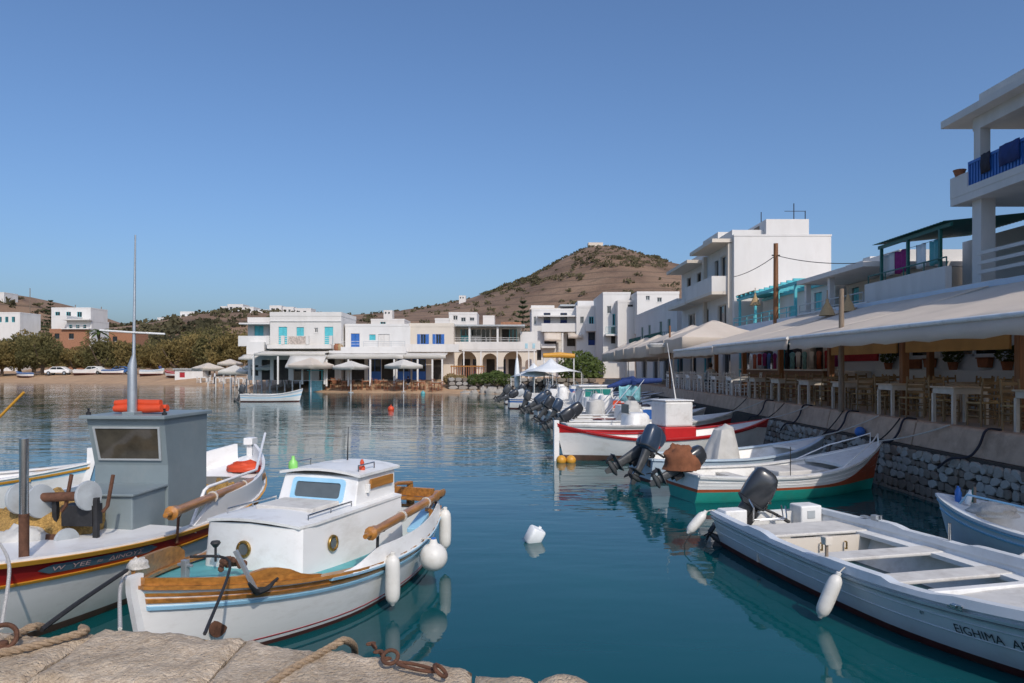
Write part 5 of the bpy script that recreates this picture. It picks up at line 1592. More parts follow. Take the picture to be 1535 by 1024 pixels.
def building(name, label, x0, x1, y0, y1, z0, z1, m, ops=(), par=0.35, cat='building', group=None, roofm=None):
    t = thing(name, label, cat, (x0, y0, z0), 0, group)
    mb = MB()
    for face, a0, a1, pos in (('S', x0, x1, y0), ('W', y0, y1, x0), ('E', y0, y1, x1)):
        wall(mb, face, a0, a1, z0, z1, pos, [o[1:5] for o in ops if o[0] == face])
    mb.add([(x0, y1, z0), (x1, y1, z0), (x1, y1, z1), (x0, y1, z1)], [(0, 1, 2, 3)])
    mb.build('wall', m, t, world=True)
    rf = MB().bx(x0 + 0.01, x1 - 0.01, y0 + 0.01, y1 - 0.01, z1 - 0.2, z1 - 0.06)
    rf.build('roof', roofm or m, t, world=True)
    if par:
        pm = MB()
        pm.bx(x0 - 0.03, x1 + 0.03, y0 - 0.03, y0 + 0.18, z1, z1 + par)
        pm.bx(x0 - 0.03, x1 + 0.03, y1 - 0.18, y1 + 0.03, z1, z1 + par)
        pm.bx(x0 - 0.03, x0 + 0.18, y0 + 0.18, y1 - 0.18, z1, z1 + par)
        pm.bx(x1 - 0.18, x1 + 0.03, y0 + 0.18, y1 - 0.18, z1, z1 + par)
        pm.build('parapet', m, t, world=True)
    for o in ops:
        pos = {'S': y0, 'W': x0, 'E': x1}[o[0]]
        opening(t, o[0], pos, *o[1:5], o[5], o[6])
    return t
def slab(par, name, x0, x1, y0, y1, z0, z1, m, bevel=0.0):
    return MB().bx(x0, x1, y0, y1, z0, z1).build(name, m, par, world=True, bevel=bevel)
def posts(par, pts, z0, z1, w_, m, name='post'):
    for x, y in pts:
        MB().bx(x - w_ / 2, x + w_ / 2, y - w_ / 2, y + w_ / 2, z0, z1).build(name, m, par, world=True)
def railing(par, p, q, z0, z1, m, bars=3, pitch=1.2, vert=False, name='railing'):
    p, q = Vector((*p, 0)), Vector((*q, 0))
    mb = MB()
    L = (q - p).length
    n = max(1, int(L / (0.16 if vert else pitch)))
    for i in range(n + 1):
        a = p.lerp(q, i / n)
        mb.beam((a.x, a.y, z0), (a.x, a.y, z1), 0.03, 0.03)
    hs = [z1] if vert else [lerp(z0, z1, (k + 1) / bars) for k in range(bars)]
    if vert: hs.append(z0 + 0.06)
    for zz in hs:
        mb.beam((p.x, p.y, zz), (q.x, q.y, zz), 0.045, 0.04)
    return mb.build(name, m, par, world=True)
def arch_wall(par, x0, x1, y, z0, z1, arches, m, th=0.35, name='arcade'):
    """front wall with round arches: arches = [(cx, half width, spring z)]"""
    mb = MB()
    cur = x0
    for cx, hw, sz in arches:
        mb.bx(cur, cx - hw, y, y + th, z0, z1)
        n = 10
        pr = [(cx + hw * math.cos(math.pi - math.pi * i / n), sz + hw * math.sin(math.pi * i / n)) for i in range(n + 1)]
        for (a, b_), (c, d) in zip(pr, pr[1:]):
            mb.prism([(a, b_), (c, d), (c, z1), (a, z1)], 'y', y, y + th)
        cur = cx + hw
    mb.bx(cur, x1, y, y + th, z0, z1)
    return mb.build(name, m, par, world=True)
def zz_(y, Y): return H + (HY - y) * Y / F
def xx_(px, Y): return (px - CX) * Y / F

# ===== far shore, left: house with turquoise doors
Y = 79.0
X = lambda px: xx_(px, Y)
Z = lambda y: zz_(y, Y)
g0 = 1.15
ops = [('S', X(417.5), Z(516), X(430.3) - X(417.5), Z(490) - Z(516), 'leaf', M_turq), ('S', X(444.5), Z(503.5), X(455.5) - X(444.5), Z(490.5) - Z(503.5), 'leaf', M_turq),
       ('S', X(471), Z(499), 1.0 * (X(476.5) - X(471)), Z(491.5) - Z(499), 'win', M_white), ('S', X(486.5), Z(516), X(499.3) - X(486.5), Z(490) - Z(516), 'leaf', M_turq),
       ('S', X(410), g0 + 0.02, 1.6, 2.2, 'void', None), ('S', X(440), g0 + 0.02, 1.9, 2.3, 'door', M_oldwood), ('S', X(478), g0 + 0.02, 1.7, 2.3, 'void', None)]
bl = building('white_house', 'white two storey house with turquoise balcony doors on the beach', X(404.8), X(511.5), Y, Y + 7.5, g0, Z(474), M_offwhite, ops, 0.45)
slab(bl, 'cornice', X(404.3), X(512), Y - 0.10, Y + 0.0, Z(482), Z(480.5), M_white)
slab(bl, 'balcony', X(406), X(501), Y - 1.25, Y - 0.002, Z(523), Z(517.5), M_offwhite)
for a, b_ in ((407, 428), (430, 464), (467, 500)): railing(bl, (X(a), Y - 1.2), (X(b_), Y - 1.2), Z(517.5), Z(505), M_offwhite, 4)
posts(bl, [(X(407), Y - 1.15), (X(429), Y - 1.15), (X(465.5), Y - 1.15), (X(500), Y - 1.15)], Z(517), Z(504), 0.32, M_offwhite, 'balcony_pier')
MB().grid([[(X(437) + 0.2 * i, Y - 1.27 + 0.02 * math.sin(i * 2), Z(505)) for i in range(11)], [(X(437) + 0.2 * i, Y - 1.30 + 0.03 * math.sin(i * 1.4), Z(516.5)) for i in range(11)]]).build('patterned_cloth', mat('patterned_cloth', (0.45, 0.38, 0.33), 0.9, 0.45, 6), bl, world=True)
def canopy(par, x0, x1, yb, yf, zb, zf, val, m, name='awning'):
    mb = MB()
    n = max(4, int((x1 - x0) / 0.8))
    rows = []
    for t_ in (0, 0.33, 0.66, 1.0):
        rows.append([(lerp(x0, x1, i / n), lerp(yb, yf, t_), lerp(zb, zf, t_) - 0.05 * math.sin(math.pi * t_) + 0.012 * math.sin(i * 1.7)) for i in range(n + 1)])
    rows.append([(lerp(x0, x1, i / n), yf - 0.02, zf - val + 0.02 * math.sin(i * 2.3)) for i in range(n + 1)])
    mb.grid(rows)
    o = mb.build(name, m, par, True, world=True, angle=30)
    sm = o.modifiers.new('thick', 'SOLIDIFY'); sm.thickness = 0.03
    return o
canopy(bl, X(397), X(499), Y - 0.05, Y - 3.3, Z(525.5), Z(532) + 0.1, 0.25, M_awnwhite)
canopy(bl, X(449), X(501), Y - 3.2, Y - 5.0, Z(533), Z(549), 0.2, M_awnwhite)
posts(bl, [(X(393) + 0.2, Y - 3.2), (X(431), Y - 3.2), (X(466), Y - 3.2), (X(498), Y - 3.2)], 0.8, Z(532.5) - 0.12, 0.16, M_white)
# its left wing with a recessed balcony
x0, x1 = X(364), X(404.5)
lw = building('white_wing', 'white house wing with recessed balcony beside the tamarisks', x0, x1, Y + 1.5, Y + 8, g0, Z(482), M_offwhite,
              [('S', X(374), Z(515), 1.0, 2.0, 'leaf', M_turq), ('S', X(397), Z(506), 0.45, 1.2, 'leaf', M_turq), ('S', X(368), g0 + 0.4, 0.9, 1.3, 'win', M_white), ('S', X(385), g0 + 0.02, 1.2, 2.2, 'void', None)], 0.55)
slab(lw, 'eave', X(358), x1 - 0.02, Y + 0.0, Y + 1.49, Z(486), Z(483.8), M_white)
slab(lw, 'balcony_front', X(357), x1 - 0.03, Y + 0.0, Y + 0.15, Z(519), Z(503.5), M_white)
slab(lw, 'balcony_floor', X(357), x1 - 0.03, Y + 0.15, Y + 1.49, Z(519), Z(517.5), M_white)
slab(lw, 'porch', X(374), X(400), Y - 0.9, Y + 0.0 - 0.002, Z(532), Z(513), M_white)
canopy(lw, X(370), X(396), Y - 0.9, Y - 2.4, Z(532), Z(537), 0.2, M_awnwhite)

# ===== middle: long terrace house with blue doors
Y = 80.0
ops = [('S', X(526), Z(522), X(539) - X(526), Z(500) - Z(522), 'leaf', M_blue), ('S', X(553.5), Z(510), X(563) - X(553.5), Z(501.5) - Z(510), 'leaf', M_turq), ('S', X(567), Z(524), X(584) - X(567), Z(501) - Z(524), 'panel', M_offwhite)]
for k, px in enumerate((527, 552, 572, 596)):
    ops.append(('S', X(px), g0 + 0.02, 1.4, 2.3, 'door' if k % 2 else 'void', M_blue))
bm2 = building('terrace_house', 'long white house with cobalt door above a beach terrace', X(517.5), X(613), Y, Y + 7, g0, Z(489), M_white, ops, 0.25)
slab(bm2, 'terrace_slab', X(502), X(613.5), Y - 2.6, Y - 0.002, Z(530.5), Z(526.5), M_white)
slab(bm2, 'terrace_front', X(519), X(613.5), Y - 2.6, Y - 2.45, Z(526.4), Z(521), M_white)
railing(bm2, (X(519), Y - 2.52), (X(550), Y - 2.52), Z(521), Z(513), M_offwhite, 2)
railing(bm2, (X(552), Y - 2.52), (X(612), Y - 2.52), Z(521), Z(513), M_ltgrey, 3)
canopy(bm2, X(503), X(613), Y - 2.5, Y - 4.2, Z(531), Z(534), 0.35, M_awnwhite)
posts(bm2, [(X(p_), Y - 4.1) for p_ in (504, 535, 566, 600)], 0.6, Z(534.5) - 0.1, 0.17, M_white)
for px, c in ((512, M_terra), (517, M_wicker)):
    o = MB().lathe([(0.22, 0), (0.3, 0.1), (0.32, 0.5), (0.2, 0.7), (0.24, 0.75)], 12).build('clay_jar', c, None, True)
    o.location = (X(px), Y - 2.2, Z(526.4)); tag(o, 'large clay jar on the white terrace edge' if c is M_terra else 'wicker basket jar on the white terrace edge', 'jar')
# ===== cream-fronted house with open blue shutters
Y = 80.4
ops = [('S', X(630), Z(516), 0.62, Z(501) - Z(516), 'shutters', M_blue), ('S', X(653), Z(516), 0.62, Z(501) - Z(516), 'shutters', M_blue),
       ('S', X(618), g0 + 0.02, 1.5, 2.3, 'door', M_blue), ('S', X(648), g0 + 0.02, 1.2, 2.2, 'void', None)]
bs = building('shutter_house', 'cream fronted house with open blue window shutters', X(613.4), X(680), Y, Y + 7, g0, Z(490), M_cream, ops, 0.4)
slab(bs, 'balcony_front', X(605), X(689), Y - 1.4, Y - 1.25, Z(528), Z(516.5), M_offwhite)
slab(bs, 'balcony_floor', X(605), X(689), Y - 1.249, Y - 0.002, Z(528), Z(526), M_offwhite)
canopy(bs, X(600), X(673), Y - 1.4, Y - 4.0, Z(529.5), Z(533.5), 0.35, M_awnwhite)
posts(bs, [(X(p_), Y - 3.9) for p_ in (603, 633, 654, 668)], 0.6, Z(534), 0.17, M_white)

# ===== arcade house
Y = 82.0
ops = [('S', X(688), Z(512), 1.2, 1.9, 'door', M_turq), ('S', X(704), Z(512), 1.2, 1.9, 'door', M_white), ('S', X(720), Z(512), 1.0, 1.8, 'win', M_white), ('S', X(735), Z(512), 1.0, 1.9, 'door', M_oldwood), ('S', X(752), Z(512), 1.0, 1.9, 'void', None), ('S', X(763), Z(512), 0.9, 1.8, 'win', M_turq)]
for k, px in enumerate((690, 707, 728, 745, 762)): ops.append(('S', X(px), g0 + 0.05, 0.95, 2.3, 'door' if k % 2 else 'void', M_dkblue))
ba = building('arcade_house', 'house with three round arches below an open columned veranda', X(680.4), X(782), Y + 2.6, Y + 9, g0, Z(489), M_cream, ops, 0)
arch_wall(ba, X(680.4), X(805), Y, g0, Z(524), [(X(700), 1.06, Z(541)), (X(734.5), 0.83, Z(541)), (X(768.5), 1.03, Z(541)), (X(794), 0.5, Z(545))], M_cream)
slab(ba, 'veranda_floor', X(680.6), X(809.6), Y - 0.1, Y + 2.59, Z(524) + 0.002, Z(521), M_white)
slab(ba, 'veranda_front', X(680), X(810), Y - 0.32, Y - 0.102, Z(524.5), Z(512.5), M_offwhite)
slab(ba, 'veranda_roof', X(679), X(787), Y - 0.5, Y + 2.8, Z(489.4), Z(487), M_ltgrey)
slab(ba, 'roof_room', X(750), X(782), Y + 3.4, Y + 8, Z(488.8), Z(480), M_brick)
posts(ba, [(X(p_), Y - 0.1) for p_ in (704, 746)], Z(512.4), Z(489.5), 0.22, M_white, 'column')
railing(ba, (X(681), Y - 0.2), (X(778), Y - 0.2), Z(512.5), Z(506.5), M_white, 2)
slab(ba, 'side_block', X(780), X(806), Y + 0.5, Y + 3, Z(520.9), Z(497), M_offwhite)
for px in (789, 800): slab(ba, 'blue_sign', X(px - 2), X(px + 2), Y - 0.345, Y - 0.323, Z(522.5), Z(515), M_signblue)
for px in (697, 722, 746, 775, 792, 800): posts(ba, [(X(px), Y - 2.0)], 0.7, Z(527), 0.13, M_white, 'pergola_post')
slab(ba, 'pergola_beam', X(694), X(803), Y - 2.1, Y - 1.95, Z(526.9), Z(525.3), M_white)
# ===== white blocks behind
def cube_house(px0, px1, ytop, ybot, Y, label, wins=(), m=M_white, dep=7, name='white_house', par=0.3, group=None):
    zt, zb = zz_(ytop, Y), zz_(ybot, Y)
    ops = [('S', xx_(a, Y), zz_(c, Y), xx_(b_, Y) - xx_(a, Y), zz_(d, Y) - zz_(c, Y), k, col) for a, b_, d, c, k, col in wins]
    return building(name, label, xx_(px0, Y), xx_(px1, Y), Y, Y + dep, zb, zt - par, m, ops, par, group=group)
cube_house(673, 715, 468, 500, 112, 'small white flat roofed house behind the arcade house', [(679, 686, 473, 480, 'win', M_white), (691, 698, 476, 482, 'win', M_ltgrey), (704, 711, 476, 481, 'win', M_ltgrey)])
cube_house(652, 673, 477, 500, 111, 'low white annexe behind the blue shuttered house')
cube_house(556, 606, 478, 500, 118, 'low white house with cluttered roof behind the terrace house', [(570, 578, 482, 488, 'win', M_turq)])
cube_house(724, 741, 473, 500, 150, 'tiny white hut on the lower hill slope')
Y = 98.0
bw = building('white_apartments', 'white apartment block with deep balconies and striped awnings', X(797), X(862), Y, Y + 9, 1.2, Z(466), M_white,
              [('S', X(815), Z(487), 0.9, 1.6, 'door', M_dkblue), ('S', X(840), Z(487), 0.9, 1.6, 'door', M_dkblue), ('S', X(800), Z(486), 0.35, 1.0, 'win', M_ltgrey), ('S', X(816), Z(519), 1.6, 1.7, 'void', None), ('S', X(850), Z(519), 1.2, 1.7, 'void', None), ('S', X(800), Z(540), 1.0, 1.8, 'void', None)], 0.3)
slab(bw, 'eave', X(806), X(862), Y - 1.2, Y - 0.002, Z(475.5), Z(473.5), M_white)
slab(bw, 'balcony_front', X(811), X(868), Y - 1.2, Y - 1.0, Z(498), Z(485.5), M_white)
slab(bw, 'balcony_floor', X(811), X(868), Y - 0.999, Y - 0.002, Z(498), Z(496), M_white)
canopy(bw, X(815), X(840), Y - 1.0, Y - 1.9, Z(499), Z(509), 0.3, M_awning)
canopy(bw, X(850), X(872), Y - 1.0, Y - 1.9, Z(499), Z(505), 0.3, M_awning)
slab(bw, 'low_balcony', X(811), X(832), Y - 1.3, Y - 0.002, Z(522), Z(516), M_white)
slab(bw, 'roof_room', X(797), X(833), Y + 3, Y + 8, Z(466), Z(455), M_white)
slab(bw, 'roof_slab', X(795), X(842), Y + 2.5, Y + 8.5, Z(461.5), Z(459.5), M_cream)
posts(bw, [(X(842), Y - 1.4)], 1.2, Z(500), 0.25, M_white, 'pier')
br = building('white_apartments', 'white block with rounded corner and blue windows', X(862.5), X(905), Y - 1.5, Y + 8, 1.2, Z(463), M_white,
              [('S', X(868), Z(486), 0.5, 0.9, 'win', M_ltgrey), ('S', X(881), Z(487), 0.65, 1.0, 'win', M_turq), ('S', X(895), Z(486), 0.5, 0.9, 'win', M_ltgrey), ('S', X(880), Z(518), 2.2, 1.7, 'door', M_dkblue)], 0.3)
slab(br, 'balcony_front', X(876), X(906), Y - 2.5, Y - 1.502, Z(498), Z(487), M_white)
slab(br, 'roof_room', X(868), X(899), Y + 2, Y + 7, Z(463), Z(449), M_white)
slab(br, 'roof_slab', X(842), X(900), Y + 3, Y + 8, Z(456), Z(453.5), M_ltgrey)
# building with the arched window and teal balcony
Y = 88.0
bg1 = building('tall_white_house', 'tall white house with arched window and teal balcony rail', X(904), X(945), Y, Y + 10, 1.2, Z(441), M_white,
               [('S', X(918), Z(488), 0.5, 1.4, 'win', M_turq), ('S', X(927.5), Z(489), 0.65, 1.7, 'win', M_ltgrey), ('S', X(910), Z(470), 0.5, 0.9, 'win', M_ltgrey), ('S', X(916), Z(515), 1.5, 2.0, 'void', None)], 0.25)
mb = MB()
cxx = X(927.5) + 0.325
mb.prism([(cxx + 0.42 * math.cos(math.pi * i / 10), Z(489) + 1.7 + 0.42 * math.sin(math.pi * i / 10)) for i in range(11)], 'y', Y - 0.02, Y - 0.003)
mb.build('arch_head', M_cabglass, bg1, world=True)
slab(bg1, 'balcony_floor', X(906), X(937), Y - 1.3, Y - 0.002, Z(504), Z(501.5), M_white)
railing(bg1, (X(906), Y - 1.25), (X(937), Y - 1.25), Z(501.5), Z(491), mat('teal_rail_paint', (0.10, 0.28, 0.30), 0.5, 0.15, 4), vert=True)
slab(bg1, 'side_tower', X(937), X(948), Y - 1.6, Y - 0.003, 1.2, Z(461), M_white)
bg1b = cube_house(926, 968, 450, 520, 86, 'white upper flat with deep window recess', [(941, 949, 452, 460, 'win', M_dkcloth), (952, 957, 452, 460, 'win', M_dkcloth)], m=M_offwhite)
cube_house(955, 1018, 437, 500, 84, 'white flat roofed block above the green balconies', [(968, 974, 442, 450, 'win', M_ltgrey), (985, 992, 446, 453, 'win', M_ltgrey)])
# two-storey house with green balconies along the promenade
x0 = 13.5
bg2 = building('green_balcony_house', 'white two storey house with dark green balconies', x0, 19.5, 60, 80, 1.2, 7.9, M_white,
               [('W', 62.5, 4.6, 1.2, 2.1, 'leaf', M_dkgreen), ('W', 66.0, 4.6, 1.2, 2.1, 'leaf', M_dkgreen), ('W', 71.5, 4.6, 1.2, 2.1, 'leaf', M_dkgreen), ('W', 75.5, 4.6, 1.2, 2.1, 'leaf', M_dkgreen), ('W', 63, 1.5, 2.4, 2.3, 'void', None), ('W', 68, 1.5, 2.4, 2.3, 'void', None), ('W', 74, 1.5, 2.4, 2.3, 'void', None)], 0.3)
for y0, y1 in ((61, 68.5), (70.5, 77.5)):
    slab(bg2, 'balcony_floor', x0 - 1.2, x0 - 0.002, y0, y1, 4.25, 4.45, M_cream)
    railing(bg2, (x0 - 1.15, y0), (x0 - 1.15, y1), 4.45, 5.5, M_dkgreen, vert=True)
    railing(bg2, (x0 - 1.15, y0), (x0, y0), 4.45, 5.5, M_dkgreen, vert=True)

# ===== the big white block
x0, x1, y0, y1 = 13.5, 19.4, 44.6, 58.4
rz = lambda y, d: zz_(y, d)
ops = [('W', 45.8, 7.5, 1.7, 2.2, 'door', M_cream), ('W', 48.0, 7.5, 0.9, 2.1, 'void', None), ('W', 52.4, 8.1, 1.2, 1.3, 'win', M_oldwood), ('W', 55.4, 8.1, 1.2, 1.3, 'win', M_oldwood),
       ('W', 45.8, 4.5, 2.4, 2.1, 'door', M_cream), ('W', 50.4, 4.5, 1.5, 2.1, 'door', M_cream), ('W', 54.0, 4.5, 2.2, 2.1, 'door', M_cream), ('W', 46, 1.5, 3, 2.2, 'void', None), ('W', 52, 1.5, 3, 2.2, 'void', None)]
bb = building('big_white_block', 'tall plain white three storey block with side balconies', x0, x1, y0, y1, 1.2, 10.55, M_white, ops, 0.1)
slab(bb, 'stair_tower', 15.45, 18.05, y0 + 0.003, y0 + 4.5, 10.66, 11.58, M_white)
slab(bb, 'roof_parapet', x0, 15.44, y0 + 0.4, y0 + 9, 10.66, 11.0, M_white)
slab(bb, 'roof_shelter', 14.2, 17.0, y0 + 6, y0 + 10, 11.01, 11.9, M_offwhite)
MB().bx(15.42, 15.446, y0 + 1.2, y0 + 2.2, 10.7, 11.4).build('tower_hatch', M_oldwood, bb, world=True)
for a, b_, zt in ((44.9, 50.6, 10.45), (51.4, 58.2, 10.1)):
    slab(bb, 'eave', x0 - 1.25, x0 - 0.002, a, b_, zt - 0.22, zt, M_cream)
for a, b_, zb in ((45.2, 52.0, 7.25), (45.0, 58.0, 4.2), (52.2, 58.0, 7.2)):
    slab(bb, 'balcony_floor', x0 - 1.2, x0 - 0.002, a, b_, zb - 0.18, zb, M_cream)
    h_ = 0.95 if zb > 7.22 or zb < 5 else 0.25
    slab(bb, 'balcony_front', x0 - 1.2, x0 - 1.08, a, b_, zb + 0.001, zb + h_, M_offwhite)
    slab(bb, 'balcony_end', x0 - 1.079, x0 - 0.003, a, a + 0.12, zb + 0.001, zb + h_, M_offwhite)
for k in (50.75, 45.0): slab(bb, 'pilaster', x0 - 0.25, x0 - 0.003, k, k + 0.35, 4.3, 10.2, M_cream)
for px, py, d in ((1190, 305, 47), (1207, 316, 48), (1141, 318, 50)):
    b0 = at(px, 335, d)
    an_ = thing('roof_aerial', 'thin television aerial on the big white block roof', 'aerial', (b0.x, d, 11.5), 0, 'roof aerials on the big white block')
    MB().tube([(0, 0, -0.9), (0, 0, at(px, py, d).z - 11.5)], 0.03, 6).build('mast', M_iron, an_)
    mb = MB()
    if px == 1190:
        for k in (0.5,): mb.tube([(-0.6, 0, at(px, py, d).z - 11.5 - k), (0.75, 0, at(px, py, d).z - 11.5 - k)], 0.02, 5)
        mb.build('crossbar', M_iron, an_)

# ===== terrace with turquoise pergola
t_ = building('pergola_terrace_house', 'white house with turquoise pergola and blue doors on its roof terrace', 15.2, 19.5, 34.5, 44.5, 1.2, 6.9, M_white,
              [('W', 36.0, 4.3, 0.9, 2.0, 'leaf', M_turq), ('W', 39.3, 4.3, 1.0, 1.6, 'leaf', M_turq), ('W', 42.3, 4.5, 0.9, 1.2, 'leaf', M_turq)], 0.2)
slab(t_, 'terrace_floor', 13.32, 15.19, 34.5, 44.4, 4.0, 4.2, M_offwhite)
slab(t_, 'terrace_front', 13.30, 13.5, 34.5, 44.4, 4.201, 5.0, M_bluewall)
slab(t_, 'lower_wall', 13.45, 15.19, 34.5, 44.4, 1.2, 3.99, M_white)
posts(t_, [(13.6, q) for q in (35.2, 37.5, 41.0, 43.8)], 5.0, 6.55, 0.12, M_turq)
for q in (13.6, 15.1): MB().beam((q, 34.8, 6.62), (q, 44.2, 6.62), 0.12, 0.14).build('pergola_beam', M_turq, t_, world=True)
for k in range(12): MB().beam((13.4, 35.0 + 0.8 * k, 6.76), (15.3, 35.0 + 0.8 * k, 6.76), 0.10, 0.12).build('pergola_slat', M_turq, t_, world=True)
slab(t_, 'reed_roof', 13.5, 15.2, 41.0, 44.3, 6.84, 6.88, M_wicker)
railing(t_, (13.4, 34.6), (13.4, 44.3), 5.0, 5.5, M_turq, 2)
# slab-roofed terrace
t_ = building('slab_roof_house', 'white house with broad thin concrete roof over its terrace', 15.6, 20.5, 27.9, 34.3, 1.2, 6.4, M_cream,
              [('W', 30.0, 4.5, 0.9, 1.9, 'door', M_ltgrey), ('W', 33.0, 4.5, 0.7, 1.7, 'leaf', M_turq)], 0.0)
slab(t_, 'roof_slab', 13.35, 20.8, 27.9, 34.4, 6.42, 6.62, M_offwhite)
slab(t_, 'roof_upstand', 15.0, 20.0, 28.4, 33.0, 6.621, 7.15, M_white)
slab(t_, 'terrace_floor', 13.32, 15.59, 27.9, 34.3, 4.25, 4.45, M_offwhite)
slab(t_, 'terrace_front', 13.3, 13.5, 27.95, 34.3, 4.451, 4.85, M_offwhite)
slab(t_, 'lower_wall', 13.45, 15.59, 27.9, 34.3, 1.2, 4.24, M_white)
railing(t_, (13.4, 28.0), (13.4, 34.2), 4.85, 5.45, M_ltgrey, 2)
posts(t_, [(13.7, 31.5), (13.7, 34.0)], 4.85, 6.41, 0.22, M_white, 'pillar')
slab(t_, 'chimney', 16.2, 16.8, 33.2, 33.9, 6.63, 7.6, M_white)
# ===== corner building at the right edge
t_ = building('balcony_building', 'white building with open corner verandas and cobalt balustrade', 16.1, 24, 8, 22.4, 1.2, 10.3, M_offwhite,
              [('W', 12, 5.1, 1.0, 2.0, 'door', M_dkgreen), ('W', 15, 5.1, 1.0, 2.0, 'door', M_dkgreen), ('W', 18.6, 5.1, 1.0, 2.0, 'door', M_dkgreen), ('W', 13, 7.8, 1.0, 2.0, 'door', M_blue), ('W', 17.5, 7.8, 1.0, 2.0, 'door', M_blue)], 0.3)
slab(t_, 'lower_floor', 13.45, 16.09, 8, 22.5, 4.7, 5.0, M_offwhite)
slab(t_, 'lower_wall', 13.6, 16.09, 8, 22.5, 1.2, 4.69, M_white)
slab(t_, 'balcony_floor', 13.5, 16.09, 8, 22.6, 7.53, 7.75, M_offwhite)
slab(t_, 'balcony_front', 13.49, 13.64, 8, 19.1, 7.751, 8.38, M_offwhite)
slab(t_, 'balcony_front_end', 13.49, 13.64, 21.75, 22.6, 7.751, 8.38, M_offwhite)
slab(t_, 'balcony_kerb', 13.49, 13.64, 19.101, 21.749, 7.751, 7.95, M_offwhite)
slab(t_, 'balcony_end', 13.641, 16.09, 22.45, 22.6, 7.751, 8.38, M_offwhite)
for k in range(20):
    yk = 19.2 + 0.132 * k
    MB().bx(13.53, 13.59, yk, yk + 0.07, 7.951, 8.58).build('baluster', M_blue, t_, world=True)
MB().bx(13.51, 13.62, 19.101, 21.749, 8.581, 8.66).build('handrail', M_blue, t_, world=True)
slab(t_, 'roof_slab', 13.35, 24.3, 7.8, 22.85, 10.0, 10.22, M_offwhite)
slab(t_, 'roof_fascia', 13.75, 16.09, 8.0, 21.6, 10.221, 10.62, M_offwhite)
slab(t_, 'ring_beam', 13.75, 14.0, 8, 21.9, 9.62, 9.999, M_offwhite)
posts(t_, [(13.9, 21.7), (13.9, 14.2), (13.9, 9.0)], 7.752, 9.619, 0.30, M_offwhite, 'column')
posts(t_, [(13.95, 21.7), (13.95, 14.2), (13.95, 9.0)], 5.001, 7.529, 0.42, M_offwhite, 'column')
for yy in (8.2, 15.0):
    for zz in (5.35, 5.62, 5.9): MB().beam((13.6, yy, zz), (13.6, yy + 6.4, zz), 0.06, 0.10).build('rail_board', M_offwhite, t_, world=True)
for o_, c, yy, w_ in (('beach_towel', M_dkblue, 19.5, 0.8), ('beach_towel', M_dkcloth, 20.7, 0.4)):
    mb = MB()
    mb.grid([[(13.48 - 0.03 * (k == 1) , yy + w_ * i / 6, 8.70 - 0.28 * k + 0.01 * math.sin(i * 2)) for i in range(7)] for k in range(3)])
    o = mb.build('beach_towel', c, None, True)
    sm = o.modifiers.new('thick', 'SOLIDIFY'); sm.thickness = 0.02
    tag(o, 'navy towel hung over the cobalt balustrade' if c is M_dkblue else 'small dark towel hung over the cobalt balustrade', 'towel')
o = MB().lathe([(0.12, 0), (0.17, 0.16), (0.19, 0.18), (0.17, 0.19)], 12).build('flower_pot', M_terra, None, True)
o.location = (13.57, 22.25, 8.38); tag(o, 'terracotta pot on the end of the upper balcony', 'flower pot')
# side terrace with green pergola and washing
t_ = thing('green_pergola_terrace', 'white roof terrace under a green metal pergola with corrugated roof', 'terrace', (13.4, 22.7, 1.2))
slab(t_, 'lower_wall', 13.45, 18, 22.7, 27.8, 1.2, 4.7, M_white)
slab(t_, 'floor', 13.45, 18, 22.7, 27.8, 4.701, 5.0, M_offwhite)
slab(t_, 'terrace_front', 13.38, 13.58, 22.66, 27.85, 4.6, 5.72, M_offwhite)
slab(t_, 'back_wall', 17.0, 17.3, 22.7, 27.7, 5.001, 7.3, M_white)
posts(t_, [(13.6, q) for q in (23.3, 25.2, 27.0)], 5.72, 7.0, 0.09, M_dkgreen)
MB().beam((13.6, 22.7, 7.03), (13.6, 27.2, 7.0), 0.08, 0.12).build('eave_beam', M_dkgreen, t_, world=True)
rows = [[(13.4 + 0.9 * j, 22.7 + 0.09 * i, 7.12 + 0.09 * j + 0.02 * (i % 2)) for j in range(5)] for i in range(52)]
o = MB().grid(rows).build('corrugated_roof', M_dkgreen, t_, world=True)
sm = o.modifiers.new('thick', 'SOLIDIFY'); sm.thickness = 0.015
railing(t_, (13.5, 22.8), (13.5, 27.8), 5.72, 6.02, M_dkgreen, 1)
for yy, w_, c, lb in ((25.6, 0.8, M_magenta, 'magenta cloth drying under the green pergola'), (23.7, 0.5, M_teal, 'teal cloth drying under the green pergola'), (24.4, 0.6, M_foam, 'white sheet drying under the green pergola'), (26.4, 0.9, M_white, 'pale sheet drying at the pergola end')):
    mb = MB()
    mb.grid([[(13.75 + 0.03 * math.sin(i * 1.9), yy + w_ * i / 8, 6.72 - 0.2 * k + 0.02 * math.sin(i)) for i in range(9)] for k in range(5)])
    o = mb.build('laundry_cloth', c, None, True)
    sm = o.modifiers.new('thick', 'SOLIDIFY'); sm.thickness = 0.015
    tag(o, lb, 'laundry')
o = MB().tube([(13.75, 22.9, 6.74), (13.75, 25.0, 6.71), (13.75, 27.3, 6.74)], 0.008, 5).build('washing_line', M_blrope, t_, world=True)
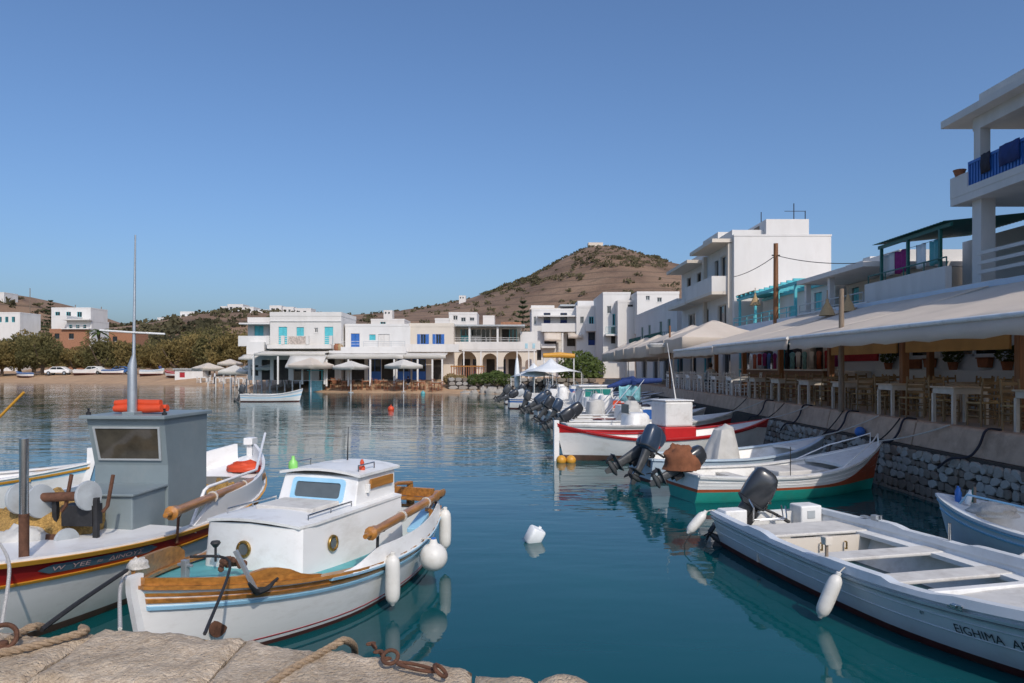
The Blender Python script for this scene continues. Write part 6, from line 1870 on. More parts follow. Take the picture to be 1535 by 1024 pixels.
# utility pole and wires
pt_ = at(1163, 365, 37)
up_ = thing('utility_pole', 'brown wooden utility pole rising behind the awnings', 'pole', (pt_.x, 37, PZ))
MB().tube([(0, 0, 0), (0, 0, pt_.z - PZ)], [0.15, 0.11], 10).build('shaft', M_postwood, up_, True)
MB().beam((-0.2, 0, pt_.z - PZ - 0.6), (0.2, 0, pt_.z - PZ - 0.6), 0.06, 0.06).build('bracket', M_iron, up_)
rope('overhead_wire', [(pt_.x, 37, pt_.z - 0.6), at(1100, 415, 44.4)], 0.02, M_iron, 'dark overhead wire from the pole to the big white block', 0.15, n=5, cat='wire')
rope('overhead_wire', [(pt_.x, 37, pt_.z - 0.6), at(1340, 390, 27.5)], 0.018, M_iron, 'dark overhead wire from the pole towards the pergola terrace', 0.25, n=5, cat='wire')

# ---------------------------------------------------------------- the restaurants under the awnings
def big_awning(label, y0, y1, xf, zf, xr, zr, m=M_awning, rows_n=8):
    t = thing('awning', label, 'awning', (xf, y0, zf), 0, 'awnings along the promenade')
    n = max(8, int((y1 - y0) / 0.5))
    rows = []
    for j in range(rows_n + 1):
        u = j / rows_n
        rows.append([(lerp(xr, xf, u), lerp(y0, y1, i / n), lerp(zr, zf, u) - 0.10 * math.sin(math.pi * u) * (0.6 + 0.4 * math.cos(i * 0.9)) + 0.012 * math.sin(i * 1.7 + j)) for i in range(n + 1)])
    o = MB().grid(rows).build('canvas', m, t, True, world=True, angle=60)
    sm = o.modifiers.new('thick', 'SOLIDIFY'); sm.thickness = 0.02
    vr = [[(xf - 0.005 - 0.01 * k, lerp(y0, y1, i / n), zf - 0.02 - 0.145 * k + 0.012 * math.sin(i * 2.3) * k) for i in range(n + 1)] for k in range(3)]
    o = MB().grid(vr).build('valance', m, t, True, world=True)
    sm = o.modifiers.new('thick', 'SOLIDIFY'); sm.thickness = 0.015
    MB().tube([(xf, y0, zf + 0.0), (xf, y1, zf + 0.0)], 0.045, 10).build('front_bar', M_gel, t, True, world=True)
    MB().tube([(xr, y0, zr + 0.02), (xr, y1, zr + 0.02)], 0.07, 10).build('roller', M_offwhite, t, True, world=True)
    for k in (0.02, 0.34, 0.66, 0.98):
        yy = lerp(y0, y1, k)
        MB().beam((xr, yy, zr - 0.26), (xf + 0.1, yy, zf - 0.16), 0.05, 0.06).build('arm', M_gel, t, world=True)
    return t
big_awning('beige awning of the restaurant with honey coloured blinds', 6.5, 19.5, 7.40, 3.37, 13.2, 4.86)
big_awning('beige awning over the bar with hanging clothes', 19.7, 27.0, 7.40, 3.37, 13.2, 4.90)
big_awning('beige awning over the blue and white chairs', 27.2, 33.8, 7.45, 3.34, 13.2, 4.95)
for yy in (13.4, 17.4, 21.4, 25.4, 29.4, 33.4):
    for xx in ((9.3,) if yy > 22 else (9.3, 12.2)):
        o = MB().bx(-0.08, 0.08, -0.08, 0.08, 0, (4.2 if xx > 10 else 3.72) - PZ).build('wooden_post', M_postwood, None, bevel=0.01)
        o.location = (xx, yy, PZ + 0.001)
        tag(o, 'brown wooden post in the row behind the kerbside tables' if xx < 10 else 'brown wooden post close to the pale blue restaurant wall', 'post', 'front posts under the awnings' if xx < 10 else 'back posts under the awnings')
for y_, xx, zt, lb in ((18.6, 8.35, 4.58, 'grey timber pole piercing the beige awning'),):
    o = MB().tube([(0, 0, 0), (0, 0, zt - PZ)], [0.075, 0.06], 10).build('timber_pole', M_oldwood, None, True)
    o.location = (xx, y_, PZ - 0.2 + 0.2); tag(o, lb, 'pole')
for px, py, d, lb in ((1240, 462, 27.3, 'woven cone lampshade nearer the turquoise pergola'), (1271, 456, 27.0, 'woven cone lampshade on the awning ridge beside the timber pole'), (1132, 450, 40.0, 'woven cone lampshade hanging under the turquoise pergola')):
    p = at(px, py, d)
    o = thing('wicker_lamp', lb, 'lamp', (p.x, p.y, p.z - 0.28), 0, 'woven lampshades above the awnings')
    MB().lathe([(0.30, 0), (0.28, 0.04), (0.17, 0.30), (0.07, 0.48), (0.05, 0.62), (0.02, 0.64)], 16).build('shade', M_wicker, o, True)
    MB().tube([(0, 0, 0.6), (0, 0, 0.95)], 0.02, 6).build('stalk', M_rope, o, True)
# honey roller blinds behind the valance
for a, b_ in ((8.0, 12.9), (13.6, 17.2), (17.6, 21.2)):
    o = MB().bx(9.22, 9.26, a, b_, 2.93, 3.55).build('roller_blind', M_roll, None)
    tag(o, {8.0: 'honey coloured blind above the ledge plants', 13.6: 'honey coloured blind over the wall baskets', 17.6: 'honey coloured blind next to the bar counter'}[a], 'blind', 'roller blinds')
# back wall of the restaurants: pale blue wall with openings, shop fronts further on
bw_ = thing('restaurant_front', 'pale blue restaurant front with wide dark openings', 'building', (12.8, 12.0, PZ))
mb = MB()
hol = [(12.6 + 3.25 * k, PZ + 1.42, 2.85, 1.25) for k in range(5)]
wall(mb, 'W', 12.0, 29.0, PZ, 4.9, 12.8, hol, 0.3)
mb.build('wall', M_bluewall, bw_, world=True)
for hh in hol:
    fb = MB()
    for q in ((hh[0], hh[0] + 0.08, hh[1], hh[1] + hh[3]), (hh[0] + hh[2] - 0.08, hh[0] + hh[2], hh[1], hh[1] + hh[3]), (hh[0] + hh[2] / 2 - 0.04, hh[0] + hh[2] / 2 + 0.04, hh[1], hh[1] + hh[3]), (hh[0] - 0.001, hh[0] + hh[2] + 0.001, hh[1] - 0.001, hh[1] + 0.08), (hh[0] - 0.001, hh[0] + hh[2] + 0.001, hh[1] + hh[3] - 0.08, hh[1] + hh[3] + 0.001)):
        fbox(fb, 'W', 12.8, *q, 0.1, 0.16)
    f = fb.build('window', M_bluewall, bw_, world=True)
    pn = fbox(MB(), 'W', 12.8, hh[0], hh[0] + hh[2], hh[1], hh[1] + hh[3], 0.25, 0.27)
    pn.v = [p - bw_.location for p in pn.v]
    pn.build('pane', M_glass, f)
MB().bx(12.45, 12.79, 17.0, 25.2, PZ + 0.001, PZ + 1.05).build('ledge', M_bluewall, bw_, world=True, bevel=0.02)
MB().bx(12.74, 12.79, 25.6, 28.4, PZ + 1.35, PZ + 1.95).build('red_board', M_redcloth, bw_, world=True)
MB().bx(11.9, 12.5, 25.5, 28.3, PZ + 0.001, PZ + 1.0).build('white_counter', M_gel, bw_, world=True, bevel=0.03)
MB().bx(12.72, 12.79, 22.9, 23.9, PZ + 1.08, PZ + 1.38).build('wall_picture', M_brown, bw_, world=True)
sf = thing('shop_front', 'row of white shop fronts with hanging clothes and blue doors', 'building', (12.8, 29.05, PZ))
mb = MB()
hol = [(30.2, PZ + 0.02, 1.3, 2.2), (32.4, PZ + 0.7, 2.4, 1.6), (36.0, PZ + 0.02, 2.0, 2.3), (39.5, PZ + 0.02, 2.0, 2.3), (43, PZ + 0.02, 2.0, 2.3), (47, PZ + 0.02, 2.0, 2.3), (51, PZ + 0.02, 2.0, 2.3), (55, PZ + 0.02, 2.0, 2.3)]
wall(mb, 'W', 29.05, 60, PZ, 4.0, 12.8, hol, 0.3)
mb.build('wall', M_white, sf, world=True)
for k, hh in enumerate(hol):
    fb = MB()
    for q in ((hh[0], hh[0] + 0.1, hh[1], hh[1] + hh[3]), (hh[0] + hh[2] - 0.1, hh[0] + hh[2], hh[1], hh[1] + hh[3]), (hh[0] + 0.1, hh[0] + hh[2] - 0.1, hh[1] + hh[3] - 0.1, hh[1] + hh[3])):
        fbox(fb, 'W', 12.8, *q, 0.05, 0.12)
    f = fb.build('door' if hh[3] > 2 else 'window', M_turq if k % 2 else M_white, sf, world=True)
    pn = fbox(MB(), 'W', 12.8, hh[0], hh[0] + hh[2], hh[1], hh[1] + hh[3], 0.26, 0.28)
    pn.v = [p - sf.location for p in pn.v]
    pn.build('pane', M_glass, f)
MB().bx(10.6, 10.9, 25.0, 34.0, PZ + 0.001, PZ + 1.0).build('bar_counter', M_postwood, sf, world=True)
MB().bx(10.5, 11.1, 24.9, 34.1, PZ + 1.002, PZ + 1.05).build('counter_top', M_offwhite, sf, world=True)
# clothes for sale hanging under the second awning
cl = [(M_magenta, 'magenta'), (M_dkcloth, 'black'), (M_foam, 'white'), (M_redcloth, 'red'), (M_blue, 'blue'), (M_aquacloth, 'aqua'), (M_orange, 'orange')]
for k in range(15):
    m, nm = cl[(k * 3 + k // 5) % 7]
    yy = 28.6 + 0.72 * k + rnd.uniform(-0.1, 0.1)
    mb = MB()
    ww = rnd.uniform(0.35, 0.6)
    hh = rnd.uniform(0.55, 1.0)
    prof = [(0.3, 0), (1.0, -0.06), (1.05, -0.2), (0.8, -0.28), (0.85, -1.0)]
    mb.grid([[(12.55 + 0.02 * math.sin(i * 2 + k), yy + ww * 0.5 * pr[0] * (i / 3 - 1), 3.25 + pr[1] * hh) for i in range(7)] for pr in prof])
    o = mb.build('hanging_garment', m, None, True)
    sm = o.modifiers.new('thick', 'SOLIDIFY'); sm.thickness = 0.03
    tag(o, nm + ' garment hanging at the white shop front', 'garment', nm + ' garments at the shop front')
# wall baskets and potted plants on the blue wall
def leaf_ball(n, sx, sy, sz, size, seed, mb=None, c=(0, 0, 0), shell=0.55, flat=0.0):
    mb = mb or MB()
    r_ = random.Random(seed)
    C = Vector(c)
    for _ in range(n):
        while True:
            p = Vector((r_.uniform(-1, 1), r_.uniform(-1, 1), r_.uniform(-1, 1)))
            if 0.05 < p.length < 1: break
        p = p.normalized() * (p.length ** shell)
        p = Vector((p.x * sx, p.y * sy, p.z * sz)) + C
        d1 = Vector((r_.gauss(0, 1), r_.gauss(0, 1), r_.gauss(0, 1))).normalized()
        d2 = d1.orthogonal().normalized()
        s_ = size * r_.uniform(0.6, 1.3)
        a, b_ = d1 * s_, d2 * s_ * 0.55
        mb.add([p - a, p - b_, p + a, p + b_], [(0, 1, 2, 3)])
    return mb
for yy, k in ((21.0, 0), (18.7, 1), (24.6, 2)):
    t = thing('potted_plant', ['small bushy green plant on the pale blue ledge between the wall baskets', 'small bushy green plant on the ledge past the first wall basket', 'small bushy green plant at the ledge end by the red board'][k], 'plant', (12.62, yy, PZ + 1.052), 0, 'plants on the blue ledge')
    MB().lathe([(0.10, 0), (0.14, 0.2), (0.15, 0.22)], 12).build('pot', M_terra, t, True)
    leaf_ball(260, 0.26, 0.26, 0.24, 0.06, k + 40, c=(0, 0, 0.42)).build('foliage', M_leaf, t)
for yy in (19.7, 22.3):
    o = thing('wall_basket', 'terracotta wall basket on the pale blue wall', 'basket', (12.70, yy, PZ + 1.12), 0, 'wall baskets')
    MB().prism([(-0.25, 0.24), (0.25, 0.24), (0.2, 0), (-0.2, 0)], 'x', -0.08, 0.08).build('basket', M_terra, o, bevel=0.02, rot=(0, 0, 0))
    MB().prism([(-0.27, 0.241), (0.27, 0.241), (0.27, 0.275), (-0.27, 0.275)], 'x', -0.10, 0.09).build('rim', M_brown, o, bevel=0.01)

# tables and chairs
def make_table(name, label, group, legm, topm):
    t = thing(name, label, 'table', (0, 0, 0), 0, group)
    MB().bx(-0.38, 0.38, -0.38, 0.38, 0.71, 0.745).build('table_top', topm, t, bevel=0.006)
    a = MB()
    for q in ((-0.34, 0.34, -0.34, -0.31), (-0.34, 0.34, 0.31, 0.34), (-0.34, -0.31, -0.309, 0.309), (0.31, 0.34, -0.309, 0.309)): a.bx(*q, 0.60, 0.709)
    a.build('apron', legm, t)
    for sx in (-1, 1):
        for sy in (-1, 1):
            MB().box((sx * 0.325, sy * 0.325, 0.30), (0.062, 0.062, 0.599)).build('leg', legm, t)
    return t
def make_chair(name, label, group, m, seatm):
    t = thing(name, label, 'chair', (0, 0, 0), 0, group)
    MB().bx(-0.20, 0.20, -0.20, 0.20, 0.43, 0.46).build('seat', seatm, t, bevel=0.01)
    for sx in (-1, 1):
        MB().tube([(sx * 0.185, 0.185, 0), (sx * 0.185, 0.185, 0.44)], 0.019, 6).build('leg', m, t)
        MB().tube([(sx * 0.185, -0.185, 0), (sx * 0.185, -0.185, 0.45), (sx * 0.18, -0.235, 0.92)], 0.019, 6).build('leg', m, t)
    for zz in (0.58, 0.70, 0.83):
        MB().box((0, -0.20 - (zz - 0.45) * 0.11, zz), (0.36, 0.018, 0.06)).build('back_slat', m, t)
    st = MB()
    for zz in (0.16, 0.28):
        st.tube([(-0.185, 0.185, zz), (0.185, 0.185, zz)], 0.011, 5).tube([(-0.185, -0.185, zz), (0.185, -0.185, zz)], 0.011, 5)
        for sx in (-1, 1): st.tube([(sx * 0.185, -0.185, zz + 0.03), (sx * 0.185, 0.185, zz + 0.03)], 0.011, 5)
    st.build('stretcher', m, t)
    return t
GT, GC = 'tables under the beige awnings', 'ladder-back chairs under the beige awnings'
tb0 = make_table('taverna_table', 'square chalky wooden table under the beige awnings', GT, M_tablegrey, M_tabletop)
ch0 = make_chair('taverna_chair', 'olive wood ladder-back chair with rush seat under the beige awnings', GC, M_chair, M_rush)
tb1 = make_table('white_table', 'white square table on the promenade by the kerb', 'white tables on the promenade', M_gel, M_gel)
ch1 = make_chair('white_chair', 'white ladder-back chair on the promenade by the kerb', 'white chairs on the promenade', M_gel, M_gel)
FZ = PZ + 0.003
first = {}
def put(src, x, y, rz):
    if src.name not in first:
        first[src.name] = 1
        src.location = (x, y, FZ); src.rotation_euler = (0, 0, rz)
        return src
    return copy_thing(src, (x, y, FZ), rz)
ORD = ['first', 'second', 'third', 'fourth', 'fifth', 'sixth', 'seventh', 'eighth']
ROWN = ['kerbside', 'middle row', 'wall side']
for row, (xx, y0, n) in enumerate(((9.02, 12.35, 7), (10.45, 14.6, 5), (11.6, 16.4, 4))):
    ys_ = [y0 + 2.38 * k for k in range(n)]
    ys_ = [q for q in ys_ if not (row == 1 and q > 24.3)]
    for k, yy in enumerate(ys_):
        od = ORD[len(ys_) - 1 - k]
        def lab(o, txt, g):
            o['label'] = txt; o['group'] = g
        lab(put(tb0, xx + rnd.uniform(-0.05, 0.05), yy, rnd.uniform(-0.05, 0.05)), 'chalky wooden ' + ROWN[row] + ' table, ' + od + ' counted from the bar end', GT)
        cs = [put(ch0, xx + rnd.uniform(-0.06, 0.06), yy + 0.60, math.pi + rnd.uniform(-0.25, 0.25)), put(ch0, xx + rnd.uniform(-0.06, 0.06), yy - 0.60, rnd.uniform(-0.25, 0.25))]
        if row == 0: cs.append(put(ch0, xx + 0.66, yy + rnd.uniform(-0.08, 0.08), math.pi / 2 + rnd.uniform(-0.2, 0.2)))
        for c in cs: lab(c, 'olive wood ladder-back chair at the ' + od + ' ' + ROWN[row] + ' table from the bar end', GC)
for k in range(6):
    yy = 29.3 + 2.3 * k
    put(tb1, 9.0, yy, 0)['label'] = 'white square kerbside table, ' + ORD[k] + ' counted from the olive wood chairs'
    for c in (put(ch1, 9.0, yy + 0.62, math.pi + rnd.uniform(-0.2, 0.2)), put(ch1, 9.0, yy - 0.62, rnd.uniform(-0.2, 0.2)), put(ch1, 9.7, yy, math.pi / 2 + rnd.uniform(-0.2, 0.2))):
        c['label'] = 'white ladder-back chair at the ' + ORD[k] + ' white table from the olive wood chairs'

# ---------------------------------------------------------------- parasols, beach furniture
def parasol(label, x, y, z0, h_, r_, m=M_awnwhite, n=4, group='open parasols', rot=0.3, drop=0.22, name='parasol'):
    t = thing(name, label, 'parasol', (x, y, z0), rot, group)
    MB().tube([(0, 0, 0), (0, 0, h_ + 0.05)], 0.04, 8).build('pole', M_gel, t, True)
    MB().lathe([(0.28, 0), (0.28, 0.07), (0.06, 0.10)], 12).build('base', M_ltgrey, t, True)
    rows = []
    N_ = n * 6
    for k, (rr, dz) in enumerate(((0.02, 0.12), (0.16, 0.06), (0.5, -0.10), (0.78, -0.20), (1.0, -0.30), (1.0, -0.30 - drop))):
        row = []
        for i in range(N_):
            a = 2 * math.pi * i / N_
            s_ = (a % (2 * math.pi / n)) - math.pi / n
            edge = 1 / math.cos(s_) * math.cos(math.pi / n)
            sag = 0.05 * rr * math.cos(s_ * n)
            row.append((math.cos(a) * r_ * rr * lerp(1, edge, 1), math.sin(a) * r_ * rr * edge, h_ + dz * r_ / 1.3 + 0 - sag * 0.5))
        rows.append(row)
    o = MB().grid(rows, close=True).build('canopy', m, t, True, angle=25)
    sm = o.modifiers.new('thick', 'SOLIDIFY'); sm.thickness = 0.02
    for k in range(n):
        a = 2 * math.pi * k / n
        MB().beam((0, 0, h_ + 0.02), (math.cos(a) * r_ * 0.97, math.sin(a) * r_ * 0.97, h_ - 0.34 * r_ / 1.3 + 0.02), 0.025, 0.025).build('rib', M_oldwood, t)
    return t
for px, py, d, r_, lb in ((312, 549, 92, 2.0, 'cream parasol next to the tamarisk trees'), (345, 543, 90, 1.6, 'cream peaked parasol beside the house wing'), (352, 553, 86, 2.2, 'faded pink parasol over the beach tables'), (384, 549, 82, 1.5, 'white parasol below the house wing'), (405, 550, 81, 1.5, 'white parasol below the turquoise doors'),
                          (466, 543, 74.8, 2.3, 'broad beige parasol before the turquoise door house'), (526, 547, 74.4, 1.8, 'white parasol in front of the cobalt door terrace'), (605, 545, 73.6, 1.9, 'white parasol in front of the blue shuttered house')):
    z0 = terr(xx_(px, d), d)
    p = at(px, py, d)
    parasol(lb, p.x, d, z0 - 0.02, p.z - z0 + 0.25, r_, M_awning if 'beige' in lb or 'cream' in lb else M_awnwhite, 4 if r_ > 1.55 else 8, rot=rnd.uniform(0, 1))
# canvas umbrellas along the promenade
for k, (x, y, h_, r_) in enumerate(((9.9, 36.0, 3.15, 2.1), (9.9, 40.2, 3.15, 2.1), (9.8, 44.6, 3.0, 2.1), (9.8, 49.0, 3.0, 2.1), (9.8, 53.5, 3.0, 2.1), (9.8, 58.0, 2.9, 2.1), (9.9, 62.5, 2.9, 2.1))):
    parasol('large square beige umbrella, ' + ['first', 'second', 'third', 'fourth', 'fifth', 'sixth', 'seventh'][k] + ' beyond the long awnings', x, y, PZ + 0.002, h_, r_ * 1.35, M_awning, 4, 'square beige umbrellas on the promenade', math.pi / 4 + 0.0, 0.3)
# closed white umbrella and two peaked canvas tents by the arcade
p = gp(775, 583, 0.9)
t = thing('closed_parasol', 'closed white parasol standing before the arcade house', 'parasol', (4.0 / 9 * 1.0 - 0.0 + xx_(775, 66) - 0.44, 66.0, 0.0))
t.location = (xx_(775, 69.5), 69.5, terr(xx_(775, 69.5), 69.5) - 0.4)
MB().tube([(0, 0, 0), (0, 0, 4.0)], 0.05, 8).build('pole', M_gel, t, True)
MB().lathe([(0.10, 1.0), (0.24, 1.15), (0.26, 2.2), (0.18, 3.2), (0.10, 3.75), (0.03, 3.95)], 14).build('folded_canopy', M_foam, t, True)
for px, d, w_, lb in ((800, 68.6, 1.9, 'white peaked canvas tent beside the closed parasol'), (826, 67.4, 2.5, 'white peaked canvas tent beside the yellow rolled awning')):
    x = xx_(px, d)
    z0 = max(terr(x, d), 0.0)
    t = thing('canvas_tent', lb, 'tent', (x, d, z0 - 0.3))
    rows = []
    zt = zz_(538 if px > 810 else 545, d) - z0 + 0.3
    for rr, zz in ((0.03, zt), (0.2, zt - 0.45), (0.55, zt - 0.9), (1.0, zt - 1.25)):
        rows.append([(math.cos(a_) * w_ * rr * (1.15 if i % 2 == 0 else 0.85), math.sin(a_) * w_ * rr * (1.15 if i % 2 == 0 else 0.85), zz + (0.12 * rr if i % 2 else 0)) for i, a_ in enumerate([math.pi / 4 * q for q in range(8)])])
    o = MB().grid(rows, close=True).build('canvas', M_foam, t, True)
    sm = o.modifiers.new('thick', 'SOLIDIFY'); sm.thickness = 0.02
    for q in range(4):
        a_ = math.pi / 2 * q
        MB().tube([(math.cos(a_) * w_ * 1.1, math.sin(a_) * w_ * 1.1, 0), (math.cos(a_) * w_ * 1.12, math.sin(a_) * w_ * 1.12, zt - 1.25)], 0.04, 6).build('pole', M_gel, t, True)
    MB().tube([(0, 0, 0), (0, 0, zt)], 0.05, 6).build('centre_pole', M_gel, t, True)
o = MB().tube([(0, 0, 0), (1.6, 0.1, 0.05), (3.0, 0, -0.05)], [0.22, 0.28, 0.22], 10).build('rolled_awning', M_yellow, None, True)
o.location = (xx_(814, 69), 69, zz_(533, 69)); tag(o, 'yellow rolled canvas above the canvas tents', 'awning')
o = MB().tube([(0, 0, 0), (0, 0, zz_(533, 69) - 1.0)], 0.06, 8).tube([(2.8, 0, 0), (2.8, 0, zz_(533, 69) - 1.0)], 0.06, 8).build('support_post', M_gel, o, True)
o.location = (0.1, 0, -(zz_(533, 69) - 1.0))
# beach chairs and tables: orange-brown loungers on the sand
bc0 = make_chair('beach_chair', 'orange brown wooden chair on the beach sand', 'wooden chairs on the beach', M_terra, M_wicker)
bt0 = make_table('beach_table', 'low brown wooden table on the beach sand', 'wooden tables on the beach', M_terra, M_tabletop)
fb_ = True
def putb(src, x, y, rz):
    zz = terr(x, y) - 0.01
    if src.name not in first:
        first[src.name] = 1
        src.location = (x, y, zz); src.rotation_euler = (0, 0, rz); src.scale = (1.15, 1.15, 1.15)
        return src
    return copy_thing(src, (x, y, zz), rz)
for k in range(13):
    px = 486 + 13.5 * k
    yy = 76.6 + rnd.uniform(-0.5, 0.5) - 0.018 * (px - 486)
    x = xx_(px, yy)
    where = 'before the turquoise door house' if px < 520 else 'below the cobalt door terrace' if px < 613 else 'before the blue shuttered house'
    putb(bc0, x, yy, rnd.uniform(0, 6.28))['label'] = 'orange brown wooden chair on the sand ' + where
    putb(bc0, x + 0.75, yy + rnd.uniform(0.2, 0.9), rnd.uniform(0, 6.28))['label'] = 'orange brown wooden chair on the sand ' + where
    if k % 2 == 0: putb(bt0, x + 0.35, yy + 0.7, rnd.uniform(0, 1.5))['label'] = 'low brown wooden table on the sand ' + where
wc0 = make_chair('terrace_chair', 'white chair at the beach tables by the house wing', 'white chairs at the beach restaurant', M_gel, M_gel)
wt0 = make_table('terrace_table', 'white table at the beach restaurant by the house wing', 'white tables at the beach restaurant', M_gel, M_gel)
for k in range(9):
    px = 300 + 17 * k
    yy = pl([(300, 103), (360, 92), (440, 80)], px) + 0.5
    x = xx_(px, yy)
    yy = max(yy, shore(x) + 2.2)
    putb(wt0, x, yy, 0.2)
    putb(wc0, x + 0.7, yy, math.pi / 2)
    putb(wc0, x - 0.7, yy, -math.pi / 2)
# white slatted fence posts where the terrace stands in the water
for k in range(13):
    px = 312 + 11.5 * k
    yy = pl([(300, 101.5), (360, 91), (450, 78.5)], px) - 1.0
    x = xx_(px, yy)
    o = MB().bx(-0.06, 0.06, -0.06, 0.06, -1.0, 1.15).build('white_pile', M_gel, None)
    o.location = (x, yy, 0)
    tag(o, 'white wooden pile standing in the shallow water by the restaurant', 'pile', 'white piles of the beach restaurant')
# turquoise kiosk on the sand
p = gp(474, 581, 0.6)
t = thing('beach_kiosk', 'small turquoise and white kiosk on the sand', 'kiosk', (xx_(463, 76.6), 76.6, terr(xx_(463, 76.6), 76.6)))
MB().bx(0, 1.4, 0, 1.2, 0, 1.15).build('counter', M_aquacloth, t)
MB().bx(-0.1, 1.5, -0.1, 1.3, 1.152, 1.2).build('counter_top', M_gel, t)
for sx in (0.05, 1.35): MB().bx(sx - 0.05, sx + 0.05, 0.02, 0.12, 1.2, 2.2).build('post', M_turq, t)
MB().bx(-0.15, 1.55, -0.15, 1.35, 2.201, 2.28).build('roof', M_turq, t)
# wooden fence in front of the arcade
t = thing('wooden_fence', 'low brown wooden fence before the arches', 'fence', (xx_(676, 77), 77.0, terr(xx_(676, 77), 77) + 0.9))
for k in range(14): MB().bx(0.26 * k, 0.26 * k + 0.09, 0, 0.05, -0.95, 1.0).build('picket', M_terra, t)
MB().bx(-0.05, 3.5, -0.04, -0.002, 0.85, 0.97).build('top_board', M_wood, t)
# stone retaining wall along the shore before the arcade
t = thing('retaining_wall', 'pale stone retaining wall along the shore before the arcade', 'wall', (-6.5, 74.2, 0))
MB().prism([(0, 0), (14.2, -5.0), (14.2, -4.4), (0, 0.6)], 'z', -0.4, 1.45).build('core', M_mortar, t)
r_ = random.Random(4)
for j in range(4):
    u = r_.uniform(0, 0.4)
    while u < 14:
        wd = r_.uniform(0.5, 1.1)
        o = bpy.data.objects.new('stone', smesh[r_.randrange(12)])
        COL.objects.link(o)
        o.parent = t
        o.location = (u + wd / 2, -(u + wd / 2) * 5 / 14.2 - 0.03, 0.0 + 0.41 * j + 0.1)
        o.scale = (1.6, wd, 0.42)
        o.rotation_euler = (0, 0, R(90) - math.atan2(5, 14.2))
        u += wd
for k in range(16):
    x = -4.5 + 0.85 * k
    yy = shore(x) + 0.2 + r_.uniform(-0.3, 0.5)
    o = heap('shore_rock', 'pale rough boulder at the water edge below the retaining wall', 'rock', (x, yy - 0.1, -0.2), r_.uniform(0.35, 0.7), r_.uniform(0.35, 0.6), r_.uniform(0.45, 0.85), M_stone, k)
    o['group'] = 'boulders along the shore'

# ---------------------------------------------------------------- people
def person(label, loc, rz, shirt, legs, name='person', seated=True, sc=1.0):
    t = thing(name, label, 'person', loc, rz)
    J = {'pel': (0, 0, 0.48), 'sp': (0, -0.02, 0.72), 'ch': (0, 0.0, 0.93), 'nk': (0, 0.02, 1.06), 'hd': (0, 0.05, 1.17), 'top': (0, 0.05, 1.28)}
    rad = {'pel': 0.13, 'sp': 0.12, 'ch': 0.14, 'nk': 0.05, 'hd': 0.085, 'top': 0.07}
    E = [('pel', 'sp'), ('sp', 'ch'), ('ch', 'nk'), ('nk', 'hd'), ('hd', 'top')]
    for s_, q in (('l', 1), ('r', -1)):
        J.update({'sh' + s_: (0.17 * q, 0, 0.97), 'el' + s_: (0.22 * q, 0.06, 0.70), 'wr' + s_: (0.14 * q, 0.28, 0.70), 'ha' + s_: (0.10 * q, 0.38, 0.72), 'hi' + s_: (0.09 * q, 0.04, 0.48)})
        rad.update({'sh' + s_: 0.06, 'el' + s_: 0.045, 'wr' + s_: 0.03, 'ha' + s_: 0.035, 'hi' + s_: 0.09})
        if seated: J.update({'kn' + s_: (0.11 * q, 0.46, 0.50), 'an' + s_: (0.11 * q, 0.44, 0.09), 'fo' + s_: (0.11 * q, 0.58, 0.04)})
        else: J.update({'kn' + s_: (0.10 * q, 0.06, 0.05), 'an' + s_: (0.10 * q, 0.0, -0.36), 'fo' + s_: (0.10 * q, 0.13, -0.42)})
        rad.update({'kn' + s_: 0.065, 'an' + s_: 0.04, 'fo' + s_: 0.035})
        E += [('ch', 'sh' + s_), ('sh' + s_, 'el' + s_), ('el' + s_, 'wr' + s_), ('wr' + s_, 'ha' + s_), ('pel', 'hi' + s_), ('hi' + s_, 'kn' + s_), ('kn' + s_, 'an' + s_), ('an' + s_, 'fo' + s_)]
    names = list(J)
    me = bpy.data.meshes.new('body')
    me.from_pydata([Vector(J[n]) + (Vector((0, 0, 0.46)) if not seated else Vector()) for n in names], [(names.index(a), names.index(b_)) for a, b_ in E], [])
    o = bpy.data.objects.new('body', me)
    COL.objects.link(o)
    o.parent = t
    sk = o.modifiers.new('skin', 'SKIN')
    sv = me.skin_vertices[0].data if me.skin_vertices else None
    if sv is None:
        me.attributes  # no skin layer yet
    if sv:
        for i, n in enumerate(names):
            sv[i].radius = (rad[n], rad[n])
            sv[i].use_root = (n == 'pel')
    sb = o.modifiers.new('sub', 'SUBSURF'); sb.levels = 1; sb.render_levels = 2
    dg = bpy.context.evaluated_depsgraph_get()
    m2 = bpy.data.meshes.new_from_object(o.evaluated_get(dg))
    o.modifiers.clear()
    o.data = m2
    for m in (shirt, legs, M_skin): m2.materials.append(m)
    off = 0 if seated else 0.46
    for p in m2.polygons:
        c = p.center - Vector((0, 0, off))
        if c.z > 1.03 or (c.y > 0.15 and c.z > 0.62 and abs(c.x) < 0.3) or (seated and c.z < 0.09): p.material_index = 2
        elif c.z < 0.56 and (c.y < 0.62): p.material_index = 1
        else: p.material_index = 0
        p.use_smooth = True
    MB().sphere((0, 0.035, 1.21 + off), 0.112, 12, 0, (0.95, 1.0, 1.05)).build('hair', M_hair, t, True)
    fc_ = MB()
    fc_.tube([(0, 0.135, 1.18 + off), (0, 0.165, 1.155 + off)], [0.012, 0.016], 6)
    fc_.build('nose', M_skin, t, True)
    return t
def skin_layer_ok():
    return True
person('seated diner with dark red hair and grey top at the promenade tables', (9.0, 33.27, FZ), R(0), M_ltgrey, M_dkcloth)
person('person in dark clothes seated on the beach before the blue shuttered house', (xx_(612, 75.2), 75.2, terr(xx_(612, 75.2), 75.2)), R(40), M_dkcloth, M_foam)
person('person in dark top standing by the beached red boat', (xx_(240, 119), 119, terr(xx_(240, 119), 119)), R(200), M_dkblue, M_dkcloth, seated=False)
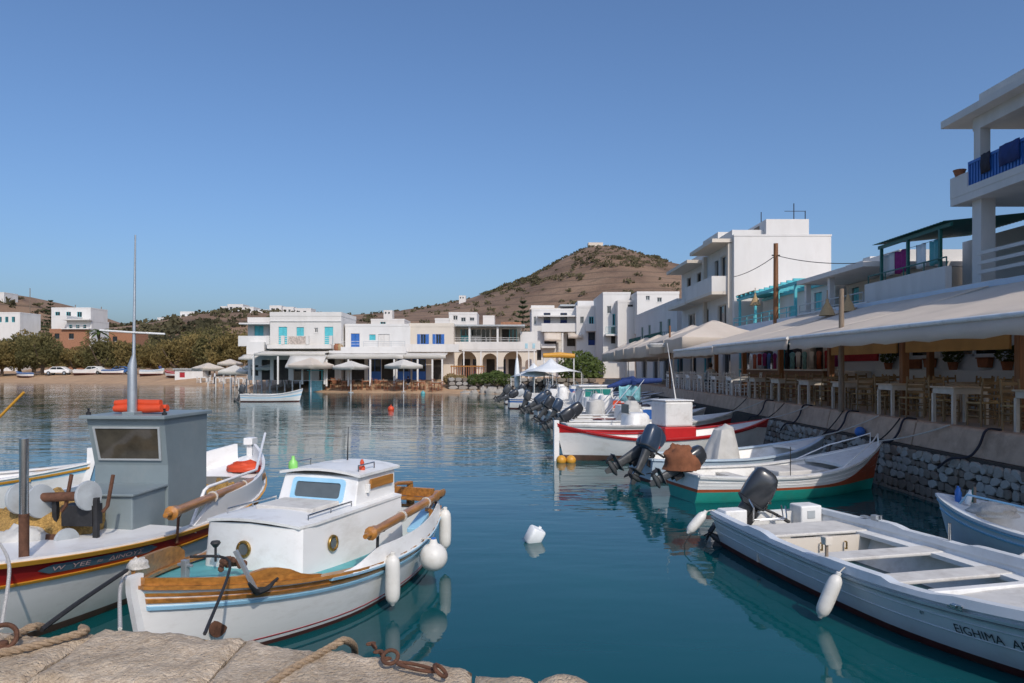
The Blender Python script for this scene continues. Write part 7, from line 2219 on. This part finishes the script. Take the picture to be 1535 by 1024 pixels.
person('person in white shirt standing among the beach parasols', (xx_(322, 101.5), 101.5, terr(xx_(322, 101.5), 101.5)), R(120), M_foam, M_dkcloth, seated=False)

# ---------------------------------------------------------------- vegetation
def tree_meshes(k, n, R_, leaf, m, seed):
    """a broad tamarisk: leaning limbs and feathery clumps; returns trunk and crown data"""
    r_ = random.Random(seed)
    tr = MB()
    cl = []
    nl = 5
    tr.tube([(0, 0, -0.3), (0.1, 0.05, 0.6), (0.25 * r_.uniform(-1, 1), 0.2, 1.5)], [0.34, 0.28, 0.22], 8)
    for i in range(nl):
        a = 2 * math.pi * i / nl + r_.uniform(-0.4, 0.4)
        e = Vector((math.cos(a) * R_ * r_.uniform(0.45, 0.7), math.sin(a) * R_ * r_.uniform(0.45, 0.7), r_.uniform(3.2, 5.2)))
        tr.tube([(0, 0.1, 1.2), e * 0.45 + Vector((0, 0, 0.5)), e], [0.18, 0.12, 0.05], 6)
        cl.append(e)
    cr = MB()
    for i in range(26):
        a = r_.uniform(0, 6.28)
        q = r_.uniform(0, 1) ** 0.6 * R_ * 0.85
        z = r_.uniform(2.0, 6.0) * (1 - 0.35 * (q / R_) ** 2) + 0.4
        c = Vector((math.cos(a) * q, math.sin(a) * q, z))
        s_ = r_.uniform(0.8, 1.5)
        for _ in range(n // 26):
            while True:
                p = Vector((r_.uniform(-1, 1), r_.uniform(-1, 1), r_.uniform(-1, 1)))
                if p.length < 1: break
            p = p.normalized() * p.length ** 0.5
            p = c + Vector((p.x * s_ * 1.2, p.y * s_ * 1.2, p.z * s_))
            d1 = Vector((r_.gauss(0, 0.5), r_.gauss(0, 0.5), r_.uniform(-1, 0.9))).normalized()
            d2 = d1.orthogonal().normalized()
            d2 = Matrix.Rotation(r_.uniform(0, 6.28), 3, d1) @ d2
            L = leaf * r_.uniform(0.6, 1.4)
            cr.add([p - d1 * L, p - d2 * L * 0.35, p + d1 * L, p + d2 * L * 0.35], [(0, 1, 2, 3)])
    return tr, cr
TAM = []
for k in range(4):
    tr, cr = tree_meshes(k, 3800, 3.4, 0.27, None, k + 3)
    a = tr.build('trunk', M_bark); b_ = cr.build('crown', M_tam)
    c = cr.build('crown', M_tam2)
    TAM.append((a.data, b_.data, c.data))
    for o in (a, b_, c): bpy.data.objects.remove(o)
def put_tree(px, ybase_d, scale, label, k, dark=False, zs=1.0, group='tamarisks along the beach'):
    d = ybase_d
    x = xx_(px, d)
    t = thing('tamarisk_tree', label, 'tree', (x, d, terr(x, d) - 0.05), rnd.uniform(0, 6.28), group)
    t.scale = (scale, scale, scale * zs)
    for nm, da in (('trunk', TAM[k][0]), ('crown', TAM[k][2 if dark else 1])):
        o = bpy.data.objects.new(nm, da)
        COL.objects.link(o)
        o.parent = t
TR = ((-45, 131, 1.2, 1, 'dark green tamarisk past the end of the left white house'), (2, 130, 1.0, 0, 'brownish tamarisk before the house with the turquoise window'), (30, 134, 1.1, 1, 'dark green tamarisk behind the blue covered dinghy'),
      (62, 130, 1.12, 1, 'dark green tamarisk between the dinghy and the white car'), (112, 131, 0.72, 0, 'low brownish tamarisk before the terracotta masonry'), (128, 138, 0.85, 0, 'brownish tamarisk behind the off white car'), (152, 130, 1.0, 1, 'dark green tamarisk beside the off white car'),
      (190, 131, 0.85, 0, 'brownish tamarisk beside the blue car'), (203, 137, 0.95, 1, 'dark green tamarisk behind the blue car'), (232, 131, 0.85, 0, 'brownish tamarisk above the pale blue beached boat'), (262, 127, 0.95, 0, 'brownish tamarisk above the red beached boat'), (283, 131, 1.15, 1, 'dark green tamarisk behind the white beach shack'),
      (312, 122, 1.1, 0, 'brownish tamarisk behind the cream parasol'), (336, 116, 1.2, 1, 'dark green tamarisk close to the white house wing'), (352, 110, 1.0, 0, 'brownish tamarisk touching the white house wing'), (50, 150, 1.25, 0, 'brownish tamarisk between the left white house and the terracotta masonry'), (98, 143, 0.8, 1, 'dark tamarisk in the second row by the terracotta masonry'), (170, 146, 0.95, 0, 'brownish tamarisk in the second row under the palm'), (300, 140, 1.2, 1, 'dark tamarisk in the second row above the beach shack'), (240, 148, 1.0, 1, 'dark tamarisk in the second row above the pale blue boat'))
for i, (px, d, s_, dk, lb) in enumerate(TR):
    put_tree(px, d, s_, lb, i % 4, bool(dk), 1.0, 'tamarisks behind the beach')
# tall conifers and a palm
def conifer(px, d, h_, ybase, label, group=None):
    x = xx_(px, d)
    t = thing('conifer_tree', label, 'tree', (x, d, terr(x, d) - 0.1), 0, group)
    zb = 0
    MB().tube([(0, 0, 0), (0, 0, h_)], [0.22, 0.04], 8).build('trunk', M_bark, t, True)
    r_ = random.Random(px)
    mb = MB()
    n = 12
    for j in range(n):
        zz = h_ * (0.25 + 0.73 * j / (n - 1))
        rr = h_ * 0.24 * (1 - j / n) + 0.2
        for i in range(8):
            a = 2 * math.pi * i / 8 + j
            for q in range(14):
                u = r_.uniform(0.15, 1)
                p = Vector((math.cos(a) * rr * u, math.sin(a) * rr * u, zz + 0.25 * u * u + r_.uniform(-0.12, 0.12)))
                d1 = Vector((math.cos(a) + r_.gauss(0, 0.5), math.sin(a) + r_.gauss(0, 0.5), r_.uniform(-0.2, 0.7))).normalized()
                d2 = d1.orthogonal().normalized()
                mb.add([p - d1 * 0.2, p - d2 * 0.1, p + d1 * 0.28, p + d2 * 0.1], [(0, 1, 2, 3)])
    mb.build('crown', M_conif, t)
conifer(76, 196, 13, 480, 'tiered dark conifer behind the white house on the left slope')
conifer(784, 118, 12.0, 500, 'tall dark conifer before the brown hill')
for px, d, lb in ((148, 150, 'palm with drooping fronds above the tamarisks'),):
    x = xx_(px, d)
    t = thing('palm_tree', lb, 'tree', (x, d, terr(x, d) - 0.1))
    MB().tube([(0, 0, 0), (0.2, 0, 4), (0.1, 0, 8.5)], [0.3, 0.22, 0.2], 8).build('trunk', M_bark, t, True)
    for k in range(16):
        a = k * 2.4
        el = 0.9 - 1.3 * (k / 16)
        mb = MB()
        rows = []
        for q in range(7):
            u = q / 6
            c = Vector((0.1 + math.cos(a) * 2.9 * u * math.cos(el * 0.6), math.sin(a) * 2.9 * u, 8.5 + 2.2 * math.sin(el) * u - 1.6 * u * u + 0.5 * u))
            sd_ = Vector((-math.sin(a), math.cos(a), 0)) * 0.35 * math.sin(math.pi * min(1, u + 0.12))
            rows.append([c - sd_ - Vector((0, 0, 0.18 * u)), c, c + sd_ - Vector((0, 0, 0.18 * u))])
        mb.grid(rows)
        mb.build('frond', M_leaf, t)
# shrubs by the arcade, green bush by the canvas roofs
for k, (px, d, s_, m, lb) in enumerate(((712, 73.6, 0.8, M_leaf, 'round green shrub above the retaining wall'), (728, 73.2, 0.9, M_leaf, 'round green shrub above the retaining wall'), (745, 72.8, 1.0, M_leaf, 'round green shrub above the retaining wall'), (758, 72.5, 0.8, M_leaf, 'round green shrub above the retaining wall'), (676, 75.4, 0.8, M_dry, 'dry brown shrub above the retaining wall'), (690, 75.0, 0.7, M_dry, 'dry brown shrub above the retaining wall'), (868, 86, 2.6, M_leaf, 'big yellow green bush between the white apartments'), (880, 88, 2.2, M_leaf, 'big yellow green bush between the white apartments'), (745, 79.6, 0.8, M_leaf, 'small potted bush at the middle arch'))):
    x = xx_(px, d)
    o = leaf_ball(700, s_, s_, s_ * 0.75, 0.13 * max(1, s_ * 0.8), k, c=(0, 0, s_ * 0.5)).build('shrub', m)
    o.location = (x, d, max(terr(x, d), 0.9))
    tag(o, lb, 'shrub', lb + 's' if k in (0, 1, 2, 3, 4, 5, 6, 7) else None)
# scattered scrub on the slopes: nobody could count it
sc = MB()
r_ = random.Random(21)
def scrub_at(x, y, s_):
    z = terr(x, y)
    n = 16
    for i in range(n):
        while True:
            p = Vector((r_.uniform(-1, 1), r_.uniform(-1, 1), r_.uniform(0, 1)))
            if p.length < 1: break
        p = Vector((p.x * s_ * 1.25, p.y * s_ * 1.25, p.z * s_ * 0.95))
        d1 = Vector((r_.gauss(0, 1), r_.gauss(0, 1), r_.gauss(0, 1))).normalized()
        d2 = d1.orthogonal().normalized()
        q = Vector((x, y, z)) + p
        k = s_ * r_.uniform(0.25, 0.55)
        sc.add([q - d1 * k, q - d2 * k * 0.7, q + d1 * k, q + d2 * k * 0.7], [(0, 1, 2, 3)])
for _ in range(2300):                              # left slopes
    y = r_.uniform(165, 265)
    px = r_.uniform(-60, 560)
    x = xx_(px, y)
    if noise.noise(Vector((x * 0.03, y * 0.03, 1.5))) < -0.10 or (y > 222 and r_.random() < 0.72): continue
    scrub_at(x, y, r_.uniform(0.6, 2.0))
for _ in range(5200):                              # brown hill: bands of scrub, thick near the top right
    y = r_.uniform(300, 660)
    px = r_.uniform(520, 1130)
    x = xx_(px, y)
    z = terr(x, y)
    sy = HY - (z - H) * F / y
    dens = 0.07
    if 860 < px < 1000 and sy < 402 : dens = 0.75
    if 850 < px < 920 and sy < 380: dens = 0.8
    if px < 870 and abs(sy - pl([(730, 437), (780, 424), (870, 415)], px)) < 5: dens = 0.9
    if 740 < px < 860 and sy < pl(HILL, px) + 4: dens = 0.5
    if 780 < px < 880 and abs(sy - pl([(780, 424), (880, 416)], px)) < 4: dens = 0.9
    if r_.random() > dens: continue
    scrub_at(x, y, r_.uniform(1.0, 2.6) * (0.6 if sy < 385 else 1))
tag(sc.build('hillside_scrub', M_shrub), 'dark green scrub scattered over the hillsides', kind='stuff')

# ---------------------------------------------------------------- houses on the left slope, chapel on the hill
def slope_house(px0, px1, ytop, d, label, m=M_white, hgt=None, wins=0, group=None, cm=M_turq):
    x0, x1 = xx_(px0, d), xx_(px1, d)
    zt = zz_(ytop, d)
    zb = min(terr(x0, d), terr(x1, d), zt - 2.8) - 1.0
    ops = []
    for k in range(wins):
        ww = (x1 - x0) / (wins + 0.6)
        ops.append(('S', x0 + ww * (k + 0.35), zt - 2.2, min(1.1, ww * 0.5), 1.2, 'win', cm))
    return building('slope_house', label, x0, x1, d, d + 7, zb, zt - 0.3, m, ops, 0.3, group=group)
slope_house(77, 136, 461, 168, 'white flat roofed house on a terracotta base above the beach', wins=3)
_h = slope_house(100, 137, 480, 161, 'white balcony wing of the terracotta based house', wins=3)
slab(_h, 'eave', xx_(98, 161), xx_(139, 161), 159.4, 160.99, zz_(480.5, 161), zz_(479, 161), M_white)
slab(_h, 'balcony_floor', xx_(98, 161), xx_(139, 161), 159.4, 160.99, zz_(494, 161), zz_(492.6, 161), M_white)
railing(_h, (xx_(98, 161), 159.5), (xx_(139, 161), 159.5), zz_(492.6, 161), zz_(487, 161), M_offwhite, 2)
slope_house(77, 100, 473, 162, 'white blank front wing of the terracotta based house', wins=0)
slope_house(74, 130, 493, 160, 'terracotta masonry lower storey behind the tamarisks', M_brick, wins=2, cm=M_dark)
slope_house(-6, 30, 468, 160, 'white house with turquoise window at the left beach end', wins=3)
slope_house(-40, 6, 438, 248, 'white house high on the left slope', wins=2)
slope_house(160, 200, 498, 175, 'low terracotta shed between the tamarisks', M_brick, wins=1, cm=M_dark)
for k, (a, b_, yt, d) in enumerate(((255, 272, 476, 245), (270, 291, 469, 250), (330, 340, 461, 262), (341, 364, 458, 262), (362, 380, 462, 255), (386, 402, 466, 250), (404, 422, 460, 268), (424, 440, 462, 266), (442, 466, 464, 264), (318, 340, 484, 235), (236, 256, 478, 240), (575, 588, 467, 420), (688, 698, 445, 520))):
    slope_house(a, b_, yt - 2, d + 8, 'small white cubic house on the scrubby skyline', wins=2, group='white houses on the skyline', cm=M_ltgrey)
d = 640
x = xx_(893, d)
zb = terr(x, d)
ch = building('hilltop_chapel', 'pale stone chapel on the summit of the brown hill', xx_(882, d), xx_(904, d), d, d + 8, zb - 3, max(zz_(364, d), zb + 4.0), M_cream, [('S', xx_(890, d), zb + 0.2, 1.5, 2.0, 'void', None)], 0.3)
# utility poles on the left slope
for px, py, d in ((45, 432, 200), (113, 457, 185), (152, 460, 190), (1003 - 0, 440, 300)):
    x = xx_(px, d)
    o = MB().tube([(0, 0, -1), (0, 0, max(4, zz_(py, d) - terr(x, d)))], [0.14, 0.09], 6).build('slope_pole', M_oldwood)
    o.location = (x, d, terr(x, d))
    tag(o, 'thin utility pole standing on the slope', 'pole', 'utility poles on the slopes')
# cars and boats laid up under the tamarisks
def make_car(name, label, x, y, rz, m, group=None):
    t = thing(name, label, 'car', (x, y, terr(x, y)), rz, group)
    MB().prism([(-2.0, 0.35), (-2.05, 0.8), (-1.35, 0.95), (-0.7, 1.42), (0.75, 1.45), (1.6, 0.98), (2.05, 0.9), (2.08, 0.35)], 'y', -0.82, 0.82).build('body', m, t, bevel=0.08)
    for sd in (-1, 1):
        MB().prism([(-1.15, 0.98), (-0.65, 1.34), (0.0, 1.36), (0.0, 0.98)], 'y', sd * 0.821, sd * 0.83).build('side_window', M_glass, t)
        MB().prism([(0.07, 0.98), (0.07, 1.36), (0.7, 1.36), (1.4, 0.98)], 'y', sd * 0.821, sd * 0.83).build('side_window', M_glass, t)
        for xx in (-1.3, 1.3):
            wh = MB().lathe([(0.31, -0.1), (0.33, -0.06), (0.33, 0.06), (0.31, 0.1)], 16, (xx, sd * 0.78, 0.33), Matrix.Rotation(R(90), 3, 'X')).build('wheel', M_iron, t, True)
            MB().lathe([(0.18, -0.11), (0.18, 0.11)], 12, (xx, sd * 0.78, 0.33), Matrix.Rotation(R(90), 3, 'X')).build('rim', M_zinc, wh)
    return t
for px, d, m, rz, lb in ((88, 128.6, M_boatwhite, 0.1, 'white car parked under the tamarisks'), (142, 128.6, M_gel, -0.2, 'off white car parked beside the laid up boats'), (182, 129.0, M_bluetarp, 0.15, 'blue car parked under the tamarisks')):
    make_car('parked_car', lb, xx_(px, d), d, rz, m)
for px, d, a, m, lb in ((128, 126.4, 0.2, M_boatwhite, 'white dinghy laid up on the sand under the trees'), (35, 127.8, 2.8, M_bluetarp, 'blue covered dinghy laid up on the sand'), (170, 127.0, 0.1, M_bluetarp, 'blue and white dinghy laid up beside the blue car'), (263, 112.6, 3.0, M_red, 'red and white boat hauled out on the beach'), (228, 118.5, 0.3, M_paleblue_gel, 'pale blue boat hauled out on the beach')):
    x = xx_(px, d)
    t, L = boat('beached_boat', lb, (x - 1.8 * math.cos(a), d - 1.8 * math.sin(a)), (x + 1.8 * math.cos(a), d + 1.8 * math.sin(a)))
    t.location.z = terr(x, d) + 0.25
    h = Hull(L, 1.5, fb=(0.6, 0.55, 0.85))
    h.skin([(0.6, 1), (1.0, 2)]).build('hull', [M_antif, M_boatwhite, m], t, True)
    h.deck(0.02, 0.98, 0.0, 0.12).build('cover', m, t, True)
    h.cap(0.06, 0.03, 0.03).build('gunwale', M_boatwhite, t, True)
# low white shack with red sign and parasols at the left beach end
x = xx_(262, 110)
sh_ = building('beach_shack', 'low white shack with red panel on the beach', x, x + 4.2, 110.0, 112, terr(x, 110) - 0.2, terr(x, 110) + 1.6, M_white, [('S', x + 0.7, terr(x, 110) + 0.4, 0.8, 0.8, 'panel', M_redcloth)], 0.0)
slab(sh_, 'roof_board', x - 0.2, x + 4.4, 109.7, 112.2, terr(x, 110) + 1.601, terr(x, 110) + 1.75, M_ltgrey)

# ---------------------------------------------------------------- ropes, chain, small things on the quays
def qtop(px, py): return gp(px, py, QZ + 0.02)
rope('mooring_rope', [gp(307, 950, QZ + 0.01), l2w(t2, (L2 - 0.72, 0.36, 0.88)), l2w(t2, (L2 - 0.58, 0.05, 0.93))], 0.012, M_blrope, 'black mooring rope from the cabin boat bow to the quay')
rope('mooring_rope', [gp(62, 944, QZ + 0.0), gp(118, 903, 1.0) , l2w(t2, (L2 + 0.02, -0.02, 0.96))], 0.016, M_blrope, 'black mooring rope slanting past the red banded hull')
rope('mooring_rope', [gp(180, 943, QZ - 0.01), l2w(t2, (L2 + 0.06, -0.03, 0.88)), l2w(t2, (L2 - 0.10, 0.0, 1.0))], 0.013, M_whrope, 'pale mooring rope hanging from the cabin boat stem')
rope('mooring_rope', [gp(2, 942, QZ - 0.01), gp(14, 850, 1.12), gp(0, 815, 1.12)], 0.012, M_whrope, 'pale mooring rope at the left picture end of the fishing boat')
heap('rope_knot', 'pale bunched rope knotted round the cabin boat stem head', 'rope', l2w(t2, (L2 - 0.12, -0.05, 0.94)), 0.085, 0.07, 0.08, M_whrope, 12)
def twisted(name, pts, r_, m, label):
    P = [Vector(p) for p in pts]
    Q = []
    for i in range(len(P) - 1):
        p0, p1, p2, p3 = P[max(i - 1, 0)], P[i], P[i + 1], P[min(i + 2, len(P) - 1)]
        for k in range(26):
            t = k / 26
            Q.append(0.5 * ((2 * p1) + (p2 - p0) * t + (2 * p0 - 5 * p1 + 4 * p2 - p3) * t * t + (3 * p1 - p0 - 3 * p2 + p3) * t ** 3))
    t_ = thing(name, label, 'rope', P[0])
    for s_ in range(3):
        S = []
        ac = 0
        for i, q in enumerate(Q):
            d = (Q[min(i + 1, len(Q) - 1)] - Q[max(i - 1, 0)]).normalized()
            if i: ac += (Q[i] - Q[i - 1]).length
            n_ = d.cross(Vector((0, 0, 1))).normalized()
            b2 = d.cross(n_)
            a = ac / (r_ * 7) * 2 * math.pi + 2.094 * s_
            S.append(q + (n_ * math.cos(a) + b2 * math.sin(a)) * r_ * 0.55)
        MB().tube(S, r_ * 0.6, 6).build('strand', m, t_, True, world=True)
    return t_
twisted('mooring_rope', [qtop(380, 1045), qtop(430, 1008), qtop(470, 985), qtop(500, 968), gp(516, 960, QZ + 0.03), gp(530, 968, QZ - 0.08), gp(532, 985, QZ - 0.28)], 0.021, M_rope, 'thick tan twisted rope lying over the coping edge')
twisted('mooring_rope', [qtop(-30, 985), qtop(20, 975), qtop(60, 966), qtop(100, 955), gp(128, 946, QZ + 0.02), gp(122, 941, QZ - 0.04)], 0.022, M_rope, 'tan twisted rope loop by the iron ring, lower strand')
twisted('mooring_rope', [qtop(10, 962), qtop(35, 946), gp(52, 939, QZ + 0.03), gp(66, 941, QZ - 0.02)], 0.022, M_rope, 'tan twisted rope loop by the iron ring, upper strand')
def ring(par, c, R_, r_, rot, m, name='link', sx=1.0):
    P = []
    for i in range(29):
        a = 2 * math.pi * i / 28
        P.append(Vector(c) + rot @ Vector((R_ * sx * math.cos(a), R_ * math.sin(a), 0)))
    return MB().tube(P, r_, 8, cap=False).build(name, m, par, True)
c0 = qtop(4, 968)
ir = thing('iron_ring', 'rusty iron mooring ring lying on the coping', 'ring', c0)
ring(ir, (0, 0, 0.05), 0.07, 0.014, Matrix.Rotation(R(60), 3, 'X') @ Matrix.Rotation(0.4, 3, 'Y'), M_rust, 'ring')
MB().lathe([(0.03, -0.03), (0.03, 0.02), (0.015, 0.03)], 10).build('eye_bolt', M_rust, ir, True)
c1 = qtop(590, 996)
chn = thing('rusty_chain', 'rusty iron chain with long links lying on the coping', 'chain', c1)
lk = [(556, 968, 0.5), (561, 974, 2.2), (567, 980, 0.4), (573, 986, 2.3), (579, 991, 0.3)]
for i, (px, py, a) in enumerate(lk):
    p = qtop(px, py) - c1
    ring(chn, (p.x, p.y, 0.012 + 0.008 * (i % 2)), 0.014, 0.007, Matrix.Rotation(a, 3, 'Z') @ Matrix.Rotation(R(70 * (i % 2)), 3, 'X'), M_rust, 'link', 1.7)
p = qtop(585, 993) - c1
ring(chn, (p.x, p.y, 0.03), 0.042, 0.011, Matrix.Rotation(R(35), 3, 'X'), M_rust, 'shackle')
a, b_ = qtop(596, 999) - c1, qtop(652, 1012) - c1
dr = math.atan2(b_.y - a.y, b_.x - a.x)
m_ = (a + b_) / 2
ring(chn, (m_.x, m_.y, 0.02), 0.026, 0.010, Matrix.Rotation(dr, 3, 'Z'), M_rust, 'long_link', (b_ - a).length / 2 / 0.026)
p = qtop(660, 1014) - c1
ring(chn, (p.x, p.y, 0.03), 0.04, 0.011, Matrix.Rotation(R(40), 3, 'Y'), M_rust, 'shackle')
# mooring lines from the boats up to the quay kerb
ends = [(ta, ha, 14.9, 'green bottomed boat'), (ob_, hb, 17.6, 'pale blue boat'), (tc_, hc, 21.6, 'red gunwale boat'), (td, hd_, 25.2, 'red banded boat')]
for t, h, yy, nm in ends:
    q = l2w(t, (h.L - 0.1, 0, h.sheer(1) + 0.03))
    for k, dy in enumerate((-0.9, 0.9)):
        rope('mooring_rope', [q, (QX + 0.25, yy + dy, PZ + 0.03)], 0.014, M_blrope if k else M_whrope, ('dark' if k else 'pale') + ' bow line from the ' + nm + ' to the kerb', 0.05)
for k, yy in enumerate((12.9, 15.6, 18.2, 21.0, 24.1)):
    rope('fender_strap', [(QX + 0.5, yy, PZ + 0.03), (QX + 0.24, yy, PZ + 0.03), (QX + 0.14, yy + 0.05, 1.2), (QX + 0.02, yy + 0.15, 1.0), (QX - 0.10, yy + 0.5, 0.92), (QX - 0.09, yy + 0.9, 0.7)], 0.022, M_dkcloth, 'black rubber strap hanging over the kerb of the stone wall', group='black straps over the kerb')
o = MB().sphere((0, 0, 0), 0.12, 14).build('small_float', M_blue, None, True)
o.location = (QX + 0.06, 17.2, 1.08); tag(o, 'blue ball float on the ledge under the kerb', 'float')
# long pole lamp on the promenade beyond the awnings, with a cantilever canopy
p = at(1002, 590, 34.5)
t = thing('canopy_post', 'dark post carrying a flat grey lamp canopy above the boats', 'lamp post', (8.28, 38.5, PZ))
MB().tube([(0, 0, 0), (0, 0, 3.3)], 0.05, 8).build('post', M_postwood, t, True)
MB().loft([(2.15, -0.3, -0.4, 0.9, 0.35), (2.3, -0.3, -0.4, 0.95, 0.4), (2.36, -0.3, -0.4, 0.8, 0.3)], 14, 5).build('canopy', M_tarp, t, True)
